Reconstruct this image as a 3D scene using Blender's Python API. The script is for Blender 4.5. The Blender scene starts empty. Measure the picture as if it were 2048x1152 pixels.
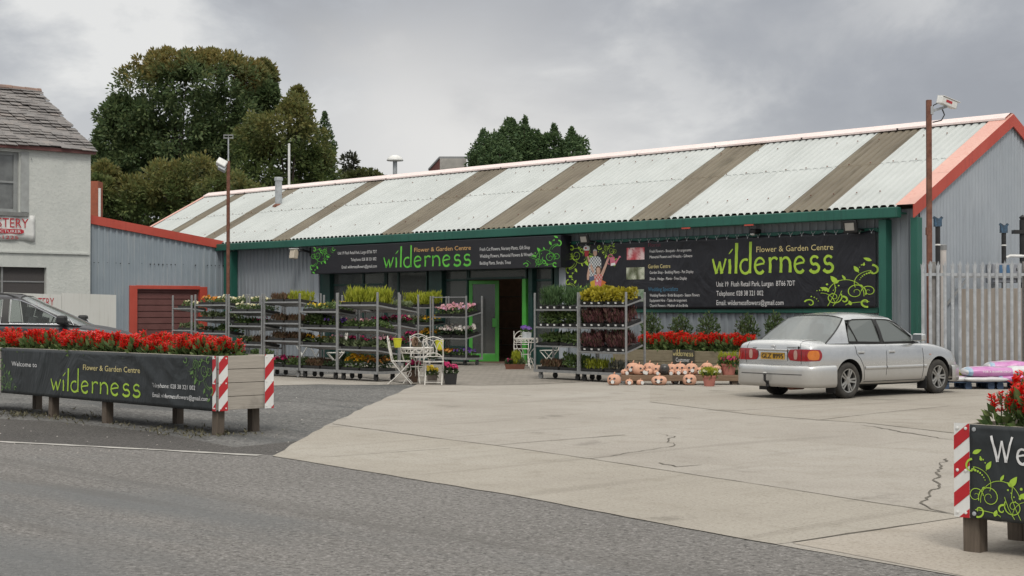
import bpy, bmesh, math, random
from mathutils import Vector, Matrix
from mathutils.bvhtree import BVHTree
rad = math.radians
R = random.Random(11)
sc = bpy.context.scene
col = sc.collection

# ---------------------------------------------------------------- camera
EYE = Vector((0, 0, 1.5))
FPX = 3050.0                      # focal length in pixels of the 2048 px wide photo
YAW, PITCH = rad(136.2), math.atan(41 / FPX)
cam = bpy.data.cameras.new('camera')
cam.sensor_width = 36
cam.lens = FPX / 2048 * 36
cam.clip_start, cam.clip_end = 0.1, 6000
cam_o = bpy.data.objects.new('camera', cam)
cam_o.location = EYE
cam_o.rotation_euler = (math.pi / 2 + PITCH, 0, YAW - math.pi / 2)
col.objects.link(cam_o)
sc.camera = cam_o
FW = Vector((math.cos(YAW), math.sin(YAW), 0))
RT = Vector((math.sin(YAW), -math.cos(YAW), 0))

def ray(u, v):
    xc, yc = (u - 1024) / FPX, (576 - v) / FPX
    cp, sp = math.cos(PITCH), math.sin(PITCH)
    return RT * xc + FW * (cp - yc * sp) + Vector((0, 0, sp + yc * cp))
def PG(u, v, z=0.0):              # photo pixel -> point on the level z
    d = ray(u, v); return EYE + d * ((z - EYE.z) / d.z)
def PY(u, v, Y):                  # photo pixel -> point on the plane y = Y
    d = ray(u, v); return EYE + d * (Y / d.y)
def PX(u, v, X):
    d = ray(u, v); return EYE + d * (X / d.x)
def PD(u, v, D):                  # photo pixel -> point at depth D
    d = ray(u, v); return EYE + d * (D / d.dot(FW))

# ---------------------------------------------------------------- sky, sun, exposure
SUN_EL, SUN_AZ = rad(50), rad(322)          # behind the camera, high, veiled by cloud
world = bpy.data.worlds.new('World'); sc.world = world
world.use_nodes = True
nt = world.node_tree; nt.nodes.clear()
def nn(t, typ, **kw):
    n = t.nodes.new(typ)
    for k, v in kw.items(): setattr(n, k, v)
    return n
def wire(t, a, b): t.links.new(a, b)
def math_n(t, op, a, b=None, clamp=False):
    n = nn(t, 'ShaderNodeMath', operation=op, use_clamp=clamp)
    for i, x in enumerate((a, b)):
        if x is None: continue
        if isinstance(x, (int, float)): n.inputs[i].default_value = x
        else: wire(t, x, n.inputs[i])
    return n.outputs[0]
def ramp_n(t, fac, stops, interp='LINEAR'):
    n = nn(t, 'ShaderNodeValToRGB'); cr = n.color_ramp; cr.interpolation = interp
    while len(cr.elements) < len(stops): cr.elements.new(0.5)
    for e, (p, c) in zip(cr.elements, stops):
        e.position = p; e.color = (*c, 1) if len(c) == 3 else c
    if fac is not None: wire(t, fac, n.inputs[0])
    return n
def mix_n(t, fac, a, b, mode='MIX'):
    n = nn(t, 'ShaderNodeMix', data_type='RGBA', blend_type=mode)
    for s, x in ((n.inputs[0], fac), (n.inputs[6], a), (n.inputs[7], b)):
        if isinstance(x, (int, float)): s.default_value = x
        elif isinstance(x, (tuple, list)): s.default_value = (*x, 1) if len(x) == 3 else x
        else: wire(t, x, s)
    return n.outputs[2]
def map_range(t, val, a, b, c=0.0, d=1.0, smooth=True):
    n = nn(t, 'ShaderNodeMapRange', interpolation_type='SMOOTHSTEP' if smooth else 'LINEAR')
    wire(t, val, n.inputs[0])
    for i, x in zip((1, 2, 3, 4), (a, b, c, d)): n.inputs[i].default_value = x
    return n.outputs[0]
def noise_n(t, vec, scale, detail=4, rough=.55, dist=0, dims='3D'):
    n = nn(t, 'ShaderNodeTexNoise', noise_dimensions=dims)
    n.inputs['Scale'].default_value = scale; n.inputs['Detail'].default_value = detail
    n.inputs['Roughness'].default_value = rough; n.inputs['Distortion'].default_value = dist
    if vec is not None: wire(t, vec, n.inputs['Vector'])
    return n.outputs['Fac']

tc = nn(nt, 'ShaderNodeTexCoord').outputs['Generated']
mp = nn(nt, 'ShaderNodeMapping'); mp.inputs['Scale'].default_value = (1, 1, 1.9)
mp.inputs['Location'].default_value = (0.35, 0.1, 0.0)
wire(nt, tc, mp.inputs[0])
sep = nn(nt, 'ShaderNodeSeparateXYZ'); wire(nt, tc, sep.inputs[0])
n1 = noise_n(nt, mp.outputs[0], 6.2, 9, .56, .25)
n2 = noise_n(nt, mp.outputs[0], 2.3, 3, .5, .2)
clv = math_n(nt, 'ADD', math_n(nt, 'MULTIPLY', n1, .68), math_n(nt, 'MULTIPLY', n2, .32))
cloud = ramp_n(nt, clv, [(.40, (.33, .345, .375)), (.455, (.415, .43, .46)), (.505, (.50, .515, .54)), (.55, (.63, .64, .65)), (.60, (.80, .80, .79))]).outputs[0]
def toward(u, v, lo, hi):         # how near a direction is to a break in the cloud
    d = ray(u, v).normalized()
    dp = nn(nt, 'ShaderNodeVectorMath', operation='DISTANCE')
    sc_ = nn(nt, 'ShaderNodeVectorMath', operation='MULTIPLY'); wire(nt, tc, sc_.inputs[0]); sc_.inputs[1].default_value = (1, 1, 1.9)
    wire(nt, sc_.outputs[0], dp.inputs[0]); dp.inputs[1].default_value = (d.x, d.y, d.z * 1.9)
    wob = math_n(nt, 'ADD', dp.outputs['Value'], math_n(nt, 'MULTIPLY', math_n(nt, 'SUBTRACT', n1, .5), .34))
    return map_range(nt, wob, hi, lo)
cloud = mix_n(nt, math_n(nt, 'MULTIPLY', toward(1000, 320, .02, .24), .9), cloud, (.84, .825, .80))
cloud = mix_n(nt, math_n(nt, 'MULTIPLY', toward(60, 420, .02, .20), .55), cloud, (.74, .745, .745))
cloud = mix_n(nt, math_n(nt, 'MULTIPLY', toward(1600, 70, .03, .28), .75), cloud, (.36, .375, .41))
lift = map_range(nt, sep.outputs[2], .22, .75, 1.0, 2.35)
cm = nn(nt, 'ShaderNodeVectorMath', operation='SCALE'); wire(nt, cloud, cm.inputs[0]); wire(nt, lift, cm.inputs['Scale'])
sky = nn(nt, 'ShaderNodeTexSky', sky_type='NISHITA', sun_disc=False, sun_elevation=SUN_EL, sun_rotation=math.pi / 2 - SUN_AZ)
skm = nn(nt, 'ShaderNodeVectorMath', operation='SCALE'); wire(nt, sky.outputs[0], skm.inputs[0]); skm.inputs['Scale'].default_value = .08
warm = mix_n(nt, map_range(nt, sep.outputs[2], .2, .6), (1, 1, 1), (1.04, 1.0, .925))
skc = mix_n(nt, .95, skm.outputs[0], mix_n(nt, 1.0, cm.outputs[0], warm, 'MULTIPLY'))
bg = nn(nt, 'ShaderNodeBackground'); wire(nt, skc, bg.inputs[0]); bg.inputs[1].default_value = 1.0
wo = nn(nt, 'ShaderNodeOutputWorld'); wire(nt, bg.outputs[0], wo.inputs[0])

sun = bpy.data.lights.new('sun', 'SUN'); sun.energy = 1.5; sun.angle = rad(14); sun.color = (1, .95, .86)
sun_o = bpy.data.objects.new('sun', sun); col.objects.link(sun_o)
sd = Vector((math.cos(SUN_AZ) * math.cos(SUN_EL), math.sin(SUN_AZ) * math.cos(SUN_EL), math.sin(SUN_EL)))
sun_o.rotation_euler = (-sd).to_track_quat('-Z', 'Y').to_euler()
sun_o.location = (0, 0, 40)
vs = sc.view_settings
vs.view_transform, vs.look, vs.exposure, vs.gamma = 'Standard', 'None', 0.0, 1.0
sc.render.engine = 'CYCLES'
sc.cycles.max_bounces = 6; sc.cycles.transparent_max_bounces = 12
sc.cycles.use_denoising = True

# ---------------------------------------------------------------- mesh helpers
class MB:
    def __init__(s): s.v, s.f, s.m = [], [], []
    def add(s, vs, fs, mi=0):
        o = len(s.v); s.v += [tuple(p) for p in vs]
        s.f += [tuple(o + i for i in f) for f in fs]; s.m += [mi] * len(fs)
    def poly(s, pts, mi=0): s.add(pts, [range(len(pts))], mi)
    def box(s, a, b, mi=0):
        x0, x1 = sorted((a[0], b[0])); y0, y1 = sorted((a[1], b[1])); z0, z1 = sorted((a[2], b[2]))
        s.add([(x0, y0, z0), (x1, y0, z0), (x1, y1, z0), (x0, y1, z0), (x0, y0, z1), (x1, y0, z1), (x1, y1, z1), (x0, y1, z1)],
              [(0, 3, 2, 1), (4, 5, 6, 7), (0, 1, 5, 4), (1, 2, 6, 5), (2, 3, 7, 6), (3, 0, 4, 7)], mi)
    def obox(s, M, h, mi=0):
        c = [M @ Vector((x * h[0], y * h[1], z * h[2])) for z in (-1, 1) for x, y in ((-1, -1), (1, -1), (1, 1), (-1, 1))]
        s.add(c, [(0, 3, 2, 1), (4, 5, 6, 7), (0, 1, 5, 4), (1, 2, 6, 5), (2, 3, 7, 6), (3, 0, 4, 7)], mi)
    def bar(s, p, q, w, t, mi=0, up=(0, 0, 1)):      # rectangular bar from p to q
        p, q = Vector(p), Vector(q); d = (q - p); L = d.length; d.normalize()
        up = Vector(up)
        if abs(d.dot(up)) > .98: up = Vector((0, 1, 0))
        a = d.cross(up).normalized(); b = a.cross(d)
        M = Matrix((a, d, b)).transposed().to_4x4(); M.translation = (p + q) / 2
        s.obox(M, (w / 2, L / 2, t / 2), mi)
    def tube(s, pts, r, n=6, mi=0, closed=False, caps=True):
        pts = [Vector(p) for p in pts]; N = len(pts); rs = r if isinstance(r, (list, tuple)) else [r] * N
        rings, ref = [], None
        for i, p in enumerate(pts):
            if closed: d = pts[(i + 1) % N] - pts[i - 1]
            else: d = pts[min(i + 1, N - 1)] - pts[max(i - 1, 0)]
            d.normalize()
            if ref is None: ref = d.orthogonal().normalized()
            ref = (ref - d * ref.dot(d)).normalized(); b = d.cross(ref)
            rings.append([p + (ref * math.cos(a) + b * math.sin(a)) * rs[i] for a in (2 * math.pi * k / n for k in range(n))])
        fs = []
        M = N if closed else N - 1
        for i in range(M):
            j = (i + 1) % N
            for k in range(n):
                k2 = (k + 1) % n
                fs.append((i * n + k, i * n + k2, j * n + k2, j * n + k))
        if caps and not closed: fs += [tuple(range(n))[::-1], tuple((N - 1) * n + k for k in range(n))]
        s.add([p for r_ in rings for p in r_], fs, mi)
    def lathe(s, prof, c=(0, 0, 0), n=16, mi=0, M=None, squash=None, cap=True):
        vs = []
        for r, z in prof:
            for k in range(n):
                a = 2 * math.pi * k / n
                rr = r * (squash(a) if squash else 1)
                p = Vector((rr * math.cos(a), rr * math.sin(a), z))
                if M is not None: p = M @ p
                vs.append(p + Vector(c))
        fs = []
        for i in range(len(prof) - 1):
            for k in range(n):
                k2 = (k + 1) % n
                fs.append((i * n + k, i * n + k2, (i + 1) * n + k2, (i + 1) * n + k))
        if cap and prof[0][0] > 1e-5: fs.append(tuple(range(n))[::-1])
        if cap and prof[-1][0] > 1e-5: fs.append(tuple((len(prof) - 1) * n + k for k in range(n)))
        s.add(vs, fs, mi)
    def grid(s, pts, mi=0, flip=False):              # rows of points
        r, c = len(pts), len(pts[0]); fs = []
        for i in range(r - 1):
            for j in range(c - 1):
                q = (i * c + j, i * c + j + 1, (i + 1) * c + j + 1, (i + 1) * c + j)
                fs.append(q[::-1] if flip else q)
        s.add([p for row in pts for p in row], fs, mi)
    def ribbon(s, pts, w, tf, mi=0):                 # flat stroke drawn in (x, z), mapped by tf
        pts = [Vector((p[0], p[1])) for p in pts]; N = len(pts)
        ws = w if isinstance(w, (list, tuple)) else [w] * N
        L, Rr = [], []
        for i, p in enumerate(pts):
            d = pts[min(i + 1, N - 1)] - pts[max(i - 1, 0)]
            if d.length < 1e-9: d = Vector((1, 0))
            d.normalize(); n = Vector((-d.y, d.x)) * ws[i] / 2
            L.append(tf(*(p + n))); Rr.append(tf(*(p - n)))
        s.add(L + Rr, [(i, i + 1, N + i + 1, N + i) for i in range(N - 1)], mi)
    def leaf(s, p, d, up, l, w, mi=0):
        d = d.normalized(); sd_ = d.cross(up)
        if sd_.length < 1e-4: sd_ = d.orthogonal()
        sd_.normalize(); m = p + d * (l * .5)
        s.add([p, m + sd_ * (w / 2), p + d * l, m - sd_ * (w / 2)], [(0, 1, 2, 3)], mi)
    def build(s, name, mats, parent=None, smooth=False, world=False, solid=0):
        me = bpy.data.meshes.new(name); me.from_pydata(s.v, [], s.f); me.update()
        mats = mats if isinstance(mats, (list, tuple)) else [mats]
        for m in mats: me.materials.append(m)
        if len(mats) > 1: me.polygons.foreach_set('material_index', s.m)
        if smooth: me.polygons.foreach_set('use_smooth', [True] * len(me.polygons))
        o = bpy.data.objects.new(name, me); col.objects.link(o)
        if world and parent is not None:
            off = Vector((0, 0, 0)); q = parent
            while q is not None: off += q.location; q = q.parent
            me.transform(Matrix.Translation(-off))
        if parent is not None: o.parent = parent
        if solid:
            md = o.modifiers.new('thickness', 'SOLIDIFY'); md.thickness = solid; md.offset = 0
        return o

def tag(o, label=None, cat=None, group=None, kind=None):
    for k, v in (('label', label), ('category', cat), ('group', group), ('kind', kind)):
        if v: o[k] = v
    return o
def thing(name, label, cat, loc=(0, 0, 0), rotz=0.0, group=None):
    o = bpy.data.objects.new(name, None); col.objects.link(o)
    o.empty_display_size = .2
    o.location = loc; o.rotation_euler = (0, 0, rotz)
    return tag(o, label, cat, group)
def copy_tree(o, parent=None):
    c = o.copy(); col.objects.link(c)
    if parent is not None: c.parent = parent
    for ch in list(o.children): copy_tree(ch, c)
    return c
def shade_auto(o, ang=35):
    me = o.data
    me.polygons.foreach_set('use_smooth', [True] * len(me.polygons))
    bm = bmesh.new(); bm.from_mesh(me)
    for e in bm.edges:
        if len(e.link_faces) == 2 and e.calc_face_angle(0) > rad(ang): e.smooth = False
    bm.to_mesh(me); bm.free(); return o
def bevel(o, w=.01, seg=2):
    md = o.modifiers.new('bevel', 'BEVEL'); md.width = w; md.segments = seg; md.limit_method = 'ANGLE'; md.angle_limit = rad(40)
    return o

# ---------------------------------------------------------------- materials
def new_mat(name):
    m = bpy.data.materials.new(name); m.use_nodes = True
    t = m.node_tree; b = t.nodes['Principled BSDF']
    return m, t, b
def bump_n(t, b, h, strength=.3, dist=.01):
    n = nn(t, 'ShaderNodeBump'); n.inputs['Strength'].default_value = strength; n.inputs['Distance'].default_value = dist
    wire(t, h, n.inputs['Height']); wire(t, n.outputs[0], b.inputs['Normal']); return n
def obj_co(t, scale=None):
    c = nn(t, 'ShaderNodeTexCoord').outputs['Object']
    if scale is None: return c
    m = nn(t, 'ShaderNodeMapping'); m.inputs['Scale'].default_value = scale; wire(t, c, m.inputs[0]); return m.outputs[0]
def pm(name, c1, c2=None, scale=6, rough=.6, metal=0, bump=0, bscale=None, stretch=None, lo=.35, hi=.65, coat=0, spec=.5, detail=5):
    m, t, b = new_mat(name)
    b.inputs['Roughness'].default_value = rough; b.inputs['Metallic'].default_value = metal
    b.inputs['Coat Weight'].default_value = coat; b.inputs['Specular IOR Level'].default_value = spec
    co = obj_co(t, stretch)
    if c2 is None: c2 = tuple(x * .82 for x in c1)
    f = noise_n(t, co, scale, detail, .6)
    wire(t, ramp_n(t, f, [(lo, c1), (hi, c2)]).outputs[0], b.inputs['Base Color'])
    if bump: bump_n(t, b, noise_n(t, co, bscale or scale * 3, 4, .6), bump, .01)
    return m
def leaf_mat(name, cols, rough=.55, trans=.25):
    m, t, b = new_mat(name)
    g = nn(t, 'ShaderNodeNewGeometry')
    n = len(cols)
    rp = ramp_n(t, g.outputs['Random Per Island'], [(i / max(1, n - 1), c) for i, c in enumerate(cols)])
    wire(t, rp.outputs[0], b.inputs['Base Color']); b.inputs['Roughness'].default_value = rough
    b.inputs['Specular IOR Level'].default_value = .25
    tr = nn(t, 'ShaderNodeBsdfTranslucent'); wire(t, rp.outputs[0], tr.inputs[0])
    mx = nn(t, 'ShaderNodeMixShader'); mx.inputs[0].default_value = trans
    wire(t, b.outputs[0], mx.inputs[1]); wire(t, tr.outputs[0], mx.inputs[2])
    wire(t, mx.outputs[0], t.nodes['Material Output'].inputs[0]); return m
def glass_mat(name, tint, clear=.35, rough=.05):
    m, t, b = new_mat(name)
    b.inputs['Base Color'].default_value = (*tint, 1); b.inputs['Roughness'].default_value = rough
    b.inputs['Specular IOR Level'].default_value = .8
    tr = nn(t, 'ShaderNodeBsdfTransparent'); tr.inputs[0].default_value = (.8, .85, .84, 1)
    fr = nn(t, 'ShaderNodeLayerWeight'); fr.inputs[0].default_value = .35
    f = math_n(t, 'MULTIPLY', math_n(t, 'SUBTRACT', 1.0, fr.outputs['Fresnel'], True), clear)
    mx = nn(t, 'ShaderNodeMixShader'); wire(t, f, mx.inputs[0])
    wire(t, b.outputs[0], mx.inputs[1]); wire(t, tr.outputs[0], mx.inputs[2])
    wire(t, mx.outputs[0], t.nodes['Material Output'].inputs[0]); return m

def concrete_mat(name='yard_concrete', tint=(1, 1, 1)):
    m, t, b = new_mat(name); co = obj_co(t)
    big = noise_n(t, co, .35, 5, .6, .6); mid = noise_n(t, co, 2.2, 5, .65); fine = noise_n(t, co, 38, 3, .7)
    st = noise_n(t, obj_co(t, (.5, 3.0, 1)), .8, 4, .6, .5)
    c = ramp_n(t, big, [(.3, (.315, .288, .253)), (.5, (.36, .332, .293)), (.7, (.39, .365, .328))]).outputs[0]
    c = mix_n(t, math_n(t, 'MULTIPLY', map_range(t, mid, .5, .74), .5), c, (.25, .225, .185))
    pat = noise_n(t, co, 9, 5, .7); c = mix_n(t, math_n(t, 'MULTIPLY', map_range(t, pat, .55, .72), .35), c, (.20, .18, .145))
    trk = noise_n(t, obj_co(t, (2.2, .16, 1)), 1.1, 4, .6, .4); c = mix_n(t, math_n(t, 'MULTIPLY', map_range(t, trk, .54, .7), .30), c, (.19, .17, .145))
    oil = noise_n(t, obj_co(t, (1, 1, 1)), .9, 4, .6, .3); c = mix_n(t, math_n(t, 'MULTIPLY', map_range(t, oil, .60, .71), .5), c, (.15, .135, .115))
    c = mix_n(t, math_n(t, 'MULTIPLY', map_range(t, st, .56, .74), .28), c, (.25, .225, .185))
    c = mix_n(t, math_n(t, 'MULTIPLY', map_range(t, fine, .52, .72), .6), c, (.135, .12, .10))
    c = mix_n(t, math_n(t, 'MULTIPLY', map_range(t, fine, .46, .28), .45), c, (.52, .49, .43))
    vo = nn(t, 'ShaderNodeTexVoronoi'); vo.inputs['Scale'].default_value = 3.1; wire(t, co, vo.inputs['Vector'])
    spk = math_n(t, 'MULTIPLY', map_range(t, vo.outputs['Distance'], .07, .03), map_range(t, mid, .44, .6))
    c = mix_n(t, math_n(t, 'MULTIPLY', spk, .5), c, (.11, .10, .085))
    c = mix_n(t, 1.0, c, tint, 'MULTIPLY')
    wire(t, c, b.inputs['Base Color']); b.inputs['Roughness'].default_value = .88; b.inputs['Specular IOR Level'].default_value = .3
    bump_n(t, b, math_n(t, 'ADD', fine, math_n(t, 'MULTIPLY', mid, .6)), .55, .012); return m
def asphalt_mat(name, dark, light, speck, grain=70, patch=None):
    m, t, b = new_mat(name); co = obj_co(t)
    big = noise_n(t, co, .45, 5, .6, .4)
    vo = nn(t, 'ShaderNodeTexVoronoi'); vo.inputs['Scale'].default_value = grain; wire(t, co, vo.inputs['Vector'])
    fine = noise_n(t, co, grain * .36, 4, .75)
    c = ramp_n(t, big, [(.33, dark), (.66, light)]).outputs[0]
    c = mix_n(t, map_range(t, fine, .5, .66), c, tuple(x * .46 for x in dark))
    c = mix_n(t, math_n(t, 'MULTIPLY', map_range(t, fine, .46, .30), .75), c, speck)
    sv = nn(t, 'ShaderNodeSeparateColor'); wire(t, vo.outputs['Color'], sv.inputs[0])
    c = mix_n(t, math_n(t, 'MULTIPLY', map_range(t, sv.outputs[0], .82, .95), .6), c, speck)
    if patch:
        pn = noise_n(t, obj_co(t, (.25, 1, 1)), .6, 3, .5)
        c = mix_n(t, math_n(t, 'MULTIPLY', map_range(t, pn, .5, .68), .75), c, patch)
        tk = noise_n(t, obj_co(t, (.12, 2.2, 1)), .9, 4, .6, .3); c = mix_n(t, math_n(t, 'MULTIPLY', map_range(t, tk, .52, .68), .4), c, tuple(x * .72 for x in dark))
    wire(t, c, b.inputs['Base Color']); b.inputs['Roughness'].default_value = .9; b.inputs['Specular IOR Level'].default_value = .3
    bump_n(t, b, math_n(t, 'ADD', fine, math_n(t, 'MULTIPLY', vo.outputs['Distance'], .7)), .9, .02); return m
def cladding_mat(name, c1, c2, streak, rough=.5, metal=.0, run=(6, 6, .35), amt=.6):
    m, t, b = new_mat(name); co = obj_co(t)
    f = noise_n(t, co, .7, 4, .6); s_ = noise_n(t, obj_co(t, run), 2.0, 4, .65); g = noise_n(t, co, 22, 3, .6)
    c = ramp_n(t, f, [(.35, c1), (.65, c2)]).outputs[0]
    c = mix_n(t, math_n(t, 'MULTIPLY', map_range(t, s_, .5, .72), amt), c, streak)
    c = mix_n(t, math_n(t, 'MULTIPLY', map_range(t, g, .64, .78), .14), c, tuple(x * .6 for x in streak))
    wire(t, c, b.inputs['Base Color']); b.inputs['Roughness'].default_value = rough; b.inputs['Metallic'].default_value = metal
    return m
def render_wall_mat():
    m, t, b = new_mat('painted_render'); co = obj_co(t)
    f = noise_n(t, co, .9, 5, .65, .3); st = noise_n(t, obj_co(t, (2, 2, .5)), 2.2, 5, .7); g = noise_n(t, co, 9, 5, .7)
    c = ramp_n(t, f, [(.33, (.52, .54, .515)), (.6, (.60, .615, .585)), (.72, (.55, .565, .54))]).outputs[0]
    c = mix_n(t, math_n(t, 'MULTIPLY', map_range(t, st, .55, .72), .5), c, (.62, .62, .59))
    c = mix_n(t, math_n(t, 'MULTIPLY', map_range(t, g, .55, .74), .4), c, (.31, .32, .30))
    wire(t, c, b.inputs['Base Color']); b.inputs['Roughness'].default_value = .9
    bump_n(t, b, g, .7, .03); return m
def wood_mat(name, c1, c2, axis=0, rough=.8, scale=3.0):
    m, t, b = new_mat(name)
    s_ = [14, 14, 14]; s_[axis] = .8
    co = obj_co(t, s_); f = noise_n(t, co, scale, 5, .65, 1.2); g = noise_n(t, obj_co(t), 2.3, 4, .6)
    c = ramp_n(t, f, [(.3, c1), (.7, c2)]).outputs[0]
    c = mix_n(t, math_n(t, 'MULTIPLY', map_range(t, g, .52, .7), .5), c, tuple(x * .55 for x in c1))
    wire(t, c, b.inputs['Base Color']); b.inputs['Roughness'].default_value = rough
    bump_n(t, b, f, .4, .01); return m
def slate_mat():
    m, t, b = new_mat('weathered_slate'); g = nn(t, 'ShaderNodeNewGeometry')
    c = ramp_n(t, g.outputs['Random Per Island'], [(0, (.145, .135, .132)), (.3, (.19, .178, .172)), (.6, (.22, .207, .20)), (.85, (.165, .157, .153)), (1, (.25, .225, .21))]).outputs[0]
    f = noise_n(t, obj_co(t), 5, 5, .7)
    c = mix_n(t, math_n(t, 'MULTIPLY', map_range(t, f, .52, .70), .5), c, (.31, .26, .235))
    wire(t, c, b.inputs['Base Color']); b.inputs['Roughness'].default_value = .85
    bump_n(t, b, f, .5, .02); return m
def banner_mat(name, base):
    m, t, b = new_mat(name)
    f = noise_n(t, obj_co(t, (1, 1, 1)), 1.4, 3, .5, 1.5)
    wire(t, ramp_n(t, f, [(.35, base), (.65, tuple(x * 1.35 for x in base))]).outputs[0], b.inputs['Base Color'])
    b.inputs['Roughness'].default_value = .42; b.inputs['Specular IOR Level'].default_value = .45
    w = noise_n(t, obj_co(t, (1.2, 1, .8)), 1.1, 3, .5, 2.2)
    bump_n(t, b, w, .6, .07); return m

M = {}
M['concrete'] = concrete_mat(); M['concrete_a'] = concrete_mat('front_slab', (.985, .98, .955)); M['concrete_b'] = concrete_mat('corner_slab', (1.06, 1.03, 1.0)); M['concrete_c'] = concrete_mat('far_slab', (.93, .92, .90))
M['road'] = asphalt_mat('road_asphalt', (.178, .169, .159), (.215, .205, .194), (.37, .355, .34), 62, (.15, .156, .159))
M['side_asphalt'] = asphalt_mat('yard_asphalt', (.115, .114, .110), (.172, .168, .162), (.34, .335, .32), 40, (.075, .08, .082))
M['path'] = asphalt_mat('pavement_asphalt', (.085, .080, .076), (.115, .108, .102), (.2, .19, .18), 80)
M['joint'] = pm('joint_dirt', (.085, .075, .06), (.14, .125, .10), 9, .95)
M['kerb'] = pm('kerb_concrete', (.50, .48, .45), (.34, .33, .30), 5, .9)
M['pavers'] = None
M['soil'] = pm('soil', (.055, .045, .032), (.10, .09, .06), 14, .95, bump=.6)
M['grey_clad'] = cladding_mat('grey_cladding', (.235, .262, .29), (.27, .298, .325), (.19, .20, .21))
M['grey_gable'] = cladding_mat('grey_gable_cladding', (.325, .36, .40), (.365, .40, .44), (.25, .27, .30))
M['shed_clad'] = cladding_mat('blue_grey_cladding', (.26, .305, .345), (.30, .345, .385), (.37, .395, .41))
M['roof_white'] = cladding_mat('white_roof_sheet', (.46, .487, .475), (.525, .553, .54), (.30, .31, .28), .5, run=(1.6, .22, .22), amt=.22)
M['roof_brown'] = cladding_mat('weathered_rooflight', (.215, .185, .14), (.285, .25, .19), (.12, .105, .075), .7, run=(1.8, .3, .3), amt=.8)
M['red'] = cladding_mat('red_trim', (.45, .062, .040), (.50, .085, .058), (.37, .06, .042), .5)
M['red_faded'] = cladding_mat('faded_red_flashing', (.66, .35, .29), (.70, .41, .34), (.58, .25, .19), .5)
M['ridge_pink'] = cladding_mat('faded_pink_ridge', (.80, .66, .63), (.84, .73, .70), (.74, .54, .50), .5)
M['teal'] = cladding_mat('dark_green_steel', (.018, .105, .078), (.022, .125, .092), (.015, .075, .058), .45)
M['teal_dark'] = pm('dark_teal_frame', (.012, .05, .042), (.009, .036, .032), 3, .45)
M['bright_green'] = pm('bright_green_frame', (.085, .40, .065), (.07, .35, .055), 3, .35)
M['rust'] = pm('rusty_steel', (.12, .045, .028), (.20, .085, .055), 9, .8, bump=.3)
M['galv'] = pm('galvanised_steel', (.33, .335, .335), (.25, .255, .26), 12, .5, .35)
M['galv_pale'] = pm('pale_galvanised_steel', (.45, .475, .495), (.32, .335, .35), 7, .6, .15)
M['white_metal'] = pm('white_painted_metal', (.70, .68, .64), (.58, .55, .50), 8, .5)
M['white'] = pm('white_plastic', (.78, .78, .76), (.68, .68, .66), 5, .4)
M['black'] = pm('black_plastic', (.014, .014, .015), (.022, .022, .023), 6, .5)
M['dark'] = pm('dark_interior', (.03, .024, .02), (.018, .015, .013), 3, .8)
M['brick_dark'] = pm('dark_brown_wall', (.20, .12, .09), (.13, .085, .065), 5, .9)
M['glass_dark'] = glass_mat('shop_glass', (.13, .14, .135), .45, .06)
M['banner'] = banner_mat('black_banner_vinyl', (.0125, .013, .0175))
M['banner_grey'] = banner_mat('dark_grey_banner_vinyl', (.022, .026, .028))
M['fascia'] = pm('black_sign_panel', (.012, .0125, .018), (.016, .016, .022), 2, .35)
M['print_lime'] = pm('lime_print', (.42, .62, .06), (.33, .52, .05), 3, .5)
M['print_green'] = pm('green_print', (.10, .50, .05), (.16, .58, .07), 3, .45)
M['print_cream'] = pm('cream_print', (.72, .62, .30), (.64, .54, .24), 2, .5)
M['print_orange'] = pm('orange_print', (.72, .45, .19), (.66, .38, .14), 2, .5)
M['print_white'] = pm('white_print', (.76, .76, .76), (.68, .68, .68), 3, .5)
M['print_red'] = pm('red_print', (.50, .03, .045), (.42, .03, .04), 3, .5)
M['print_pink'] = pm('pink_print', (.50, .11, .17), (.62, .2, .28), 9, .5)
M['print_blue'] = pm('blue_print', (.06, .19, .30), (.05, .16, .26), 3, .5)
M['print_skin'] = pm('skin_print', (.55, .36, .28), (.48, .30, .23), 6, .5)
M['print_maroon'] = pm('maroon_print', (.15, .03, .05), (.11, .025, .04), 6, .5)
M['plank'] = wood_mat('weathered_plank', (.33, .30, .26), (.43, .39, .34), 1)
M['plank_x'] = wood_mat('weathered_plank_long', (.31, .285, .245), (.41, .375, .325), 0)
M['sleeper'] = wood_mat('mossy_sleeper', (.17, .14, .09), (.255, .22, .15), 0)
M['bench'] = wood_mat('brown_plank', (.15, .095, .06), (.23, .155, .10), 0)
M['post_wood'] = wood_mat('timber_post', (.075, .058, .043), (.14, .11, .085), 2)
M['stripe_red'] = pm('reflective_red', (.50, .02, .028), (.43, .018, .025), 5, .35)
M['terracotta'] = pm('terracotta', (.58, .31, .205), (.66, .39, .28), 7, .75, bump=.15)
M['pot_pink'] = pm('pinkish_terracotta_pot', (.36, .125, .10), (.42, .165, .13), 5, .7)
M['tray'] = pm('black_tray', (.012, .012, .013), (.02, .019, .018), 8, .55)
M['render'] = render_wall_mat()
M['slate'] = slate_mat()
M['maroon'] = pm('maroon_shutter', (.135, .055, .05), (.165, .07, .064), 3, .7)
M['white_board'] = cladding_mat('white_boarding', (.62, .62, .585), (.66, .66, .63), (.50, .49, .45), .6)
M['bark'] = wood_mat('bark', (.06, .045, .035), (.11, .085, .065), 2)
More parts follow.
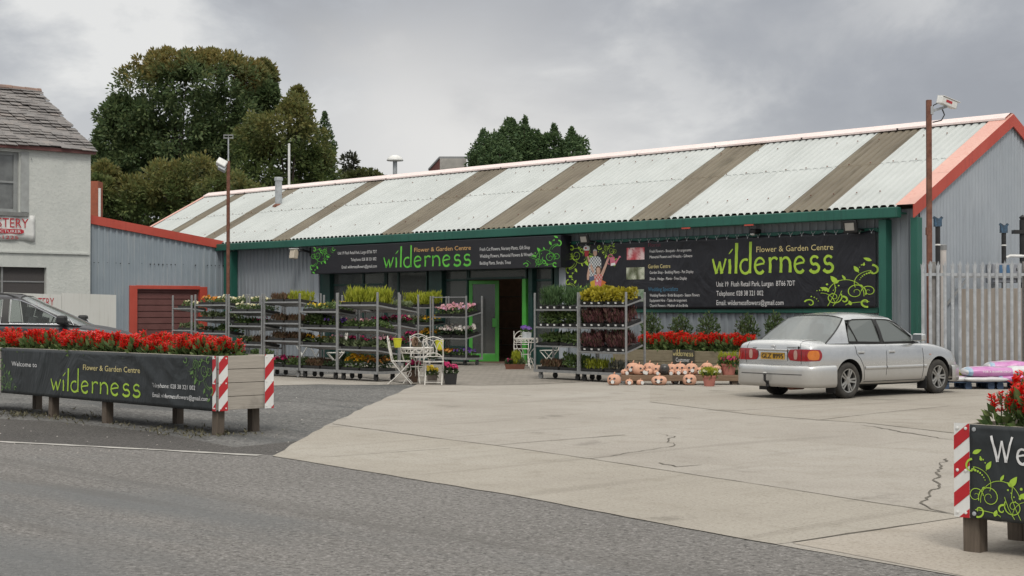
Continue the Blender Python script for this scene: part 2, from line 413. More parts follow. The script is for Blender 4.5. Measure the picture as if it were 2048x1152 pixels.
# ================================================================ ground and paving
def jag(pts, step=.5, amp=.03, rng=R):
    out = []
    for a, b in zip(pts, pts[1:]):
        a, b = Vector(a), Vector(b); n = max(1, int((b - a).length / step)); d = (b - a).normalized()
        nrm = Vector((-d.y, d.x, 0))
        out += [a + (b - a) * (i / n) + (nrm * rng.uniform(-amp, amp) if 0 < i else Vector()) for i in range(n)]
    return out + [Vector(pts[-1])]
def sheet(name, pts, z, m):
    b = MB(); b.poly([(p[0], p[1], z) for p in pts])
    return tag(b.build(name, m), kind='structure')
def px(*uv): return [PG(u, v) for u, v in uv]
b = MB(); b.poly([(2500 * math.cos(a), 2500 * math.sin(a), -.012) for a in (2 * math.pi * k / 48 for k in range(48))])
tag(b.build('ground', M['side_asphalt']), kind='structure')
edgeL = px((0, 883), (545, 912))
edgeR = px((545, 912), (1050, 995), (1500, 1080), (1900, 1149))
extL = edgeL[0] + (edgeL[0] - edgeL[1]) * 6
extR = edgeR[-1] + (edgeR[-1] - edgeR[-2]) * 6
edgeRj = jag(edgeR, .22, .012); edgeLj = jag(edgeL, .4, .012)
road_edge = [extL] + edgeLj + edgeRj[1:] + [extR]
sheet('road', [(60, -25), (60, 5.2)] + [(p.x, p.y + .12) for p in road_edge[::-1] if p.x < 60] + [(-140, -25)], -.004, M['road'])
left_edge = jag(px((545, 912), (600, 880), (665, 845), (750, 805), (835, 768)), .5, .025)
yard = left_edge + px((1075, 769), (1190, 763)) + [(-20.4, 28.6, 0), (-17.2, 28.7, 0), (-17.2, 46, 0), (45, 46, 0), (45, 4.6, 0)]
yard += [extR] + edgeRj[::-1][:-1]
sheet('concrete_yard', yard, 0, M['concrete'])
walk = [extL] + edgeLj + px((600, 880), (470, 893), (300, 862), (120, 842), (0, 836)); walk.append(walk[-1] + (walk[-1] - walk[-2]) * 6)
sheet('pavement', walk, -.008, M['path'])
sheet('concrete_apron', jag(px((500, 750), (500, 772), (640, 768), (760, 769), (835, 767), (850, 752), (700, 748)), .6, .12), -.006, M['concrete'])
J1 = px((665, 848), (900, 880), (990, 891), (1180, 918), (1500, 967), (1850, 1021), (1935, 1034))
sheet('concrete_slab', [p for p in left_edge if p.y < PG(668, 846).y] + J1[1:] + [PG(1585, 1085)] + [p for p in edgeRj[::-1] if p.x < PG(1585, 1085).x], .002, M['concrete_a'])
sheet('concrete_slab', [PG(1585, 1087), PG(2070, 1013), PG(2300, 1010), PG(2300, 1230), PG(1900, 1147)], .0025, M['concrete_b'])
sheet('concrete_slab', px((1300, 804), (1500, 829), (1640, 840.5), (1730, 846), (1905, 866), (2060, 884), (2300, 915), (2300, 800), (1900, 778), (1500, 775), (1300, 776)), .0015, M['concrete_c'])
def strip(name, uv, w, m, z=.004, amp=.0, rng=R, taper=False):
    pts = jag(px(*uv), .10 if 'crack' in name else .22, amp, rng) if amp else jag(px(*uv), .5, 0)
    b = MB(); n = len(pts)
    ws = [.72 * w * ((.25 + .75 * math.sin(math.pi * (i + .5) / n)) if taper else 1) * (rng.uniform(.5, 1.35) if amp else rng.uniform(.8, 1.2)) for i in range(n)]
    b.ribbon([(p.x, p.y) for p in pts], ws, lambda x, y: (x, y, z))
    return tag(b.build(name, m), kind='structure')
kl = [p + Vector((0, 0, 0)) for p in edgeL]
strip('kerb_edge', [(-120, 877), (0, 883.5), (300, 899), (520, 911)], .13, M['kerb'], .003, .012)
strip('concrete_joint', [(665, 848), (900, 880), (990, 891), (1180, 918), (1500, 967), (1850, 1021), (2060, 1053)], .028, M['joint'], .004, .008)
strip('concrete_joint', [(1585, 1085), (1700, 1067), (1850, 1046), (2060, 1014)], .026, M['joint'], .004, .006)
strip('concrete_joint', [(990, 891), (1050, 885.5), (1160, 877), (1250, 870)], .026, M['joint'], .0045, .012)
strip('concrete_joint', [(1300, 804), (1500, 829), (1640, 840.5), (1730, 846), (1905, 866), (2060, 884)], .022, M['joint'], .004, .008)
strip('concrete_joint', [(1640, 840), (1760, 826), (1900, 812)], .02, M['joint'], .0045, .008)
strip('concrete_joint', [(812, 780), (930, 784), (1060, 791)], .02, M['joint'], .004, .008)
strip('concrete_crack', [(1180, 918), (1230, 911), (1290, 901), (1338, 894.5), (1350, 890)], .022, M['joint'], .005, .025)
strip('concrete_crack', [(1350, 890), (1347, 887), (1334, 885), (1338, 881), (1336, 878), (1350, 873), (1335, 872), (1326, 869), (1308, 867)], .022, M['joint'], .005, .03, taper=True)
strip('concrete_crack', [(1893, 918), (1880, 930), (1884, 938), (1871, 945), (1880, 952), (1869, 958), (1872, 964), (1880, 969), (1876, 978), (1858, 986), (1852, 996), (1844, 1003), (1850, 1011), (1862, 1019), (1880, 1023), (1908, 1029)], .026, M['joint'], .005, .03)
strip('concrete_crack', [(1318, 926), (1327, 929), (1345, 931), (1352, 934), (1380, 932), (1404, 930)], .035, M['joint'], .005, .02, taper=True)
strip('concrete_crack', [(1720, 850), (1760, 856), (1800, 864), (1910, 881)], .05, M['joint'], .0035, .03, taper=True)
strip('concrete_crack', [(640, 915), (760, 907), (900, 897)], .016, M['joint'], .004, .01)
# block paving in front of the shop door
m, t, bs = new_mat('block_pavers'); co = obj_co(t)
br = nn(t, 'ShaderNodeTexBrick'); wire(t, co, br.inputs[0]); br.inputs['Scale'].default_value = 1
br.inputs['Brick Width'].default_value = .21; br.inputs['Row Height'].default_value = .105; br.inputs['Mortar Size'].default_value = .006
br.inputs['Color1'].default_value = (.26, .235, .20, 1); br.inputs['Color2'].default_value = (.20, .18, .155, 1); br.inputs['Mortar'].default_value = (.10, .09, .075, 1)
f = noise_n(t, co, 1.3, 4, .6)
wire(t, mix_n(t, math_n(t, 'MULTIPLY', map_range(t, f, .45, .7), .6), br.outputs[0], (.30, .27, .235)), bs.inputs['Base Color']); bs.inputs['Roughness'].default_value = .85
M['pavers'] = m
sheet('block_paving', jag(px((828, 768.5), (950, 771), (1075, 769), (1190, 763)), .6, .03) + [Vector((-20.4, 28.7, 0)), Vector((-37, 28.7, 0)), PG(700, 751)], .004, M['pavers'])
0 and sheet('verge', jag(px((-150, 822), (0, 832), (160, 846), (320, 866), (430, 884), (540, 872), (560, 850), (400, 838), (200, 818), (-150, 800)), .5, .12), -.002, M['path'])
b = MB(); rr = random.Random(3)                                     # weeds and grit under the planter
for i in range(480):
    x, y = rr.uniform(-21, -15.2), 9.95 + abs(rr.gauss(0, .35)) * rr.choice((1, -.6))
    if rr.random() < .45 + .4 * math.sin(x * 1.3): continue
    for k in range(3):
        b.leaf(Vector((x, y, 0)), Vector((rr.uniform(-1, 1), rr.uniform(-1, 1), rr.uniform(.15, .8))), Vector((0, 0, 1)), rr.uniform(.03, .08), .018)
tag(b.build('weeds', leaf_mat('dry_weeds', [(.12, .11, .065), (.17, .155, .10), (.08, .08, .045)])), kind='stuff', label='dry weeds growing on the ground under the left planter box', cat='weeds')
b = MB()
for i in range(130):                                                # loose chippings on the yard edge
    p = PG(rr.uniform(0, 760), rr.uniform(770, 915)); s_ = rr.uniform(.005, .013)
    b.lathe([(s_, 0), (s_ * .7, s_ * .6), (0, s_ * .9)], (p.x, p.y, -.004), 5)
tag(b.build('loose_grit', pm('pale_grit', (.42, .40, .37), (.26, .24, .22), 3, .9)), kind='stuff', label='loose pale chippings scattered over the dark yard asphalt', cat='grit')

# ================================================================ garden centre building
X0, X1, YF, YR = -50.7, -17.3, 28.5, 32.4
YE, ZE, ZR = 28.25, 3.64, 5.86
def roof_z(y): return ZE + (ZR - ZE) * (1 - abs(y - YR) / (YR - YE))
shop = thing('garden_centre', 'long grey corrugated shop building with striped white and brown roof and red trim', 'building', (X1, YF, 0))
def corr(mb, along, a0, a1, fixed, z0, z1, period, depth, out, trap=True):
    """upright corrugated sheet; along 0: runs in x at y=fixed, 1: runs in y at x=fixed"""
    prof = ([(0, 0), (.52, 0), (.60, 1), (.92, 1)] if trap else [(k / 6, .5 + .5 * math.cos(2 * math.pi * k / 6)) for k in range(6)])
    n = max(1, round((a1 - a0) / period)); per = (a1 - a0) / n; rows = [[], []]
    for i in range(n + 1):
        for q, h in prof:
            a = a0 + (i + q) * per
            if a > a1 + 1e-6: break
            f = fixed + out * depth * h
            for j, z in enumerate((z0, z1)):
                zz = z(a) if callable(z) else z
                rows[j].append((a, f, zz) if along == 0 else (f, a, zz))
    mb.grid(rows)
def fx(u, Y, v=600): return PY(u, v, Y).x
XL, XR = fx(636, 28.45), fx(1121, 28.45)
wl = MB()
corr(wl, 0, -43.6, XL, YF, 0, 3.62, .21, .032, -1)
corr(wl, 0, XR, X1, YF, 0, 3.62, .21, .032, -1)
corr(wl, 0, XL, XR, YF, 2.6, 3.62, .21, .032, -1)
wl.build('front_wall', M['grey_clad'], shop, world=True)
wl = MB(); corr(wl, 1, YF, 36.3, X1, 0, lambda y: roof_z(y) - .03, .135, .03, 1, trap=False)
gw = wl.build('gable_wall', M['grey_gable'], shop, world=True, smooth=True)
wl = MB(); wl.box((X0, 36.3, 0), (X1 - .02, 36.42, 3.6)); wl.poly([(X0, YF, 0), (X0, 36.3, 0), (X0, 36.3, 3.6), (X0, YR, ZR - .05), (X0, YF, 3.6)])
wl.box((X0, YF + .02, 0), (-43.65, YF + .1, 3.6)); wl.build('rear_wall', M['grey_clad'], shop, world=True)
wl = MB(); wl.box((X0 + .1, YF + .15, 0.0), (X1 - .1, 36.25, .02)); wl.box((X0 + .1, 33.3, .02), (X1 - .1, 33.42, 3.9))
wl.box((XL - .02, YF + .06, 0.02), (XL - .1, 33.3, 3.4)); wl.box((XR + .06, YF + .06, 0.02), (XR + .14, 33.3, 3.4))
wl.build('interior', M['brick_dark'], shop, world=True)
rf = thing('roof', None, None); rf.parent = shop
tl_ = M['roof_brown'].node_tree; tr_ = nn(tl_, 'ShaderNodeBsdfTranslucent'); tr_.inputs[0].default_value = (.75, .66, .5, 1); mx_ = nn(tl_, 'ShaderNodeMixShader'); mx_.inputs[0].default_value = .32
wire(tl_, tl_.nodes['Principled BSDF'].outputs[0], mx_.inputs[1]); wire(tl_, tr_.outputs[0], mx_.inputs[2]); wire(tl_, mx_.outputs[0], tl_.nodes['Material Output'].inputs[0])   # rooflights let daylight into the shop
bands = [(-48.55, -47.75), (-45.3, -44.4), (-40.55, -39.6), (-35.0, -33.65), (-30.75, -29.4), (-25.25, -23.95), (-20.6, -19.4)]
def roof_sheet(a0, a1, dz=0.0):
    mb = MB(); n = int(round((a1 - a0) / .2)) * 8; rng = random.Random(int(a0 * 100))
    for ya, yb, up in ((YE, 30.45, .012), (30.35, YR, 0.0)):
        rows = [[], []]
        for i in range(n + 1):
            x = a0 + (a1 - a0) * i / n; w = .02 - .064 * max(0, math.cos(2 * math.pi * (x - X0) / .2)) ** 2
            for j, y in enumerate((ya, yb)): rows[j].append((x, y, roof_z(y) + .05 + w + dz + (.010 - .010 * j if up == 0 else .0)))
        mb.grid(rows)
    return mb
xs = X0
for a, c in bands + [(-17.63, None)]:
    o = roof_sheet(xs, a).build('roof_sheet', M['roof_white'], rf, smooth=True, world=True)
    if c is not None:
        tag(roof_sheet(a, c, -.006).build('rooflight_strip', M['roof_brown'], rf, smooth=True, world=True), 'weathered brown rooflight strip')
        xs = c
mb = MB(); mb.grid([[(X0, YR, ZR + .04), (X1, YR, ZR + .04)], [(X0, 36.5, 3.66), (X1, 36.5, 3.66)]]); mb.build('rear_slope', M['roof_white'], rf, world=True)
mb = MB()
for k in range(12):                                                 # ridge capping in overlapping lengths
    a, c = X0 + (X1 - X0) * k / 12, X0 + (X1 - X0) * (k + 1) / 12 + .05; h = .002 * (k % 2)
    mb.grid([[(a, YR - .30, ZR - .06 + h), (c, YR - .30, ZR - .06 + h)], [(a, YR - .3, ZR - .015 + h), (c, YR - .3, ZR - .015 + h)], [(a, YR - .06, ZR + .115 + h), (c, YR - .06, ZR + .115 + h)],
             [(a, YR + .06, ZR + .115 + h), (c, YR + .06, ZR + .115 + h)], [(a, YR + .3, ZR - .02 + h), (c, YR + .3, ZR - .02 + h)]])
mb.build('ridge_cap', M['ridge_pink'], rf, world=True)
for xa, xb, side in ((-17.66, -17.2, 1), (X0 - .12, X0 + .1, -1)):
    for y0, y1 in ((YE - .08, YR), (36.55, YR)):
        seg = 3; mb = MB(); mv = MB()
        for k in range(seg):
            ya, yb = y0 + (y1 - y0) * k / seg, y0 + (y1 - y0) * (k + 1) / seg; e = .002 * (k % 2)
            mb.grid([[(xa, ya, roof_z(ya) + .095 + e), (xb, ya, roof_z(ya) + .095 + e)], [(xa, yb, roof_z(yb) + .095 + e), (xb, yb, roof_z(yb) + .095 + e)]])
            xf = xb if side > 0 else xa
            za, zb = roof_z(ya), roof_z(yb)
            q = [(xf, ya, za + .095), (xf, yb, zb + .095), (xf, yb, zb - .19), (xf, ya, za - .19)]
            q2 = [(x - .035 * side, y, z) for x, y, z in q]
            mv.add(q + q2, [(0, 1, 2, 3), (7, 6, 5, 4), (3, 2, 6, 7), (0, 3, 7, 4)])
        mb.build('verge_flashing', M['red_faded'], rf, world=True)
        mv.build('verge_board', M['red'], rf, world=True)
mb = MB(); rng = random.Random(8)
for y in (28.9, 30.4, 31.7):
    x = X0 + .4
    while x < -18.1:
        if rng.random() < .8: mb.lathe([(.02, 0), (.015, .02), (0, .028)], (x, y + rng.uniform(-.02, .02), roof_z(y) + .072), 5)
        x += .6
mb.build('roof_fixing', M['rust'], rf, world=True)
mb = MB(); mb.box((-43.6, 28.06, 3.42), (-17.55, 28.24, 3.645)); mb.box((-43.6, 28.24, 3.50), (-17.55, 28.46, 3.54))
bevel(mb.build('gutter', M['teal'], shop, world=True), .02)
mb = MB()
for u in (1372, 1498): x = fx(u, 28.05); mb.box((x - .13, 28.045, 3.392), (x + .13, 28.058, 3.425))
mb.build('gutter_patch', M['red'], shop, world=True)
def box_part(name, u0, u1, ya, yb, z0, z1, m, bw=.012):
    mb = MB(); mb.box((fx(u0, ya), ya, z0), (fx(u1, ya), yb, z1)); return bevel(mb.build(name, m, shop, world=True), bw)
box_part('steel_column', 1757, 1772, 28.22, 28.46, 0, 3.40, M['teal'])
box_part('steel_column', 1821, 1835, 28.26, 28.46, 0, 3.42, M['teal'])
box_part('steel_column', 447, 462, 28.2, 28.46, 0, 3.40, M['teal'])
box_part('cladding_rail', 1131, 1756, 28.40, 28.46, 1.40, 1.52, M['teal'])
box_part('cladding_rail', 1131, 1756, 28.40, 28.46, 3.15, 3.24, M['teal'])
mb = MB(); mb.tube([PY(467, 500, 28.42), PY(467, 660, 28.42)], .035, 8); mb.build('drain_pipe', M['white'], shop, world=True)
# shopfront
YS = 28.62
box_part('front_column', 637, 659, 28.44, 28.7, 0, 2.62, M['teal_dark'])
box_part('front_column', 857, 883, 28.44, 28.7, 0, 2.62, M['teal_dark'])
box_part('front_column', 1056, 1064, 28.44, 28.7, 0, 2.62, M['teal_dark'])
box_part('front_column', 1108, 1117, 28.40, 28.7, 0, 2.62, M['teal_dark'])
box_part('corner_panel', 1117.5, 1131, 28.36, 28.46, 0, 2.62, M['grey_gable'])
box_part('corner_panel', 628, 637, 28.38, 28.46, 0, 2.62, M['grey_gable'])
def window(u0, u1, z0, z1, mull=(), trans=None, base=True):
    w = thing('shop_window', None, None); w.parent = shop
    xa, xb = fx(u0, YS), fx(u1, YS); fr = .05
    mb = MB()
    mb.box((xa, YS - .04, z0), (xa + fr, YS + .04, z1)); mb.box((xb - fr, YS - .04, z0), (xb, YS + .04, z1))
    mb.box((xa + fr, YS - .042, z1 - fr), (xb - fr, YS + .042, z1)); mb.box((xa + fr, YS - .042, z0), (xb - fr, YS + .042, z0 + fr))
    for u in mull: x = fx(u, YS); mb.box((x - .035, YS - .045, z0 + fr), (x + .035, YS + .045, z1 - fr))
    if trans: mb.box((xa + fr, YS - .048, trans - .03), (xb - fr, YS + .048, trans + .03))
    mb.build('frame', M['teal_dark'], w, world=True)
    g = MB(); g.box((xa + fr, YS - .006, z0 + fr), (xb - fr, YS + .006, z1 - fr)); g.build('pane', M['glass_dark'], w, world=True)
    if base and z0 > .2:
        g = MB(); g.box((xa, YS - .05, 0), (xb, YS + .05, z0 - .003)); g.build('stall_riser', M['teal_dark'], w, world=True)
window(660, 772, .5, 2.6, (728,), 2.22)
window(773, 856, .5, 2.6, (798,), None)
window(884, 937, .4, 2.6, (), 2.3)
window(938, 1055, 2.3, 2.6, (), None, False)
window(1065, 1107, .5, 2.6, (), 2.25)
mb = MB(); mb.box((fx(1047.5, YS), YS - .07, 0), (fx(1055, YS), YS + .07, 2.3)); bevel(mb.build('door_jamb', M['bright_green'], shop, world=True), .01)
mb = MB(); mb.box((fx(938, YS), YS - .05, 2.30), (fx(1047, YS), YS + .05, 2.36)); mb.build('door_head', M['teal_dark'], shop, world=True)
# open glazed door leaf (hinged at its left edge, swung inwards)
dr = thing('door', 'bright green glazed door standing open', None, Vector((fx(938, YS), YS, 0)) - shop.location, YAW - math.pi / 2); dr.parent = shop
mb = MB(); W_, H_ = .84, 2.28
mb.box((0, -.03, .02), (.10, .03, H_)); mb.box((W_ - .11, -.03, .02), (W_, .03, H_)); mb.box((.10, -.028, H_ - .10), (W_ - .11, .028, H_)); mb.box((.10, -.028, .02), (W_ - .11, .028, .24))
bevel(mb.build('door_frame', M['bright_green'], dr), .008)
mb = MB(); mb.box((.10, -.006, .24), (W_ - .11, .006, H_ - .10)); mb.build('pane', M['glass_dark'], dr)
mb = MB(); mb.box((W_ - .19, -.06, .98), (W_ - .05, -.031, 1.22)); bevel(mb.build('handle', M['bright_green'], dr), .01)
# things faintly seen inside the doorway
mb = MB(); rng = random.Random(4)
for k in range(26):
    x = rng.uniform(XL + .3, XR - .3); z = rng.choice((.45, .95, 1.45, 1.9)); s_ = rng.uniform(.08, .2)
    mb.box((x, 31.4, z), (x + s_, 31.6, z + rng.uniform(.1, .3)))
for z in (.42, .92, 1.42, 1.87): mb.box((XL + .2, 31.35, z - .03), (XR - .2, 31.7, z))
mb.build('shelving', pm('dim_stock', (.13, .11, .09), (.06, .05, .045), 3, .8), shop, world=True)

def at_root(name, label, cat, p, group=None, rotz=0): return thing(name, label, cat, p, rotz, group)
# flue, mast, fixtures -------------------------------------------------
p = PY(557, 410, 30.9); r_ = at_root('flue_pipe', 'pale metal flue pipe standing on the white roof', 'flue', (p.x, 30.9, roof_z(30.9)))
mb = MB(); mb.lathe([(.12, -.05), (.12, .9), (.15, .9), (.15, 1.0), (.13, 1.02)], (0, 0, 0), 12); mb.build('pipe', M['galv_pale'], r_, smooth=False)
mb = MB(); mb.lathe([(.24, -.14), (.2, .03), (.125, .09)], (0, 0, .0), 12); mb.build('flashing', M['rust'], r_)
p = PD(578, 380, 66); r_ = at_root('flagpole', 'plain white pole rising behind the shop roof against the trees', 'pole', (p.x, p.y, 0))
mb = MB(); mb.tube([(0, 0, 0), (0, 0, PD(578, 290, 66).z)], [.07, .05], 8); mb.build('pole', M['white'], r_)
mb = MB(); mb.lathe([(.06, 0), (.07, .03), (0, .07)], (0, 0, PD(578, 290, 66).z), 8); mb.build('cap', M['white'], r_)
D = 70; p = PD(790, 350, D); zt = PD(790, 310, D).z
r_ = at_root('lamp_column', 'white mushroom shaped lamp column beyond the roof ridge', 'street lamp', (p.x, p.y, 0))
mb = MB(); mb.tube([(0, 0, 0), (0, 0, zt - 1.3), (0, 0, zt - 1.25), (0, 0, zt - .28)], [.14, .14, .1, .1], 10); mb.build('column', M['galv_pale'], r_)
mb = MB(); mb.lathe([(.09, zt - .30), (.38, zt - .27), (.385, zt - .23), (.31, zt - .11), (.16, zt - .02), (0, zt)], (0, 0, 0), 24); mb.build('lamp_shade', M['white'], r_, smooth=True)
D = 74; a, c2, e = PD(850, 320, D), PD(880, 318, D), PD(931, 316, D)
r_ = at_root('plant_room', 'small red and grey clad rooftop tower far behind the shop', 'building', (c2.x, c2.y, 0))
zt = PD(880, 317, D).z; hx = PD(931, 317, D) - PD(878, 317, D); wv = Vector((hx.x, hx.y, 0)); bk = Vector((-wv.y, wv.x, 0)).normalized() * 3
rl = (PD(850, 330, D) - PD(878, 330, D)); lv = Vector((rl.x, rl.y, 0)) * 1.0 + FW * 2.6
mb = MB(); z0, z1 = 0, zt
mb.add([(0, 0, z0), lv + Vector((0, 0, z0)), lv + Vector((0, 0, z1 - .35)), (0, 0, z1)], [(0, 1, 2, 3)]); mb.build('side_wall', pm('dull_red_cladding', (.21, .055, .04), (.17, .045, .035), 4, .7), r_)
mb = MB()
n = 26
for k in range(n):
    q0, q1 = wv * (k / n), wv * ((k + .55) / n); o_ = -bk.normalized() * .05
    mb.add([q0 + o_, q1 + o_, q1 + o_ + Vector((0, 0, z1)), q0 + o_ + Vector((0, 0, z1))], [(0, 1, 2, 3)])
mb.add([Vector(), wv, wv + Vector((0, 0, z1)), Vector((0, 0, z1))], [(0, 1, 2, 3)])
mb.add([wv, wv + lv, wv + lv + Vector((0, 0, z1 - .35)), wv + Vector((0, 0, z1))], [(0, 1, 2, 3)])
mb.build('front_wall', pm('pale_cladding', (.47, .45, .42), (.38, .365, .34), 4, .7), r_)
mb = MB(); q = [Vector((0, 0, z1)) - wv * .03, wv * 1.03 + Vector((0, 0, z1)), wv * 1.03 + lv + Vector((0, 0, z1 - .35)), lv - wv * .03 + Vector((0, 0, z1 - .35))]
q2 = [p_ + Vector((0, 0, .1)) for p_ in q]; mb.add(q + q2, [(3, 2, 1, 0), (4, 5, 6, 7), (0, 1, 5, 4), (1, 2, 6, 5), (2, 3, 7, 6), (3, 0, 4, 7)]); mb.build('roof', M['galv'], r_)

# ================================================================ grey side shed with red barge board
XS = -43.6
shed = thing('side_shed', 'blue grey corrugated lean-to shed with red sloping barge board beside white house', 'shed', (XS, 28.4, 0))
def shed_z(y): return 3.68 + (28.4 - y) * .137
mb = MB()
dY0, dY1 = PX(271, 600, XS).y, PX(399, 600, XS).y; dz = PX(330, 573, XS).z
corr(mb, 1, 23.2, dY0, XS, 0, shed_z, .215, .035, 1); corr(mb, 1, dY1, 28.42, XS, 0, shed_z, .215, .035, 1)
corr(mb, 1, dY0, dY1, XS, dz, shed_z, .215, .035, 1)
mb.build('end_wall', M['shed_clad'], shed, world=True)
mb = MB(); mb.grid([[(XS - 7, 19, shed_z(19)), (XS, 19, shed_z(19))], [(XS - 7, 28.4, shed_z(28.4)), (XS, 28.4, shed_z(28.4))]])
mb.box((XS - 7, 19, 0), (XS - .1, 19.1, shed_z(19) - .05)); mb.build('roof', M['roof_white'], shed, world=True)
mb = MB(); xa, xb = XS - .05, XS + .1
mb.add([(xa, 22, shed_z(22) - .2), (xb, 22, shed_z(22) - .2), (xb, 28.46, shed_z(28.46) - .2), (xa, 28.46, shed_z(28.46) - .2),
        (xa, 22, shed_z(22) + .07), (xb, 22, shed_z(22) + .07), (xb, 28.46, shed_z(28.46) + .07), (xa, 28.46, shed_z(28.46) + .07)],
       [(0, 3, 2, 1), (4, 5, 6, 7), (0, 1, 5, 4), (1, 2, 6, 5), (2, 3, 7, 6), (3, 0, 4, 7)])
mb.build('barge_board', M['red'], shed, world=True)
mb = MB()
for k in range(34):
    y = 23.3 + k * .153
    if R.random() < .7: mb.box((XS + .035, y, 2.92 + R.uniform(-.02, .02)), (XS + .05, y + .03, 2.95))
mb.build('fixing', M['black'], shed, world=True)
j0, j1 = PX(257, 600, XS).y, PX(412, 600, XS).y
mb = MB(); mb.box((XS - .05, j0, 0), (XS + .09, dY0 + .02, dz + .02)); mb.box((XS - .05, dY1 - .02, 0), (XS + .09, j1, dz + .0)); mb.box((XS - .04, dY0 + .02, dz - .09), (XS + .07, dY1 - .02, dz + .03))
bevel(mb.build('door_surround', M['red'], shed, world=True), .01)
mb = MB(); z = 0.02
while z < dz - .12:
    mb.box((XS - .12, dY0 + .021, z), (XS - .06, dY1 - .021, min(z + .175, dz - .1))); mb.box((XS - .13, dY0 + .022, z + .175), (XS - .1, dY1 - .022, z + .2)); z += .2
mb.build('slatted_door', M['maroon'], shed, world=True)

# ================================================================ white rendered house on the left
XH, YH = -43.2, 23.3
house = thing('rendered_house', 'old pale rendered house with brown slate roof at the left edge', 'house', (XH, YH, 0))
ze, zr_, xr_ = 6.42, 8.62, -46.75
mb = MB(); W0 = [PX(-60, 360, XH), PX(40, 360, XH)]; wy0, wy1 = PX(-70, 360, XH).y, PX(39, 360, XH).y
wz0, wz1 = PX(20, 424, XH).z, PX(20, 303, XH).z
gy0, gy1 = PX(-70, 560, XH).y, PX(93, 560, XH).y; gz0, gz1 = PX(40, 592, XH).z, PX(40, 534, XH).z
ys = [9, gy0, wy0, wy1, gy1, YH]; ys = sorted(ys)
def hole(y, z): return (wy0 - 1e-4 < y < wy1 and wz0 < z < wz1) or (gy0 - 1e-4 < y < gy1 and gz0 < z < gz1)
zs = sorted([0, gz0, gz1, wz0, wz1, ze])
for ya, yb in zip(ys, ys[1:]):
    for za, zb in zip(zs, zs[1:]):
        if hole((ya + yb) / 2, (za + zb) / 2): continue
        mb.add([(XH, ya, za), (XH, yb, za), (XH, yb, zb), (XH, ya, zb)], [(0, 1, 2, 3)])
mb.add([(XH, YH, 0), (XH - 7.1, YH, 0), (XH - 7.1, YH, ze), (xr_, YH, zr_ - .03), (XH, YH, ze)], [(0, 1, 2, 3, 4)])
mb.add([(XH, 9, 0), (XH - 7.1, 9, 0), (XH - 7.1, 9, ze), (xr_, 9, zr_ - .03), (XH, 9, ze)], [(4, 3, 2, 1, 0)])
mb.add([(XH - 7.1, 9, 0), (XH - 7.1, YH, 0), (XH - 7.1, YH, ze), (XH - 7.1, 9, ze)], [(3, 2, 1, 0)])
mb.build('wall', M['render'], house, world=True)
mb = MB()
for ya, yb, za, zb in ((wy0, wy1, wz0, wz1), (gy0, gy1, gz0, gz1)):
    mb.add([(XH, ya, za), (XH, yb, za), (XH, yb, zb), (XH, ya, zb), (XH - .2, ya, za), (XH - .2, yb, za), (XH - .2, yb, zb), (XH - .2, ya, zb)], [(0, 1, 5, 4), (1, 2, 6, 5), (2, 3, 7, 6), (3, 0, 4, 7)])
mb.build('window_reveal', M['render'], house, world=True)
wn = thing('window', 'tall grey sash window upstairs', None); wn.parent = house
mb = MB(); x0 = XH - .17
for ya, yb, za, zb in ((wy0, wy0 + .09, wz0, wz1), (wy1 - .14, wy1, wz0, wz1), (wy0, wy1 - .14, wz1 - .1, wz1), (wy0, wy1 - .14, wz0, wz0 + .1), (wy0, wy1 - .14, (wz0 + wz1) / 2 - .03, (wz0 + wz1) / 2 + .03), ((wy0 + wy1) / 2 - .1, (wy0 + wy1) / 2 - .05, wz0 + .1, wz1 - .1)):
    mb.box((x0, ya + .001, za + .001), (x0 + .07, yb - .001, zb - .001))
mb.build('frame', pm('weathered_grey_paint', (.30, .31, .31), (.24, .25, .25), 5, .7), wn, world=True)
mb = MB(); mb.box((x0 + .02, wy0 + .05, wz0 + .05), (x0 + .03, wy1 - .1, wz1 - .05)); mb.build('pane', pm('dull_pane', (.19, .2, .2), (.13, .135, .135), 2.5, .12), wn, world=True)
mb = MB(); mb.box((XH - .1, wy0 - .1, wz0 - .12), (XH + .12, wy1 + .25, wz0 - .002)); mb.build('sill', pm('grey_sill', (.22, .225, .22), None, 6, .8), wn, world=True)
mb = MB(); mb.box((XH + .002, wy1 + .03, wz0 + .02), (XH + .03, PX(57, 360, XH).y, wz1 + .02)); mb.box((XH + .03, wy1 + .35, wz1 - .2), (XH + .06, PX(62, 360, XH).y, wz1 - .14))
mb.build('shutter', pm('grey_shutter', (.37, .385, .38), (.31, .32, .315), 6, .8), wn, world=True)
wn = thing('window', 'low wide window behind dark mesh', None); wn.parent = house
mb = MB(); mb.box((x0, gy0, gz0), (x0 + .03, gy1, gz1)); mb.build('mesh_guard', pm('dark_mesh', (.075, .068, .068), (.055, .05, .05), 60, .8), wn, world=True)
mb = MB(); y = PX(7, 560, XH).y; mb.box((x0 + .035, y - .03, gz0), (x0 + .07, y + .03, gz1)); mb.box((x0 + .035, gy0, (gz0 + gz1) / 2 - .02), (x0 + .05, gy1, (gz0 + gz1) / 2 + .02)); mb.build('frame', M['galv'], wn, world=True)
mb = MB(); zc = PX(90, 505, XH).z; mb.box((XH + .0, 9.2, zc - .035), (XH + .055, YH - .05, zc + .02)); mb.build('string_course', M['render'], house, world=True)
mb = MB(); mb.box((XH + .02, 9, ze - .14), (XH + .16, YH + .1, ze - .03)); mb.build('gutter', M['maroon'], house, world=True)
rh = thing('roof', None, None); rh.parent = house
mb = MB(); rng = random.Random(21)
sl = Vector((xr_ - (XH + .22), 0, zr_ - ze + .05)); nrow = 24; nrm = Vector((-sl.z, 0, sl.x)); nrm = Vector((sl.z, 0, -sl.x)).normalized()
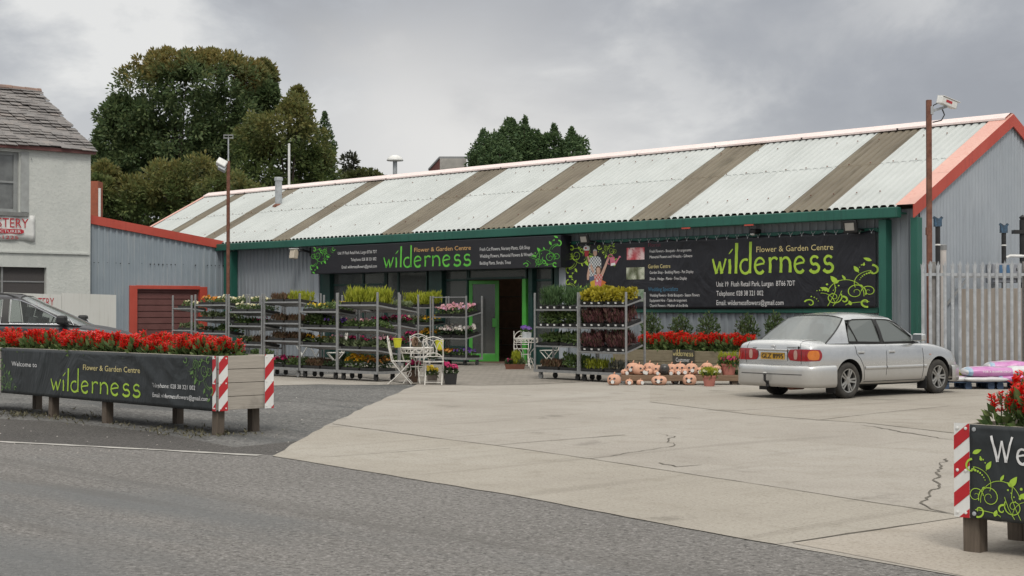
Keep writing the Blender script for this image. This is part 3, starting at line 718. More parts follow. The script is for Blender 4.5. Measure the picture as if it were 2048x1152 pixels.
for i in range(nrow):
    a, e = i / nrow, (i + 1.25) / nrow; y = 8.9 - (i % 2) * .17 - rng.random() * .1
    while y < YH + .1:
        w = rng.uniform(.28, .40); yb = min(y + w - .012, YH + .12)
        if yb - y > .08 and not (rng.random() < .012):
            base = Vector((XH + .22, 0, ze - .04)); up0 = rng.uniform(.026, .04); sag = -.05 * math.sin(math.pi * a) * (1 + .3 * math.sin(y)); dj = rng.uniform(-.006, .006)
            p0 = base + sl * (a + dj) + nrm * (up0 + sag + .03 * math.sin(y * 2.1 + i)); p1 = base + sl * min(e, 1) + nrm * (.006 + sag + .03 * math.sin(y * 2.1 + i))
            q = [p0 + Vector((0, y, 0)), p0 + Vector((0, yb, rng.uniform(-.01, .01))), p1 + Vector((0, yb, 0)), p1 + Vector((0, y, 0))]
            mb.add(q + [k - nrm * .022 for k in q], [(0, 1, 2, 3), (1, 0, 4, 5), (2, 1, 5, 6), (0, 3, 7, 4), (7, 6, 5, 4)])
        y += w
mb.build('slates', M['slate'], rh, world=True)
mb = MB(); mb.add([(XH + .15, 8.9, ze - .08), (XH + .15, YH + .06, ze - .08), (xr_, YH + .06, zr_ - .08), (xr_, 8.9, zr_ - .08), (XH - 7.3, 8.9, ze - .08), (XH - 7.3, YH + .06, ze - .08)], [(0, 1, 2, 3), (3, 2, 5, 4)]); mb.build('rear_slope', M['slate'], rh, world=True)
mb = MB()
y = 8.9
while y < YH: mb.tube([(xr_, y, zr_ + .0), (xr_, min(y + .44, YH + .1), zr_ + .0 + rng.uniform(-.01, .02))], .1, 8); y += .45
mb.build('ridge_tiles', pm('ridge_tile', (.30, .20, .16), (.22, .16, .14), 3, .85), rh, world=True)
# brick building glimpsed between the house and the trees
p = PD(190, 400, 60); r_ = at_root('brick_outbuilding', 'orange brick building glimpsed between the white house and the trees', 'building', (p.x, p.y, 0))
mb = MB(); a, c = PD(120, 400, 60), PD(196, 400, 60); zt = PD(190, 362, 60).z; bv = FW * .7
q = [Vector((a.x, a.y, 0)), Vector((c.x, c.y, 0)), Vector((c.x, c.y, 0)) + bv, Vector((a.x, a.y, 0)) + bv]
mb.add(q + [k + Vector((0, 0, zt)) for k in q], [(0, 1, 5, 4), (1, 2, 6, 5), (2, 3, 7, 6), (3, 0, 4, 7), (4, 5, 6, 7)]); mb.build('wall', pm('orange_brick', (.36, .11, .06), (.28, .085, .05), 9, .85), r_, world=True)
mb = MB(); q = PD(199, 400, 59.8); mb.tube([(q.x, q.y, 0), (q.x, q.y, zt - .3)], .05, 6); mb.build('downpipe', M['white'], r_, world=True)
# low white boarded wall in front of the house
XW = -41.4
wb = thing('boarded_wall', 'low white boarded wall with red lettering between the house and the shed', 'wall', (XW, PX(233, 600, XW).y, 0))
mb = MB(); y1 = PX(233, 600, XW).y; z1 = PX(233, 590, XW).z; zt0 = PX(0, 583, XW).z; n = 8; y0 = 9.0
for k in range(n):
    ya, yb = y0 + (y1 - y0) * k / n, y0 + (y1 - y0) * (k + 1) / n - .012
    mb.add([(XW - .05, ya, 0), (XW, ya, 0), (XW, yb, 0), (XW - .05, yb, 0), (XW - .05, ya, z1 + .05), (XW, ya, z1 + .05), (XW, yb, z1), (XW - .05, yb, z1)],
           [(0, 3, 2, 1), (4, 5, 6, 7), (0, 1, 5, 4), (1, 2, 6, 5), (2, 3, 7, 6), (3, 0, 4, 7)])
mb.build('board', M['white_board'], wb, world=True)
mb = MB()
for k in range(n): ya = y0 + (y1 - y0) * k / n; mb.box((XW - .13, ya, 0), (XW - .051, ya + .08, z1 - .02))
mb.build('post', M['post_wood'], wb, world=True)

# ================================================================ posts with lamps and cameras
Dp = 47.5; p = PD(456, 600, Dp)
lp = thing('lamp_post', 'rusty lamp post with thin pale top mast near the shed corner', 'lamp post', (p.x, p.y, 0))
z1, z2 = PD(456, 322, Dp).z, PD(456, 276, Dp).z
mb = MB(); mb.tube([(0, 0, 0), (0, 0, z1)], .055, 10); mb.build('post', M['rust'], lp)
mb = MB(); mb.tube([(.0, 0, z1 + .002), (0, 0, z2)], .022, 8); mb.build('mast', M['galv_pale'], lp)
mb = MB()
for dz_ in (0, .09): mb.bar(-RT * .15 + Vector((0, 0, z2 + dz_)), RT * .15 + Vector((0, 0, z2 + dz_)), .03, .03)
for s_ in (-.14, 0, .14): mb.bar(RT * s_ + Vector((0, 0, z2 - .02)), RT * s_ + Vector((0, 0, z2 + .10)), .02, .02)
mb.build('cross_bracket', M['galv'], lp)
q = PD(444, 327, Dp); fl = thing('floodlight', 'white box floodlight fixed to the rusty lamp post', 'floodlight', (q.x, q.y, q.z), YAW - math.pi / 2)
Mx = Matrix.Rotation(rad(28), 4, 'Y') @ Matrix.Rotation(rad(-20), 4, 'X')
mb = MB(); mb.obox(Mx, (.16, .14, .11)); bevel(mb.build('housing', M['white'], fl), .03)
mb = MB(); mb.obox(Matrix.Translation((0, 0, -.16)) @ Mx, (.12, .11, .06)); bevel(mb.build('visor', M['galv_pale'], fl), .01)
mb = MB(); mb.bar((.1, 0, -.05), (.2, 0, -.08), .03, .03); mb.build('bracket', M['rust'], fl)
Dp = 30.4; p = PD(1859, 600, Dp)
cp = thing('camera_post', 'tall rusty square post rising behind the palisade fence at the gable', 'post', (p.x, p.y, 0), YAW - math.pi / 2)
zt = PD(1859, 200, Dp).z
mb = MB(); mb.box((-.048, -.048, 0), (.048, .048, zt)); bevel(mb.build('post', M['rust'], cp), .006)
mb = MB(); mb.box((-.06, -.06, PD(1859, 470, Dp).z), (-.03, .06, PD(1859, 455, Dp).z)); mb.build('clamp', M['rust'], cp)
q = PD(1894, 205, Dp); cc = thing('security_camera', 'white boxed security camera mounted on top of the rusty post', 'camera', (q.x, q.y, q.z), YAW - math.pi / 2)
Mx = Matrix.Rotation(rad(13), 4, 'Y') @ Matrix.Rotation(rad(35), 4, 'Z')
mb = MB(); mb.obox(Mx, (.24, .07, .075)); bevel(mb.build('housing', M['white'], cc), .015)
mb = MB(); mb.obox(Mx @ Matrix.Translation((.04, 0, .083)), (.27, .085, .006)); bevel(mb.build('sunshield', M['white'], cc), .004)
mb = MB(); mb.obox(Mx @ Matrix.Translation((.246, 0, 0)), (.006, .055, .06)); mb.build('lens_window', M['black'], cc)
mb = MB(); mb.obox(Mx @ Matrix.Translation((-.02, -.0725, .01)), (.09, .002, .025)); mb.build('sticker', M['print_red'], cc)
mb = MB(); mb.bar((-.30, 0, -.17), (.0, 0, -.08), .05, .05); mb.box((-.34, -.06, -.24), (-.28, .06, -.08)); mb.build('arm', M['galv_pale'], cc)
mb = MB(); mb.tube([(-.2, -.02, -.02), (-.28, -.03, -.06), (-.3, -.03, -.14)], .012, 6); mb.tube([(-.1, -.02, -.14), (-.06, -.03, -.25), (-.12, -.03, -.36), (-.3, -.03, -.40)], .013, 6); mb.build('cable', M['black'], cc)
# floodlights and small camera on the front wall
def flood(u, v, label, tilt=35, w=.15, colr='black', yaw=0):
    q = PY(u, v, 28.12); f = thing('floodlight', label, 'floodlight', q, rad(yaw), 'floodlights on the shop front')
    Mx = Matrix.Rotation(rad(tilt), 4, 'X')
    mb = MB(); mb.obox(Mx, (w, .04, w * .8)); bevel(mb.build('housing', M['black'], f), .015)
    mb = MB(); mb.obox(Mx @ Matrix.Translation((0, -.043, 0)), (w * .66, .004, w * .48)); mb.build('lens', pm('floodlight_glass', (.30, .28, .25), (.38, .36, .33), 3, .15), f)
    mb = MB(); mb.bar((w * .8, .0, -.05), (w * .9, .33, -.08), .04, .04); mb.build('bracket', M['black'], f)
flood(1169, 478, 'black floodlight tilted down above the printed couple on the wall banner', 16)
flood(1701, 453, 'black floodlight with pale lens near the right end of the wall banner', 10, .17)
q = PY(588, 508, 28.0); f = thing('floodlight', 'cream floodlight on curved black arm left of the shop sign', 'floodlight', q, 0)
mb = MB(); mb.obox(Matrix.Rotation(rad(-10), 4, 'X'), (.12, .09, .15)); bevel(mb.build('housing', pm('cream_plastic', (.62, .55, .44), (.54, .47, .38), 5, .5), f), .02)
mb = MB(); mb.obox(Matrix.Translation((0, -.0, .165)), (.13, .1, .012)); mb.build('lid', M['white'], f)
mb = MB(); mb.tube([(.08, .05, .1), (.2, .2, .12), (.28, .42, .06)], .035, 8); mb.tube([(.28, .42, .2), (.28, .42, -.06)], .03, 6); mb.build('arm', M['black'], f)
q = PY(1509, 463, 28.3); f = thing('security_camera', 'small dark dome camera above the wall banner', 'camera', q, 0)
mb = MB(); mb.box((-.08, -.08, -.05), (.08, .16, .06)); bevel(mb.build('housing', M['black'], f), .02)
mb = MB(); mb.lathe([(0, -.1), (.05, -.08), (.06, -.05)], (-.02, -.04, 0), 10); mb.build('lens', M['white'], f, smooth=True)
# ================================================================ trees
def rdir(rng, up=0.0):
    a = rng.uniform(0, 2 * math.pi); z = rng.uniform(-1, 1); r = math.sqrt(1 - z * z)
    return Vector((r * math.cos(a), r * math.sin(a), z + up)).normalized()
def crown(mb, blobs, per, lsize, rng, clumps=26, droop=0.0, fill=.5):
    clumps, per = int(clumps * .62), int(per * 1.55)
    """leaves gathered in clumps over the shells of several lobes"""
    for c, rx, rz in blobs:
        for k in range(clumps):
            d = rdir(rng, .15); rr = rng.uniform(.5, 1.0) ** .5 * (1.14 if rng.random() < .22 else 1)
            cc = c + Vector((d.x * rx, d.y * rx, d.z * rz)) * rr
            cr = rng.uniform(.13, .27) * min(rx, rz) + .10
            for j in range(per):
                e = rdir(rng); p = cc + e * cr * rng.random() ** .4
                ld = (e * .6 + d * .5 + Vector((0, 0, -droop))).normalized()
                mb.leaf(p, ld + rdir(rng) * .5, rdir(rng), lsize * rng.uniform(.6, 1.3), lsize * rng.uniform(.35, .6))
def conifer(mb, base, top, rad_, rng, n=900, ls=.3, full=.85):
    """feathery upright cypress: flat sprays that lift outwards and nod at the tip"""
    h = top.z - base.z
    for i in range(n):
        t = rng.random() ** .8; z = base.z + h * t
        r0 = rad_ * ((1 - t) ** full) * (1 + .38 * math.sin(t * 17 + 1.7 * math.sin(3 * t)) )
        a = rng.uniform(0, 2 * math.pi); r = r0 * math.sqrt(rng.uniform(.25, 1.0))
        c = base.lerp(top, t); p = Vector((c.x + r * math.cos(a), c.y + r * math.sin(a), z))
        o = Vector((math.cos(a) * (1.15 - t), math.sin(a) * (1.15 - t), .75 + .9 * t)).normalized(); L = ls * rng.uniform(.5, 1.6) * (1.35 - .95 * t)
        for k in range(6):
            q = p + o * (L * k / 6) - Vector((0, 0, .12 * L * (k / 6) ** 2 * 4))
            sd_ = Vector((-math.sin(a), math.cos(a), 0)) * rng.choice((1, -1))
            mb.leaf(q, o * .7 + sd_ * .6 - Vector((0, 0, .5)) + rdir(rng) * .35, rdir(rng), L * .55, L * .26)
def trunk(mb, base, h, r, limbs, rng):
    mb.tube([base, base + Vector((.05, 0, h * .35)), base + Vector((-.1, .1, h * .7)), base + Vector((0, 0, h))], [r, r * .8, r * .55, r * .15], 8)
    for e in limbs:
        s_ = base + Vector((0, 0, h * rng.uniform(.25, .55))); mb.tube([s_, s_.lerp(e, .5) + Vector((0, 0, .2)), e], [r * .4, r * .25, r * .06], 6)
def blob_list(D, items, dj, rng):
    out = []
    for u, v, ru, rv in items:
        c = PD(u, v, D + rng.uniform(-dj, dj)); out.append((c, ru * D / FPX, rv * D / FPX))
    return out
def leafy_tree(name, label, D, trunk_uv, items, lmat, per, ls, seed, clumps=26, dj=1.6, droop=.0, cat='tree', group='trees behind the shop'):
    rng = random.Random(seed); bl = blob_list(D, items, dj, rng)
    b = PD(trunk_uv[0], 600, D); r_ = thing(name, label, cat, (b.x, b.y, 0), 0, group)
    mb = MB(); crown(mb, bl, per, ls, rng, clumps, droop); o = mb.build('crown', lmat, r_, world=True)
    mb = MB(); top = PD(trunk_uv[0], trunk_uv[1], D).z; trunk(mb, Vector((b.x, b.y, 0)), top, max(.07, top * .022), [c for c, _, _ in bl], rng)
    mb.build('trunk', M['bark'], r_, world=True); return r_
def autumn_mat(name, greens, golds, z0, z1, amt=.8):
    """crown whose upper, sun-side leaves have turned; z range in the tree's own metres"""
    m, t, b = new_mat(name); g = nn(t, 'ShaderNodeNewGeometry')
    ga = ramp_n(t, g.outputs['Random Per Island'], [(i / (len(greens) - 1), c) for i, c in enumerate(greens)]).outputs[0]
    go = ramp_n(t, g.outputs['Random Per Island'], [(i / (len(golds) - 1), c) for i, c in enumerate(golds)]).outputs[0]
    co = obj_co(t); s_ = nn(t, 'ShaderNodeSeparateXYZ'); wire(t, co, s_.inputs[0])
    f = map_range(t, s_.outputs[2], z0, z1); nz = noise_n(t, co, .55, 4, .6)
    fac = math_n(t, 'MULTIPLY', map_range(t, math_n(t, 'ADD', math_n(t, 'MULTIPLY', f, .45), nz), .70, .95), amt)
    c = mix_n(t, fac, ga, go); wire(t, c, b.inputs['Base Color']); b.inputs['Roughness'].default_value = .55; b.inputs['Specular IOR Level'].default_value = .25
    tr = nn(t, 'ShaderNodeBsdfTranslucent'); wire(t, c, tr.inputs[0]); mx = nn(t, 'ShaderNodeMixShader'); mx.inputs[0].default_value = .36
    wire(t, b.outputs[0], mx.inputs[1]); wire(t, tr.outputs[0], mx.inputs[2]); wire(t, mx.outputs[0], t.nodes['Material Output'].inputs[0]); return m
GREENS = [(.062, .10, .046), (.095, .145, .060), (.14, .19, .076), (.08, .12, .054), (.20, .24, .10)]
GOLDS = [(.20, .18, .06), (.27, .215, .07), (.14, .155, .06), (.34, .25, .075), (.22, .17, .07)]
leafy_tree('broadleaf_tree', 'tallest broad tree, dark green below with browning top leaves, behind the shop', 78, (350, 190),
    [(372, 165, 92, 48), (300, 195, 70, 62), (450, 165, 80, 52), (500, 160, 34, 36), (270, 270, 62, 75), (360, 250, 85, 70), (455, 240, 62, 60), (500, 255, 40, 45), (250, 355, 50, 70), (320, 350, 70, 70), (400, 350, 60, 60), (345, 130, 60, 26), (425, 128, 60, 22), (475, 315, 50, 50), (218, 300, 30, 56), (208, 360, 24, 50), (236, 240, 34, 44), (225, 400, 30, 40), (528, 150, 22, 26), (535, 195, 18, 30), (350, 300, 90, 60), (430, 300, 60, 60), (300, 300, 60, 60)],
    autumn_mat('turning_broadleaf', GREENS, GOLDS, 11.0, 14.8, .9), 40, .235, 31, 80, 1.8)
leafy_tree('ash_tree', 'autumn tinted tree with thin upright tip, right of the tallest tree', 73, (575, 250),
    [(560, 265, 62, 48), (595, 235, 34, 44), (520, 290, 48, 44), (610, 300, 46, 52), (560, 340, 72, 56), (640, 345, 34, 58), (500, 360, 60, 50), (600, 390, 72, 46), (655, 400, 26, 36), (520, 410, 60, 34), (598, 200, 11, 24)],
    autumn_mat('turning_ash', [(.075, .115, .042), (.115, .16, .054), (.165, .20, .068), (.09, .13, .05)], GOLDS, 5, 12.5, .5), 34, .22, 32, 66, 1.4)
leafy_tree('sycamore', 'bushy green sycamore with gold sprigs in front of the tall tree', 66, (330, 360),
    [(260, 395, 52, 42), (330, 375, 56, 46), (395, 360, 52, 46), (450, 385, 50, 44), (220, 420, 34, 34), (300, 430, 62, 30), (390, 425, 62, 34), (205, 385, 20, 34), (212, 350, 20, 28), (350, 400, 60, 40), (500, 395, 30, 26)],
    autumn_mat('sycamore_leaf', [(.07, .115, .044), (.11, .16, .056), (.16, .205, .072), (.09, .13, .05)], GOLDS, 3.2, 8.5, .6), 34, .21, 33, 64, 1.0)
CON = leaf_mat('cypress_leaf', [(.055, .10, .046), (.085, .14, .058), (.125, .185, .075), (.068, .112, .052)], .6, .3)
def cypress(label, D, u, v, ru, n, seed, vb=470, group='cypress trees beyond the roof ridge', ls=.38, full=.5):
    b = PD(u, 600, D); top = PD(u, v, D); r_ = thing('cypress_tree', label, 'tree', (b.x, b.y, 0), 0, group)
    mb = MB(); rng = random.Random(seed); lo = PD(u, vb, D); lo = Vector((b.x, b.y, lo.z)); top = Vector((b.x + rng.uniform(-.1, .1), b.y, top.z))
    conifer(mb, lo, top, ru * 1.35 * D / FPX, rng, int(n * 2.2), ls, full); mb.build('crown', CON, r_, world=True)
    mb = MB(); mb.tube([Vector((b.x, b.y, 0)), Vector((b.x, b.y, top.z - .4))], [.22, .04], 7); mb.build('trunk', M['bark'], r_, world=True)
cypress('dark cypress with feathery branches on the left flank of the tall tree', 80, 228, 215, 52, 900, 41, 520, 'trees behind the shop', .45)
cypress('slender dark cypress tip at the right edge of the autumn tree', 76, 648, 225, 24, 520, 42, 480, 'trees behind the shop', .36)
cypress('thin upright cypress spire behind the autumn tinted tree', 76, 600, 180, 20, 300, 43, 420, 'trees behind the shop', .34)
cypress('tallest bushy cypress in the clump beyond the ridge', 72, 1021, 240, 58, 1300, 44)
cypress('broad green cypress low down in the front of the clump', 70.5, 1000, 275, 46, 700, 54)
leafy_tree('cypress_tree', 'broad leafy green tree filling the left of the clump beyond the ridge', 73, (1010, 300), [(1018, 285, 40, 40), (985, 305, 34, 34), (1050, 300, 30, 36), (1020, 330, 60, 26)], CON, 30, .20, 71, 44, 1.0, .25, group='cypress trees beyond the roof ridge')
leafy_tree('cypress_tree', 'lower leafy green tree filling the right of the clump beyond the ridge', 73, (1120, 300), [(1105, 300, 26, 30), (1145, 300, 28, 30), (1120, 325, 46, 18)], CON, 28, .20, 72, 40, .8, .25, group='cypress trees beyond the roof ridge')
cypress('leftmost low cypress in the clump beyond the ridge', 71, 968, 262, 34, 520, 45)
cypress('slim cypress with a nodding tip right of the tallest cypress', 71.5, 1048, 236, 20, 420, 46)
cypress('short narrow cypress in the gap of the clump', 72, 1076, 262, 20, 320, 47)
cypress('dark cypress with twin tip near the right of the clump', 72.5, 1108, 252, 30, 520, 48)
cypress('rightmost cypress of the clump beyond the ridge', 72, 1146, 258, 32, 600, 49)
cypress('wispy side shoot cypress at the far left of the clump', 72, 945, 305, 18, 240, 50)
leafy_tree('distant_tree', 'small sparse tree top left of the mushroom lamp column', 82, (697, 320), [(697, 330, 13, 22), (700, 352, 22, 14)], leaf_mat('sparse_leaf', [(.045, .05, .035), (.07, .075, .045)]), 9, .28, 51, 26, .5)
leafy_tree('distant_shrub', 'low olive shrub top showing over the ridge beside the mushroom lamp', 80, (725, 352), [(725, 356, 34, 10), (748, 354, 18, 10), (700, 358, 20, 9)], leaf_mat('olive_leaf', [(.07, .09, .03), (.11, .12, .04), (.06, .075, .03)]), 16, .26, 52, 26, .5, cat='shrub')

# ================================================================ lettering and ornament
_tc = {}
def text_shape(s):
    if s in _tc: return _tc[s]
    cu = bpy.data.curves.new('t', 'FONT'); cu.body = s; cu.resolution_u = 2; cu.size = 1
    o = bpy.data.objects.new('t', cu); col.objects.link(o)
    dg = bpy.context.evaluated_depsgraph_get(); me = o.evaluated_get(dg).to_mesh()
    vs_ = [(v.co.x, v.co.y) for v in me.vertices]; fs = [tuple(p.vertices) for p in me.polygons]
    o.evaluated_get(dg).to_mesh_clear(); bpy.data.objects.remove(o); bpy.data.curves.remove(cu)
    _tc[s] = (vs_, fs); return _tc[s]
def put_text(mb, s, x0, x1, z, h, tf, mi=0, slant=0.0):
    vs_, fs = text_shape(s); a = min(v[0] for v in vs_); c = max(v[0] for v in vs_); k = (x1 - x0) / (c - a); kz = h / .72
    mb.add([tf(x0 + (v[0] - a) * k + slant * v[1] * kz, z + v[1] * kz) for v in vs_], fs, mi)
def arc(cx, cz, rx, rz, a0, a1, n=14): return [(cx + rx * math.cos(rad(a0 + (a1 - a0) * i / n)), cz + rz * math.sin(rad(a0 + (a1 - a0) * i / n))) for i in range(n + 1)]
GL = {  # brush letters, x-height 1, drawn as strokes: (points, start width, end width)
 'w': (1.15, [([(0, 1), (.16, .5), (.34, .02)], .10, .20), ([(.34, .02), (.5, .5), (.62, .82)], .08, .10), ([(.62, .82), (.7, .4), (.8, .02)], .10, .2), ([(.8, .02), (.98, .5), (1.15, 1.0)], .08, .12)]),
 'i': (.2, [([(.05, .95), (.09, .5), (.06, 0)], .16, .18)]),
 'l': (.2, [([(.12, 2.0), (.09, 1.0), (.05, 0)], .20, .17)]),
 'd': (.95, [(arc(.45, .45, .42, .46, 60, 330, 14), .12, .14), ([(.88, 2.05), (.86, 1.0), (.84, .0)], .17, .15)]),
 'e': (.9, [([(.1, .5), (.5, .58), (.82, .62)], .1, .1), (arc(.46, .48, .40, .5, 20, 320, 16), .10, .17)]),
 'r': (.7, [([(.05, 1.0), (.09, .5), (.06, 0)], .15, .17), (arc(.42, .55, .34, .42, 170, 45, 8), .08, .14)]),
 'n': (.85, [([(.05, 1.0), (.09, .5), (.06, 0)], .15, .17), (arc(.45, .5, .36, .46, 165, 0, 10) + [(.82, .3), (.8, 0)], .09, .18)]),
 's': (.85, [(arc(.45, .72, .30, .26, 30, 250, 10) + arc(.42, .25, .36, .27, 75, -160, 12), .12, .17)]),
 'c': (.8, [(arc(.45, .48, .40, .5, 50, 310, 16), .12, .15)]),
 'o': (.9, [(arc(.45, .48, .40, .5, 90, 450, 18), .13, .13)]),
 'm': (1.3, [([(.05, 1.0), (.09, .5), (.06, 0)], .13, .14), (arc(.36, .5, .28, .46, 165, 0, 8) + [(.64, 0)], .1, .14), (arc(.93, .5, .28, .46, 165, 0, 8) + [(1.2, 0)], .1, .14)]),
 't': (.6, [([(.3, 1.5), (.27, .6), (.35, 0)], .14, .13), ([(0, 1.0), (.6, 1.06)], .1, .1)]),
 'W': (1.7, [([(0, 1.75), (.25, .9), (.48, .02)], .13, .16), ([(.48, .02), (.68, .8), (.85, 1.45)], .1, .1), ([(.85, 1.45), (1.0, .7), (1.15, .02)], .11, .15), ([(1.15, .02), (1.4, .9), (1.65, 1.75)], .1, .12)]),
}
LOGO_X = [('w', 0), ('i', 1.42), ('l', 1.96), ('d', 2.36), ('e', 3.55), ('r', 4.78), ('n', 5.66), ('e', 6.78), ('s', 7.98), ('s', 9.05)]
def strokes(mb, ch, ox, oz, k, kx, tf, mi=0, wk=1.0):
    for pts, w0, w1 in GL[ch][1]:
        n = len(pts); q = []
        for i in range(n - 1):
            a, c = pts[i], pts[i + 1]
            m_ = 3 if n < 6 else 1
            q += [(a[0] + (c[0] - a[0]) * j / m_, a[1] + (c[1] - a[1]) * j / m_) for j in range(m_)]
        q.append(pts[-1]); N = len(q)
        ws = [wk * k * (w0 + (w1 - w0) * i / (N - 1)) * (1 + .10 * math.sin(i * 2.3)) for i in range(N)]
        mb.ribbon([(ox + x * kx, oz + z * k) for x, z in q], ws, tf, mi)
def logo(mb, x0, x1, z0, xh, tf, mi=0, mi_w=None):
    kx = (x1 - x0) / 9.93
    for ch, o in LOGO_X: strokes(mb, ch, x0 + o * kx, z0, xh, kx, tf, mi, 1.25)
    mb.ribbon([(x0 + 1.40 * kx, z0 + 1.28 * xh), (x0 + 1.58 * kx, z0 + 1.45 * xh), (x0 + 1.74 * kx, z0 + 1.62 * xh)], [.03 * xh, .11 * xh, .05 * xh], tf, mi if mi_w is None else mi_w)
def word(mb, s, x0, z0, xh, kx, tf, mi=0):
    x = x0
    for ch in s:
        if ch == ' ': x += .8 * kx; continue
        strokes(mb, ch, x, z0, xh, kx, tf, mi, 1.25); x += (GL[ch][0] + .28) * kx
def spiral(cx, cz, r, turns, a0, sgn, n=26):
    return [(cx + r * (1 - .88 * i / n) * math.cos(rad(a0) + sgn * 2 * math.pi * turns * i / n), cz + r * (1 - .88 * i / n) * math.sin(rad(a0) + sgn * 2 * math.pi * turns * i / n)) for i in range(n + 1)]
def leaf_shape(x, z, L, a, w=.4):
    n = 8; out = []
    for s_ in (1, -1):
        rng_ = range(n + 1) if s_ == 1 else range(n - 1, 0, -1)
        for i in rng_:
            t = i / n; y = s_ * w * L * math.sin(math.pi * t) ** .8 * (1 - t * .45) * .6; px_ = t * L
            out.append((x + px_ * math.cos(rad(a)) - y * math.sin(rad(a)), z + px_ * math.sin(rad(a)) + y * math.cos(rad(a))))
    return out
def ornament(mb, tf, mi=0, wk=.8):
    """scrolls, leaves and dots growing from a corner at (0, 0) along +x and +z; about 1.7 wide and 1.25 high"""
    def sp(cx, cz, r, turns, a0, sgn, w): p = spiral(cx, cz, r, turns, a0, sgn); mb.ribbon(p, [wk * w * (1.25 - .8 * i / 26) for i in range(27)], tf, mi)
    def lf(x, z, L, a, w=.42): mb.poly([tf(*q) for q in leaf_shape(x, z, L, a, w)], mi)
    def dots(cx, cz, r, a0, a1, n, s0, s1):
        for i in range(n):
            a = rad(a0 + (a1 - a0) * i / max(1, n - 1)); s_ = s0 + (s1 - s0) * i / max(1, n - 1)
            mb.poly([tf(cx + r * math.cos(a) + s_ * math.cos(b_), cz + r * math.sin(a) + s_ * math.sin(b_)) for b_ in (k * math.pi / 3 for k in range(6))], mi)
    sp(.40, .38, .23, 1.6, 200, -1, .026); sp(.88, .24, .19, 1.5, 150, 1, .028); sp(.12, .40, .16, 1.4, 0, 1, .022)
    sp(1.42, .07, .13, .9, 20, 1, .04); sp(.66, .16, .11, .8, 60, 1, .055); sp(.18, .10, .13, .9, 250, 1, .05); sp(.05, .95, .16, .8, 90, 1, .055)
    mb.ribbon(arc(.62, .30, .40, .42, 185, 20, 16), .020 * wk, tf, mi); mb.ribbon(arc(1.15, .02, .30, .34, 175, 85, 10), .016 * wk, tf, mi)
    mb.ribbon(arc(.05, .62, .38, .34, 85, -20, 12), .018 * wk, tf, mi); mb.ribbon([(1.02, 0), (.92, .2), (.84, .42), (.86, .64)], .02 * wk, tf, mi); mb.ribbon([(.9, 0), (.78, .2), (.70, .42)], .018 * wk, tf, mi)
    mb.ribbon(arc(.0, .02, .62, .1, 0, 80, 8), .02 * wk, tf, mi)
    lf(.80, .62, .26, 55, .5); lf(.86, .62, .14, 140, .5); lf(.98, .44, .22, 20, .45); lf(.34, .92, .20, 60, .5); lf(.06, 1.22, .2, 25, .45); lf(.50, .02, .14, 70, .6); lf(.62, .72, .15, 60, .4); lf(.25, .55, .1, 10, .5)
    dots(.05, .62, .28, 88, 20, 7, .03, .012); dots(.62, .30, .30, 60, 10, 4, .02, .012); dots(1.15, .02, .42, 110, 75, 5, .028, .014); dots(.10, .95, .24, 60, -10, 5, .018, .01)
    dots(1.42, .07, .2, 100, 160, 4, .02, .012); dots(.22, 1.12, .01, 0, 0, 1, .032, .032); dots(1.02, .60, .01, 0, 0, 1, .03, .03)

class Plane:                        # sign lying in a plane y = Y; local x to the right, z up
    def __init__(s, root, Y): s.r, s.Y = root, Y
    def uv(s, u, v): p = PY(u, v, s.Y) - s.r.location; return p.x, p.z
    def tf(s, off, flat=None):
        return lambda x, z: Vector((x, s.Y - s.r.location.y - off - (flat(x, z) if flat else 0), z))

# ---------------------------------------------------------------- fascia sign over the shop window
YB = 28.0
p = PY(622, 547.6, YB); q = PY(1121, 469.6, YB); fz0, fz1 = 2.56, 3.385
fs = thing('fascia_sign', 'long black boxed sign over the shop windows with green name and scroll ornaments', 'sign', (p.x, YB, fz0)); W_, H_ = q.x - p.x, fz1 - fz0
mb = MB(); mb.box((0, 0, 0), (W_, .40, H_)); bevel(mb.build('sign_box', M['fascia'], fs), .012)
P_ = Plane(fs, YB); tf = P_.tf(.006)
def T(mb, s, u0, u1, v, h, PP, tf, mi=0, kz=1.0):
    x0, z0 = PP.uv(u0, v); x1, _ = PP.uv(u1, v); um = (u0 + u1) / 2
    put_text(mb, s, x0, x1, z0, h, tf, mi)
def lines(root, PP, tf, rows, h):
    for s_, u0, u1, z in rows: mb = MB(); Tz(mb, s_, u0, u1, z, h, PP, tf); mb.build('text_line', M['print_white'], root)
def Tz(mb, s, u0, u1, z, h, PP, tf, mi=0):
    put_text(mb, s, PP.uv(u0, 500)[0], PP.uv(u1, 500)[0], z, h, tf, mi)
mb = MB(); logo(mb, P_.uv(768, 500)[0], P_.uv(943, 500)[0], .125, .30, tf); mb.build('name_lettering', M['print_green'], fs)
mb = MB(); Tz(mb, 'Flower & Garden Centre', 829, 942, .545, .125, P_, tf); mb.build('subtitle_lettering', M['print_orange'], fs)
lines(fs, P_, tf, (('Unit 19 Flush Retail Park, Lurgan BT66 7DT', 676, 754, .56), ('Telephone: 028 38 321 002', 702, 753, .35), ('Email: wildernessflowers@gmail.com', 684, 754, .14),
                      ('Fresh Cut Flowers, Nursery Plants, Gift Shop', 960, 1060, .50), ('Wedding Flowers, Memorial Flowers & Wreaths', 960, 1067, .315), ('Bedding Plants, Shrubs, Trees', 960, 1022, .125)), .095)
def orn(root, m, *tfs):
    for f_ in tfs: mb = MB(); ornament(mb, f_); mb.build('ornament', m, root)
orn(fs, M['print_green'], lambda x, z: tf(W_ - .03 - x * .86, .03 + z * .60), lambda x, z: tf(.03 + x * .78, H_ - .03 - z * .60))

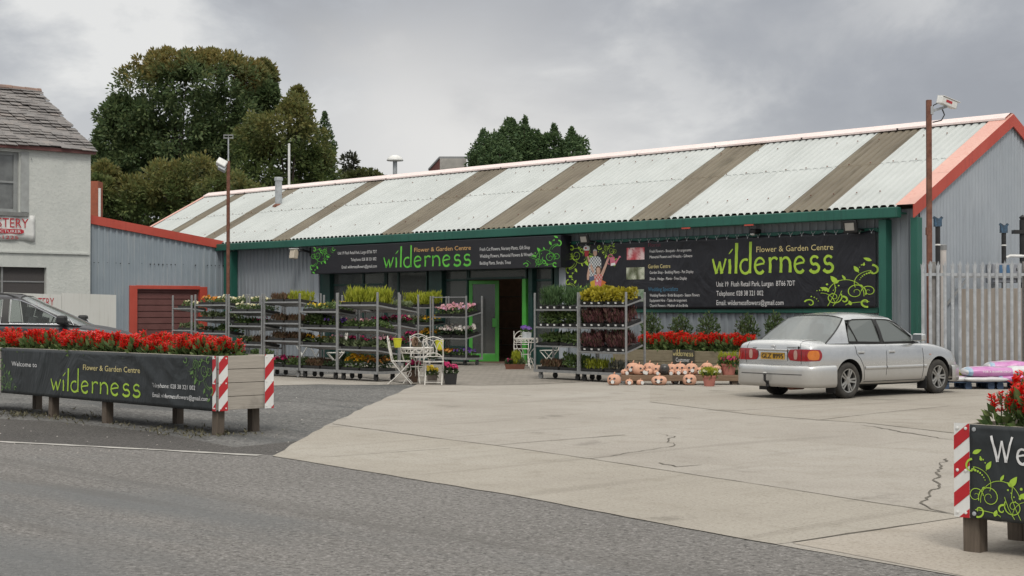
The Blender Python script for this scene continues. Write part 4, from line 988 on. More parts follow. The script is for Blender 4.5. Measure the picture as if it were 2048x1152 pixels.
# ---------------------------------------------------------------- big banner on the wall
YB = 28.36
p = PY(1133, 600, YB); q = PY(1752, 600, YB); bz0, bz1 = 1.515, 3.165; W_, H_ = q.x - p.x, bz1 - bz0
bn = thing('wall_banner', 'wide black vinyl banner with printed couple on the right half of the shop wall', 'banner', (p.x, YB, bz0)); P_ = Plane(bn, YB)
def wr(x, z):
    e = max(0, z / H_ - .55); s_ = 0
    for c in (3.9, 9.2, 6.9, .4): d = abs(x - c) - (1 - z / H_) * 1.1; s_ += .020 * math.exp(-(d / .13) ** 2) * e * 1.6
    return s_ + .006 * math.sin(x * 2.3 + z * 1.7)
mb = MB(); n, k = 150, 26
mb.grid([[(W_ * i / n, -wr(W_ * i / n, H_ * j / k), H_ * j / k - .025 * math.sin(math.pi * i / n) * (1 - j / k) + (.02 * math.cos(W_ * i / n * 11) * (j == k))) for i in range(n + 1)] for j in range(k + 1)])
mb.build('vinyl_sheet', M['banner'], bn, smooth=True, solid=.003)
tf = P_.tf(.008, wr); x_ = lambda u: P_.uv(u, 550)[0]
mb = MB(); logo(mb, x_(1426), x_(1669), .80, .355, tf); mb.build('name_lettering', M['print_lime'], bn)
mb = MB(); Tz(mb, 'Flower & Garden Centre', 1513, 1667, 1.28, .135, P_, tf); mb.build('subtitle_lettering', M['print_cream'], bn)
lines(bn, P_, tf, (('Unit 19  Flush Retail Park, Lurgan  BT66 7DT', 1433, 1590, .50), ('Telephone: 028 38 321 002', 1433, 1527, .285), ('Email: wildernessflowers@gmail.com', 1433, 1567, .065)), .12)
lines(bn, P_, tf, (('Fresh Flowers - Bouquets - Arrangements', 1300, 1383, 1.355), ('Memorial Flowers and Wreaths - Giftware', 1300, 1385, 1.215), ('Garden Shop - Bedding Plants - Pot Display', 1300, 1387, .835), ('Shrub - Hedge - Plants - Tree Display', 1300, 1374, .68),
                      ('Wedding Flowers - Bridal Bouquets - Season Flowers', 1300, 1399, .275), ('Equipment Hire - Table Arrangement', 1300, 1374, .15), ('Church Flowers - Mother of the Bride', 1300, 1376, .025)), .072)
mb = MB(); Tz(mb, 'Florist', 1297, 1322, 1.50, .10, P_, tf); mb.build('florist_heading', M['print_maroon'], bn)
mb = MB(); Tz(mb, 'Garden Centre', 1297, 1341, .97, .10, P_, tf); mb.build('garden_heading', M['print_cream'], bn)
mb = MB(); Tz(mb, 'Wedding Specialists', 1297, 1356, .41, .10, P_, tf); mb.build('wedding_heading', M['print_blue'], bn)
orn(bn, M['print_lime'], lambda x, z: tf(W_ - .03 - x * 1.18, .04 + z * .80), lambda x, z: tf(.05 + x * .72, .12 + z * .55), lambda x, z: tf(.05 + x * .78, H_ - .06 - z * .62), lambda x, z: tf(1.75 - x * .42, H_ - .05 - z * .42))
def zq(zx, zy): return P_.uv(1100 + zx / 5.76, 440 + zy / 5.76)
def photo_mat(name, a, c, e, sc_):
    m, t, b = new_mat(name); vo = nn(t, 'ShaderNodeTexVoronoi', feature='SMOOTH_F1'); vo.inputs['Scale'].default_value = sc_
    wire(t, obj_co(t, (1, 1, .7)), vo.inputs['Vector']); f = noise_n(t, obj_co(t), sc_ * 1.6, 3, .6, 1.5)
    cc_ = ramp_n(t, vo.outputs['Distance'], [(.1, a), (.45, c), (.62, e)]).outputs[0]; wire(t, mix_n(t, map_range(t, f, .5, .7), cc_, a), b.inputs['Base Color']); b.inputs['Roughness'].default_value = .5; return m
for nm, m_, a, c in (('tulip_picture', photo_mat('tulip_print', (.36, .03, .04), (.5, .07, .09), (.72, .55, .55), 4.5), (888, 322), (1092, 495)), ('garden_picture', photo_mat('garden_print', (.20, .24, .15), (.55, .57, .46), (.10, .11, .06), 5), (882, 548), (1092, 728)),
                     ('wedding_picture', photo_mat('wedding_print', (.12, .2, .12), (.3, .36, .28), (.6, .6, .55), 5), (872, 800), (1086, 980))):
    (xa, za), (xb, zb) = zq(*a), zq(*c); zb = za - .30 if nm != 'wedding_picture' else za - .3
    mb = MB(); mb.grid([[tf(xa + (xb - xa) * i / 8, zz) for i in range(9)] for zz in (zb, za)]); mb.build(nm, m_, bn)
M['check'] = None
m, t, bs = new_mat('checked_shirt_print'); ck = nn(t, 'ShaderNodeTexChecker'); ck.inputs['Scale'].default_value = 22; ck.inputs[1].default_value = (.62, .64, .64, 1); ck.inputs[2].default_value = (.14, .15, .17, 1); wire(t, obj_co(t), ck.inputs[0]); wire(t, ck.outputs[0], bs.inputs['Base Color']); M['check'] = m
m, t, bs = new_mat('red_check_print'); ck = nn(t, 'ShaderNodeTexChecker'); ck.inputs['Scale'].default_value = 20; ck.inputs[1].default_value = (.5, .08, .07, 1); ck.inputs[2].default_value = (.55, .4, .36, 1); wire(t, obj_co(t), ck.inputs[0]); wire(t, ck.outputs[0], bs.inputs['Base Color']); M['rcheck'] = m
M['hair'] = pm('brown_hair_print', (.09, .045, .025), (.14, .075, .04), 9, .6); M['hair_pale'] = pm('pale_hair_print', (.6, .6, .58), (.42, .42, .41), 9, .6)
M['p_yellow'] = pm('yellow_print', (.66, .42, .03), None, 6, .5); M['p_orange'] = pm('deep_orange_print', (.58, .16, .04), None, 6, .5); M['p_jean'] = pm('denim_print', (.09, .12, .2), None, 8, .6)
def art(name, parts):
    mb = MB(); ml = []
    for i, (m_, pts) in enumerate(parts):
        if m_ not in ml: ml.append(m_)
        mb.poly([P_.tf(.010 + i * .0012, wr)(*zq(*q_)) for q_ in pts], ml.index(m_))
    mb.build(name, [M[k_] for k_ in ml], bn)
art('printed_man', [('check', [(462, 438), (500, 418), (545, 418), (582, 432), (592, 480), (590, 620), (530, 640), (455, 660), (446, 540)]), ('print_skin', [(446, 540), (462, 600), (452, 690), (430, 692), (428, 640)]), ('p_jean', [(455, 655), (530, 640), (528, 720), (465, 720)]),
    ('print_skin', [(500, 352), (515, 340), (535, 345), (545, 370), (542, 402), (525, 418), (506, 406), (499, 380)]), ('hair_pale', [(497, 366), (502, 345), (520, 336), (540, 343), (546, 366), (535, 356), (510, 356)])])
art('printed_girl', [('print_skin', [(428, 425), (445, 412), (470, 480), (500, 560), (538, 630), (515, 655), (478, 575)]), ('print_skin', [(668, 425), (692, 428), (655, 530), (610, 650), (578, 638), (625, 530)]), ('hair', [(527, 560), (535, 538), (560, 528), (585, 540), (594, 575), (586, 620), (530, 620)]),
    ('rcheck', [(510, 640), (545, 622), (580, 622), (614, 636), (600, 700), (518, 705)]), ('print_skin', [(538, 558), (556, 545), (577, 552), (583, 585), (575, 615), (558, 628), (541, 612)]), ('p_yellow', [(468, 712), (520, 690), (530, 782), (478, 782)]), ('p_orange', [(598, 690), (652, 716), (600, 782), (566, 776)]), ('print_pink', [(520, 703), (600, 698), (585, 782), (528, 782)]), ('print_white', [(540, 690), (556, 688), (556, 712), (541, 712)])])
art('printed_flowerpot', [('print_red', [(398, 350), (452, 350), (442, 420), (406, 420)]), ('print_white', [(384, 332), (395, 305), (420, 294), (450, 302), (462, 325), (450, 352), (400, 352)]), ('print_red', [(400, 320), (418, 310), (430, 326), (412, 338)])])
art('printed_watering_can', [('print_pink', [(688, 432), (745, 424), (757, 518), (700, 532)]), ('print_pink', [(750, 480), (800, 425), (790, 418), (812, 412), (822, 428), (806, 434), (760, 512)]), ('print_white', [(704, 500), (752, 490), (756, 518), (702, 531)])])
mb = MB(); mb.ribbon([zq(a_, b_) for a_, b_ in arc(700, 440, 32, -42, 0, 200, 12)], .022, P_.tf(.012, wr)); mb.ribbon([zq(a_, b_) for a_, b_ in arc(688, 470, 24, -40, 90, 270, 10)], .022, P_.tf(.012, wr)); mb.build('printed_can_handle', M['print_pink'], bn)
mb = MB()
for i in range(31):
    x = .1 + i * (W_ - .2) / 30; mb.lathe([(.012, 0), (.016, .004), (.016, .008)], (x, -.006, H_ - .03), 8, M=Matrix.Rotation(rad(90), 4, 'X').to_3x3())
mb.build('eyelet', M['galv_pale'], bn)
# rope lacing along the top
for i in range(31): x = .1 + i * (W_ - .2) / 30; mb = MB(); mb.tube([(x - .05, -.004, H_ + .05), (x, -.014, H_ - .02), (x + .05, -.004, H_ + .05)], .006, 5); mb.build('rope_tie', M['galv_pale'], bn)

# ---------------------------------------------------------------- house banner and boarded wall lettering
q0, q1 = PX(-70, 456, XH + .05), PX(70, 456, XH + .05); zt, zb = PX(35, 430, XH).z, PX(35, 483, XH).z
hb = thing('house_banner', 'white banner with red lettering fixed under the upstairs window of the rendered house', 'banner', (XH + .05, q0.y, zb)); L_ = q1.y - q0.y; Hh = zt - zb
mb = MB(); mb.grid([[(.02 * math.sin(i * .9 + j * .3), L_ * i / 24, Hh * j / 4 - .05 * math.sin(math.pi * i / 24 * 2) * (j != 4)) for i in range(25)] for j in range(5)]); mb.build('vinyl_sheet', M['white'], hb, smooth=True, solid=.004)
tfh = lambda off: (lambda y, z: Vector((off, y, z)))
yy = lambda u: PX(u, 456, XH + .05).y - q0.y
mb = MB(); put_text(mb, 'STERY', yy(-6), yy(56), Hh * .52, Hh * .36, tfh(.03)); put_text(mb, '41225', yy(-8), yy(36), Hh * .08, Hh * .13, tfh(.03))
mb.poly([tfh(.028)(y, z) for y, z in ((yy(-60), Hh * .29), (yy(42), Hh * .29), (yy(47), Hh * .33), (yy(47), Hh * .42), (yy(42), Hh * .46), (yy(-60), Hh * .46))]); mb.build('red_lettering', M['print_red'], hb)
mb = MB(); put_text(mb, 'ACTURER', yy(-9), yy(41), Hh * .32, Hh * .11, tfh(.034)); mb.build('white_lettering', M['print_white'], hb)
mb = MB(); tw = lambda y, z: Vector((XW + .006, y, z)); put_text(mb, 'STERY', PX(70, 600, XW).y, PX(108, 600, XW).y, PX(95, 613, XW).z, .26, tw); mb.build('lettering', M['print_red'], wb, world=True)

# ================================================================ roadside planters
def stripes(mb, x0, x1, z0, z1, y, face='y', rise=1.05, band=.145, phase=0.0):
    """white panel with slanting red bands, cut to its rectangle"""
    w, h = x1 - x0, z1 - z0
    def put(q, mi, off): mb.poly([((x0 + a, y - off, z0 + c) if face == 'y' else (y + off, x0 + a, z0 + c)) for a, c in q], mi)
    put([(0, 0), (w, 0), (w, h), (0, h)], 0, .004)
    s_ = rise * w; z = -s_ - phase
    while z < h:
        for_poly = [(0, z), (w, z + s_), (w, z + s_ + band), (0, z + band)]
        def clip(poly, lim, keep_less):
            out = []
            for (a, c), (a2, c2) in zip(poly, poly[1:] + poly[:1]):
                i1 = c <= lim if keep_less else c >= lim; i2 = c2 <= lim if keep_less else c2 >= lim
                if i1: out.append((a, c))
                if i1 != i2: t_ = (lim - c) / (c2 - c); out.append((a + (a2 - a) * t_, lim))
            return out
        q = clip(for_poly, h, True); q = clip(q, 0, False) if q else q
        if len(q) > 2: put(q, 1, .006)
        z += 2 * band
# left planter -----------------------------------------------------------
LX0, LX1, LY0, LY1, LZ0, LZ1 = -22.6, -15.5, 10.03, 10.82, .285, .935
lpn = thing('timber_planter', 'long timber planter on posts left of the entrance, filled with red salvias', 'planter', (LX1, LY0, 0))
def planter_box(root, x0, x1, y0, y1, z0, z1, posts, endside):
    mb = MB(); m2 = MB(); nb = 4; h = (z1 - z0) / nb
    for k in range(nb):
        a, c = z0 + k * h + .003, z0 + (k + 1) * h - .003; j = R.uniform(-.004, .004)
        mb.box((x0 + .051, y0 + j, a), (x1 - .051, y0 + .05, c)); m2.box((x0 + .051, y1 - .05, a), (x1 - .051, y1 + j, c))
    for b_ in (mb, m2): bevel(b_.build('side_board', M['plank_x'], root, world=True), .004)
    mb = MB(); m2 = MB()
    for k in range(nb):
        a, c = z0 + k * h + .003, z0 + (k + 1) * h - .003; j = R.uniform(-.004, .004)
        mb.box((x0 + j, y0, a), (x0 + .05, y1, c)); m2.box((x1 - .05, y0, a), (x1 + j, y1, c))
    for b_ in (mb, m2): bevel(b_.build('end_board', M['plank'], root, world=True), .004)
    mb = MB(); mb.box((x0 + .055, y0 + .055, z0 + .02), (x1 - .055, y1 - .055, z1 - .09)); mb.build('soil', M['soil'], root, world=True)
    for x, y in posts:
        mb = MB(); s_ = .055; l_ = R.uniform(-.015, .015)
        mb.add([(x - s_ + l_, y - s_, -.02), (x + s_ + l_, y - s_, -.02), (x + s_ + l_, y + s_, -.02), (x - s_ + l_, y + s_, -.02), (x - s_, y - s_, z0 + .015), (x + s_, y - s_, z0 + .015), (x + s_, y + s_, z0 + .015), (x - s_, y + s_, z0 + .015)],
               [(0, 3, 2, 1), (4, 5, 6, 7), (0, 1, 5, 4), (1, 2, 6, 5), (2, 3, 7, 6), (3, 0, 4, 7)])
        bevel(mb.build('post', M['post_wood'], root, world=True), .008)
fpx = [PG(u, v) for u, v in ((437, 868), (288, 840), (140, 831), (8, 818))]
posts = [(p.x, LY0 + .07) for p in fpx] + [(p.x, LY1 - .09) for p in (PY(519, 800, LY1), PY(368, 800, LY1), PY(228, 800, LY1), PY(86, 800, LY1))]
planter_box(lpn, LX0, LX1, LY0, LY1, LZ0, LZ1, posts, 1)
bl = thing('planter_banner', 'dark grey banner with green name lettering along the front of the left planter', 'banner', (PY(3, 740, LY0 - .02).x, LY0 - .02, LZ0 - .01)); P_ = Plane(bl, LY0 - .02)
W_, H_ = PY(426, 740, LY0 - .02).x - bl.location.x, LZ1 - LZ0 + .005
def wl_(x, z):
    d = (x - 4.2) * .55 + (z - .4) * .8; d2 = (x - 4.5) * .5 + (z - .2) * .85
    return .004 + .012 * math.exp(-(d / .06) ** 2) * (x > 3.6) + .012 * math.exp(-(d2 / .05) ** 2) * (x > 3.4) + .004 * math.sin(x * 3)
mb = MB(); mb.grid([[(W_ * i / 90, -wl_(W_ * i / 90, H_ * j / 14), H_ * j / 14) for i in range(91)] for j in range(15)]); mb.build('vinyl_sheet', M['banner_grey'], bl, smooth=True, solid=.003)
tf = P_.tf(.007, wl_); x_ = lambda u: P_.uv(u, 740)[0]
def zl(u, v): return P_.uv(u, v)[1]
mb = MB(); logo(mb, x_(103), x_(283), zl(195, 787), .155, tf); mb.build('name_lettering', M['print_lime'], bl)
mb = MB(); put_text(mb, 'Flower & Garden Centre', x_(168), x_(281), zl(225, 743), .075, tf); mb.build('subtitle_lettering', M['print_cream'], bl)
for s_, u0, u1, z, h in (('Welcome to', 25, 75, zl(50, 733), .068), ('Telephone: 028 38 321 002', 307, 392, zl(350, 777), .055), ('Email: wildernessflowers@gmail.com', 307, 417, zl(362, 798), .055)): mb = MB(); put_text(mb, s_, x_(u0), x_(u1), z, h, tf); mb.build('text_line', M['print_white'], bl)
orn(bl, pm('dull_green_print', (.10, .2, .055), (.14, .25, .07), 3, .5), lambda x, z: tf(-.02 + x * .34, .05 + z * .34), lambda x, z: tf(W_ - .02 - x * .40, H_ - .02 - z * .40))
def chevron_panel(label, x0, x1, z0, z1, y, face, loc, phase=0.0, rise=1.05, band=.145):
    c_ = thing('chevron_panel', label, 'marker panel', loc, 0, 'red and white chevron marker panels on the planters')
    mb = MB(); stripes(mb, x0, x1, z0, z1, y, face, rise, band, phase)
    o = mb.build('striped_face', [M['white'], M['stripe_red']], c_, world=True)
    mb = MB()
    if face == 'y': mb.box((x0, y - .0035, z0), (x1, y + .002, z1))
    else: mb.box((y - .002, x0, z0), (y + .0035, x1, z1))
    mb.build('backing_plate', M['galv_pale'], c_, world=True)
    mb = MB()
    for a in (x0 + .025, x1 - .025):
        for z in (z0 + .03, (z0 + z1) / 2, z1 - .03):
            Mx = (Matrix.Rotation(rad(90), 4, 'X') if face == 'y' else Matrix.Rotation(rad(90), 4, 'Y')).to_3x3()
            mb.lathe([(.010, 0), (.010, .004), (.0, .007)], (a, y - .006, z) if face == 'y' else (y + .006, a, z), 8, M=Mx)
    mb.build('screw', M['white'], c_, world=True)
xa = PY(425.5, 760, LY0 - .02).x
chevron_panel('narrow chevron strip on the front face at the right end of the left planter', xa, LX1 - .012, LZ0 - .005, LZ1, LY0 - .02, 'y', (xa, LY0 - .02, LZ0), .04)
ya, yb = LY0 - .0, LY0 + .125
chevron_panel('chevron strip on the near edge of the left planter end boards', ya, yb, LZ0 - .005, LZ1 + .0, LX1 + .008, 'x', (LX1 + .008, ya, LZ0), .02)
chevron_panel('chevron strip on the far edge of the left planter end boards', LY1 - .135, LY1 - .005, LZ0 + .0, LZ1 + .005, LX1 + .008, 'x', (LX1 + .008, LY1 - .135, LZ0), .10)
# right planter ----------------------------------------------------------
RX0, RX1, RY0, RY1, RZ0, RZ1 = -4.93, -1.9, 8.54, 9.3, .215, .79
rpn = thing('timber_planter', 'timber planter on posts with dark welcome banner, cut off at the right of the photo', 'planter', (RX0, RY0, 0))
planter_box(rpn, RX0, RX1, RY0, RY1, RZ0, RZ1, [(PY(1950, 1000, RY0 + .06).x, RY0 + .06), (PY(2036, 1000, RY1 - .07).x, RY1 - .07), (-3.3, RY0 + .06), (-3.2, RY1 - .06), (-2.0, RY0 + .06)], 0)
xb_ = PY(1941, 900, RY0 - .02).x
chevron_panel('wide chevron panel on the front left end of the right planter', RX0 + .002, xb_ - .004, RZ0, RZ1 + .003, RY0 - .02, 'y', (RX0, RY0 - .02, RZ0), .03, .82, .088)
br_ = thing('planter_banner', 'dark grey welcome banner with lime scrolls on the right planter', 'banner', (xb_, RY0 - .02, RZ0)); P_ = Plane(br_, RY0 - .02); W_, H_ = RX1 - xb_, RZ1 - RZ0
wl2 = lambda x, z: .004 + .006 * math.exp(-((z - .50 + x * .13) / .03) ** 2) * (x < 1.2) + .003 * math.sin(x * 4)
mb = MB(); mb.grid([[(W_ * i / 60, -wl2(W_ * i / 60, H_ * j / 20), H_ * j / 20) for i in range(61)] for j in range(21)]); mb.build('vinyl_sheet', M['banner_grey'], br_, smooth=True, solid=.003)
tf = P_.tf(.007, wl2)
x1_, z1_ = P_.uv(1985, 923); x2_, _ = P_.uv(2027, 923); kx = (x2_ - x1_) / 1.65
mb = MB(); word(mb, 'Welcome to', x1_, z1_, .090, kx, tf); mb.build('welcome_lettering', M['print_white'], br_)
mb = MB(); ornament(mb, lambda x, z: tf(.0 + x * .33, .02 + z * .31), 0, .62); mb.build('ornament', M['print_lime'], br_)
mb = MB()
for z in (.03, H_ - .03): mb.lathe([(.014, 0), (.012, .004), (0, .006)], (.03, -.012, z), 10, M=Matrix.Rotation(rad(90), 4, 'X').to_3x3())
mb.build('eyelet', M['galv_pale'], br_)
# ================================================================ bedding plants
LM = {
 'green': leaf_mat('bedding_leaf', [(.055, .095, .032), (.09, .145, .045), (.13, .19, .062), (.17, .22, .085)]),
 'dark': leaf_mat('dark_leaf', [(.030, .05, .026), (.05, .08, .035), (.075, .11, .045)]),
 'pale': leaf_mat('pale_leaf', [(.13, .17, .08), (.18, .22, .11), (.24, .28, .15), (.09, .13, .05)]),
 'lime': leaf_mat('lime_leaf', [(.25, .29, .025), (.34, .37, .035), (.42, .44, .06), (.18, .23, .02)], .5, .35),
 'gold': leaf_mat('golden_leaf', [(.30, .26, .02), (.42, .36, .03), (.50, .43, .06), (.20, .19, .02)], .5, .35),
 'rose': leaf_mat('rosemary_leaf', [(.05, .10, .042), (.08, .145, .055), (.11, .175, .075)]),
 'brown': leaf_mat('heather_leaf', [(.11, .06, .038), (.15, .08, .048), (.08, .075, .036), (.19, .115, .075)]),
 'mauve': leaf_mat('pink_heather_leaf', [(.13, .05, .06), (.19, .075, .085), (.08, .07, .04), (.25, .12, .12)]),
 'grey': leaf_mat('grey_leaf', [(.09, .095, .08), (.13, .135, .115), (.06, .065, .05)]),
}
FM = {
 'yellow': leaf_mat('yellow_flower', [(.68, .46, .02), (.72, .56, .06), (.62, .36, .01)], .5, .2),
 'mum': leaf_mat('orange_yellow_flower', [(.66, .32, .01), (.70, .42, .02), (.58, .24, .01)], .5, .2),
 'orange': leaf_mat('orange_flower', [(.62, .20, .02), (.66, .32, .05), (.55, .14, .02), (.68, .48, .2)], .5, .2),
 'pink': leaf_mat('magenta_flower', [(.52, .02, .14), (.42, .02, .10), (.60, .08, .22)], .5, .2),
 'lpink': leaf_mat('light_pink_flower', [(.62, .28, .32), (.68, .42, .44), (.55, .2, .25), (.58, .40, .60)], .5, .2),
 'white': leaf_mat('white_flower', [(.72, .68, .60), (.66, .60, .50), (.74, .72, .70), (.5, .34, .36)], .5, .2),
 'cream': leaf_mat('cream_flower', [(.66, .62, .40), (.70, .68, .52), (.55, .45, .2)], .5, .2),
 'purple': leaf_mat('purple_flower', [(.13, .06, .30), (.20, .10, .40), (.09, .04, .20)], .5, .2),
 'bronze': leaf_mat('bronze_flower', [(.32, .12, .03), (.40, .18, .04), (.22, .08, .03)], .5, .2),
 'red': leaf_mat('scarlet_flower', [(.80, .026, .018), (.72, .018, .014), (.86, .05, .032), (.64, .013, .012)], .45, .35),
}
def disc(mb, p, n, r, k=6, mi=0):
    n = n.normalized(); a = n.orthogonal().normalized(); b = n.cross(a)
    mb.add([p + (a * math.cos(t) + b * math.sin(t)) * r for t in (2 * math.pi * i / k for i in range(k))], [range(k)], mi)
#         height leafL leafW n mode  leaf  flower nf  fr  where
SPEC = {
 'lime spires':        (.245, .15, .026, 620, 'up', 'lime', None, 0, 0),
 'lime heather':       (.17, .10, .020, 420, 'up', 'lime', None, 0, 0),
 'golden shrubs':      (.19, .085, .05, 700, 'ball', 'gold', None, 0, 0),
 'rosemary':           (.33, .13, .018, 900, 'up', 'rose', None, 0, 0),
 'green bedding':      (.12, .08, .040, 260, 'ball', 'green', None, 0, 0),
 'tall green shrubs':  (.22, .09, .04, 560, 'ball', 'green', None, 0, 0),
 'pale green bedding': (.11, .08, .045, 260, 'ball', 'pale', None, 0, 0),
 'broad green leaves': (.14, .11, .055, 240, 'ball', 'green', None, 0, 0),
 'dark seedlings':     (.09, .07, .03, 220, 'ball', 'dark', None, 0, 0),
 'brown heathers':     (.13, .08, .022, 560, 'up', 'brown', None, 0, 0),
 'pink heathers':      (.24, .12, .022, 800, 'up', 'mauve', None, 0, 0),
 'grey lavender':      (.14, .09, .018, 420, 'up', 'grey', None, 0, 0),
 'yellow pansies':     (.10, .07, .035, 170, 'ball', 'green', 'yellow', 26, .034),
 'magenta cyclamen':   (.12, .07, .040, 170, 'ball', 'dark', 'pink', 46, .036),
 'orange pansies':     (.11, .07, .035, 170, 'ball', 'green', 'orange', 44, .036),
 'white pansies':      (.11, .07, .035, 170, 'ball', 'green', 'cream', 30, .034),
 'light pink pansies': (.14, .07, .035, 180, 'ball', 'green', 'lpink', 54, .042),
 'white pink pansies': (.14, .07, .035, 180, 'ball', 'dark', 'white', 54, .042),
 'purple pansies':     (.12, .07, .035, 170, 'ball', 'green', 'purple', 44, .036),
 'yellow chrysanthemums': (.17, .07, .035, 170, 'ball', 'green', 'mum', 80, .034),
 'bronze chrysanthemums': (.15, .07, .035, 190, 'ball', 'dark', 'bronze', 60, .030),
 'mixed red primulas': (.10, .07, .035, 190, 'ball', 'dark', 'pink', 16, .03),
 'amber pansies':      (.11, .07, .035, 170, 'ball', 'green', 'mum', 30, .034),
}
def plant_bits(spec, w, d, seed):
    rng = random.Random(seed); h, ll, lw, n, mode, lm, fm, nf, fr = SPEC[spec]; a, f = MB(), MB()
    h *= 1.36; n = int(n * 1.6); nf = int(nf * 1.5)
    nx, ny = max(2, round(w / .11)), max(2, round(d / .12)); cs = [((i + .5) / nx * w - w / 2 + rng.uniform(-.02, .02), (j + .5) / ny * d - d / 2 + rng.uniform(-.02, .02), rng.uniform(.8, 1.15)) for i in range(nx) for j in range(ny)]
    for k in range(n):
        cx, cy, cs_ = rng.choice(cs)
        if mode == 'up':
            p = Vector((cx + rng.gauss(0, .028), cy + rng.gauss(0, .028), h * cs_ * rng.uniform(0, .72))); dv = Vector((rng.gauss(0, .28), rng.gauss(0, .28), 1))
        else:
            e = rdir(rng, .35); rr = rng.uniform(.4, 1); p = Vector((cx + e.x * .055 * rr, cy + e.y * .055 * rr, max(.0, h * cs_ * (.42 + .45 * e.z * rr)))); dv = e + rdir(rng) * .6
        a.leaf(p, dv, rdir(rng), ll * rng.uniform(.6, 1.2), lw * rng.uniform(.7, 1.3))
    for k in range(nf):
        cx, cy, cs_ = rng.choice(cs); e = rdir(rng, .8)
        p = Vector((cx + e.x * .06, cy + e.y * .06, h * cs_ * rng.uniform(.75, 1.15)))
        nrm = (e + Vector((rng.gauss(0, .3), rng.gauss(-.5, .3), .35)))
        disc(f, p, nrm, fr * rng.uniform(.7, 1.15), 6)
    return a, f
TRW, TRD = .60, .46
_pc = {}
def tray_proto(spec, var):
    key = (spec, var)
    if key in _pc: return _pc[key]
    a, f = plant_bits(spec, TRW - .05, TRD - .05, hash(spec) % 1 + sum(map(ord, spec)) + var * 77)
    t_ = MB(); w, d = TRW / 2 - .005, TRD / 2; hh = .06
    t_.box((-w, -d, 0), (w, d, .008))
    for x0, x1, y0, y1 in ((-w, w, -d, -d + .012), (-w, w, d - .012, d), (-w, -w + .012, -d + .012, d - .012), (w - .012, w, -d + .012, d - .012)): t_.box((x0, y0, .008), (x1, y1, hh))
    t_.box((-w + .012, -d + .012, .03), (w - .012, d - .012, .045))
    mesh = {}
    for nm, mb, mt in (('tray', t_, M['tray']), ('foliage', a, LM[SPEC[spec][5]])) + ((('flowers', f, FM[SPEC[spec][6]]),) if f.v else ()):
        me = bpy.data.meshes.new(nm); me.from_pydata(mb.v, [], mb.f); me.update(); me.materials.append(mt); mesh[nm] = me
    _pc[key] = mesh; return mesh
lbm = MB()
for i in range(3): lbm.box((-.22 + i * .2, -TRD / 2 - .006, .012), (-.17 + i * .2, -TRD / 2 - .001, .048))
LABEL_ME = bpy.data.meshes.new('price_label'); LABEL_ME.from_pydata(lbm.v, [], lbm.f); LABEL_ME.materials.append(M['white'])
_tk = [0]
def tray(spec, loc, tilt, label, tags=False):
    _tk[0] += 1; ms = tray_proto(spec, _tk[0] % 3)
    r_ = thing('plant_tray', label, 'plant tray', loc, 0, 'trays of bedding plants on the trolleys'); r_.rotation_euler = (tilt, 0, 0)
    for nm, me in ms.items():
        o = bpy.data.objects.new(nm, me); col.objects.link(o); o.parent = r_
        if nm == 'foliage': o.location = (0, 0, .04)
        if nm == 'flowers': o.location = (0, 0, .045)
    if tags: o = bpy.data.objects.new('price_label', LABEL_ME); col.objects.link(o); o.parent = r_
    return r_

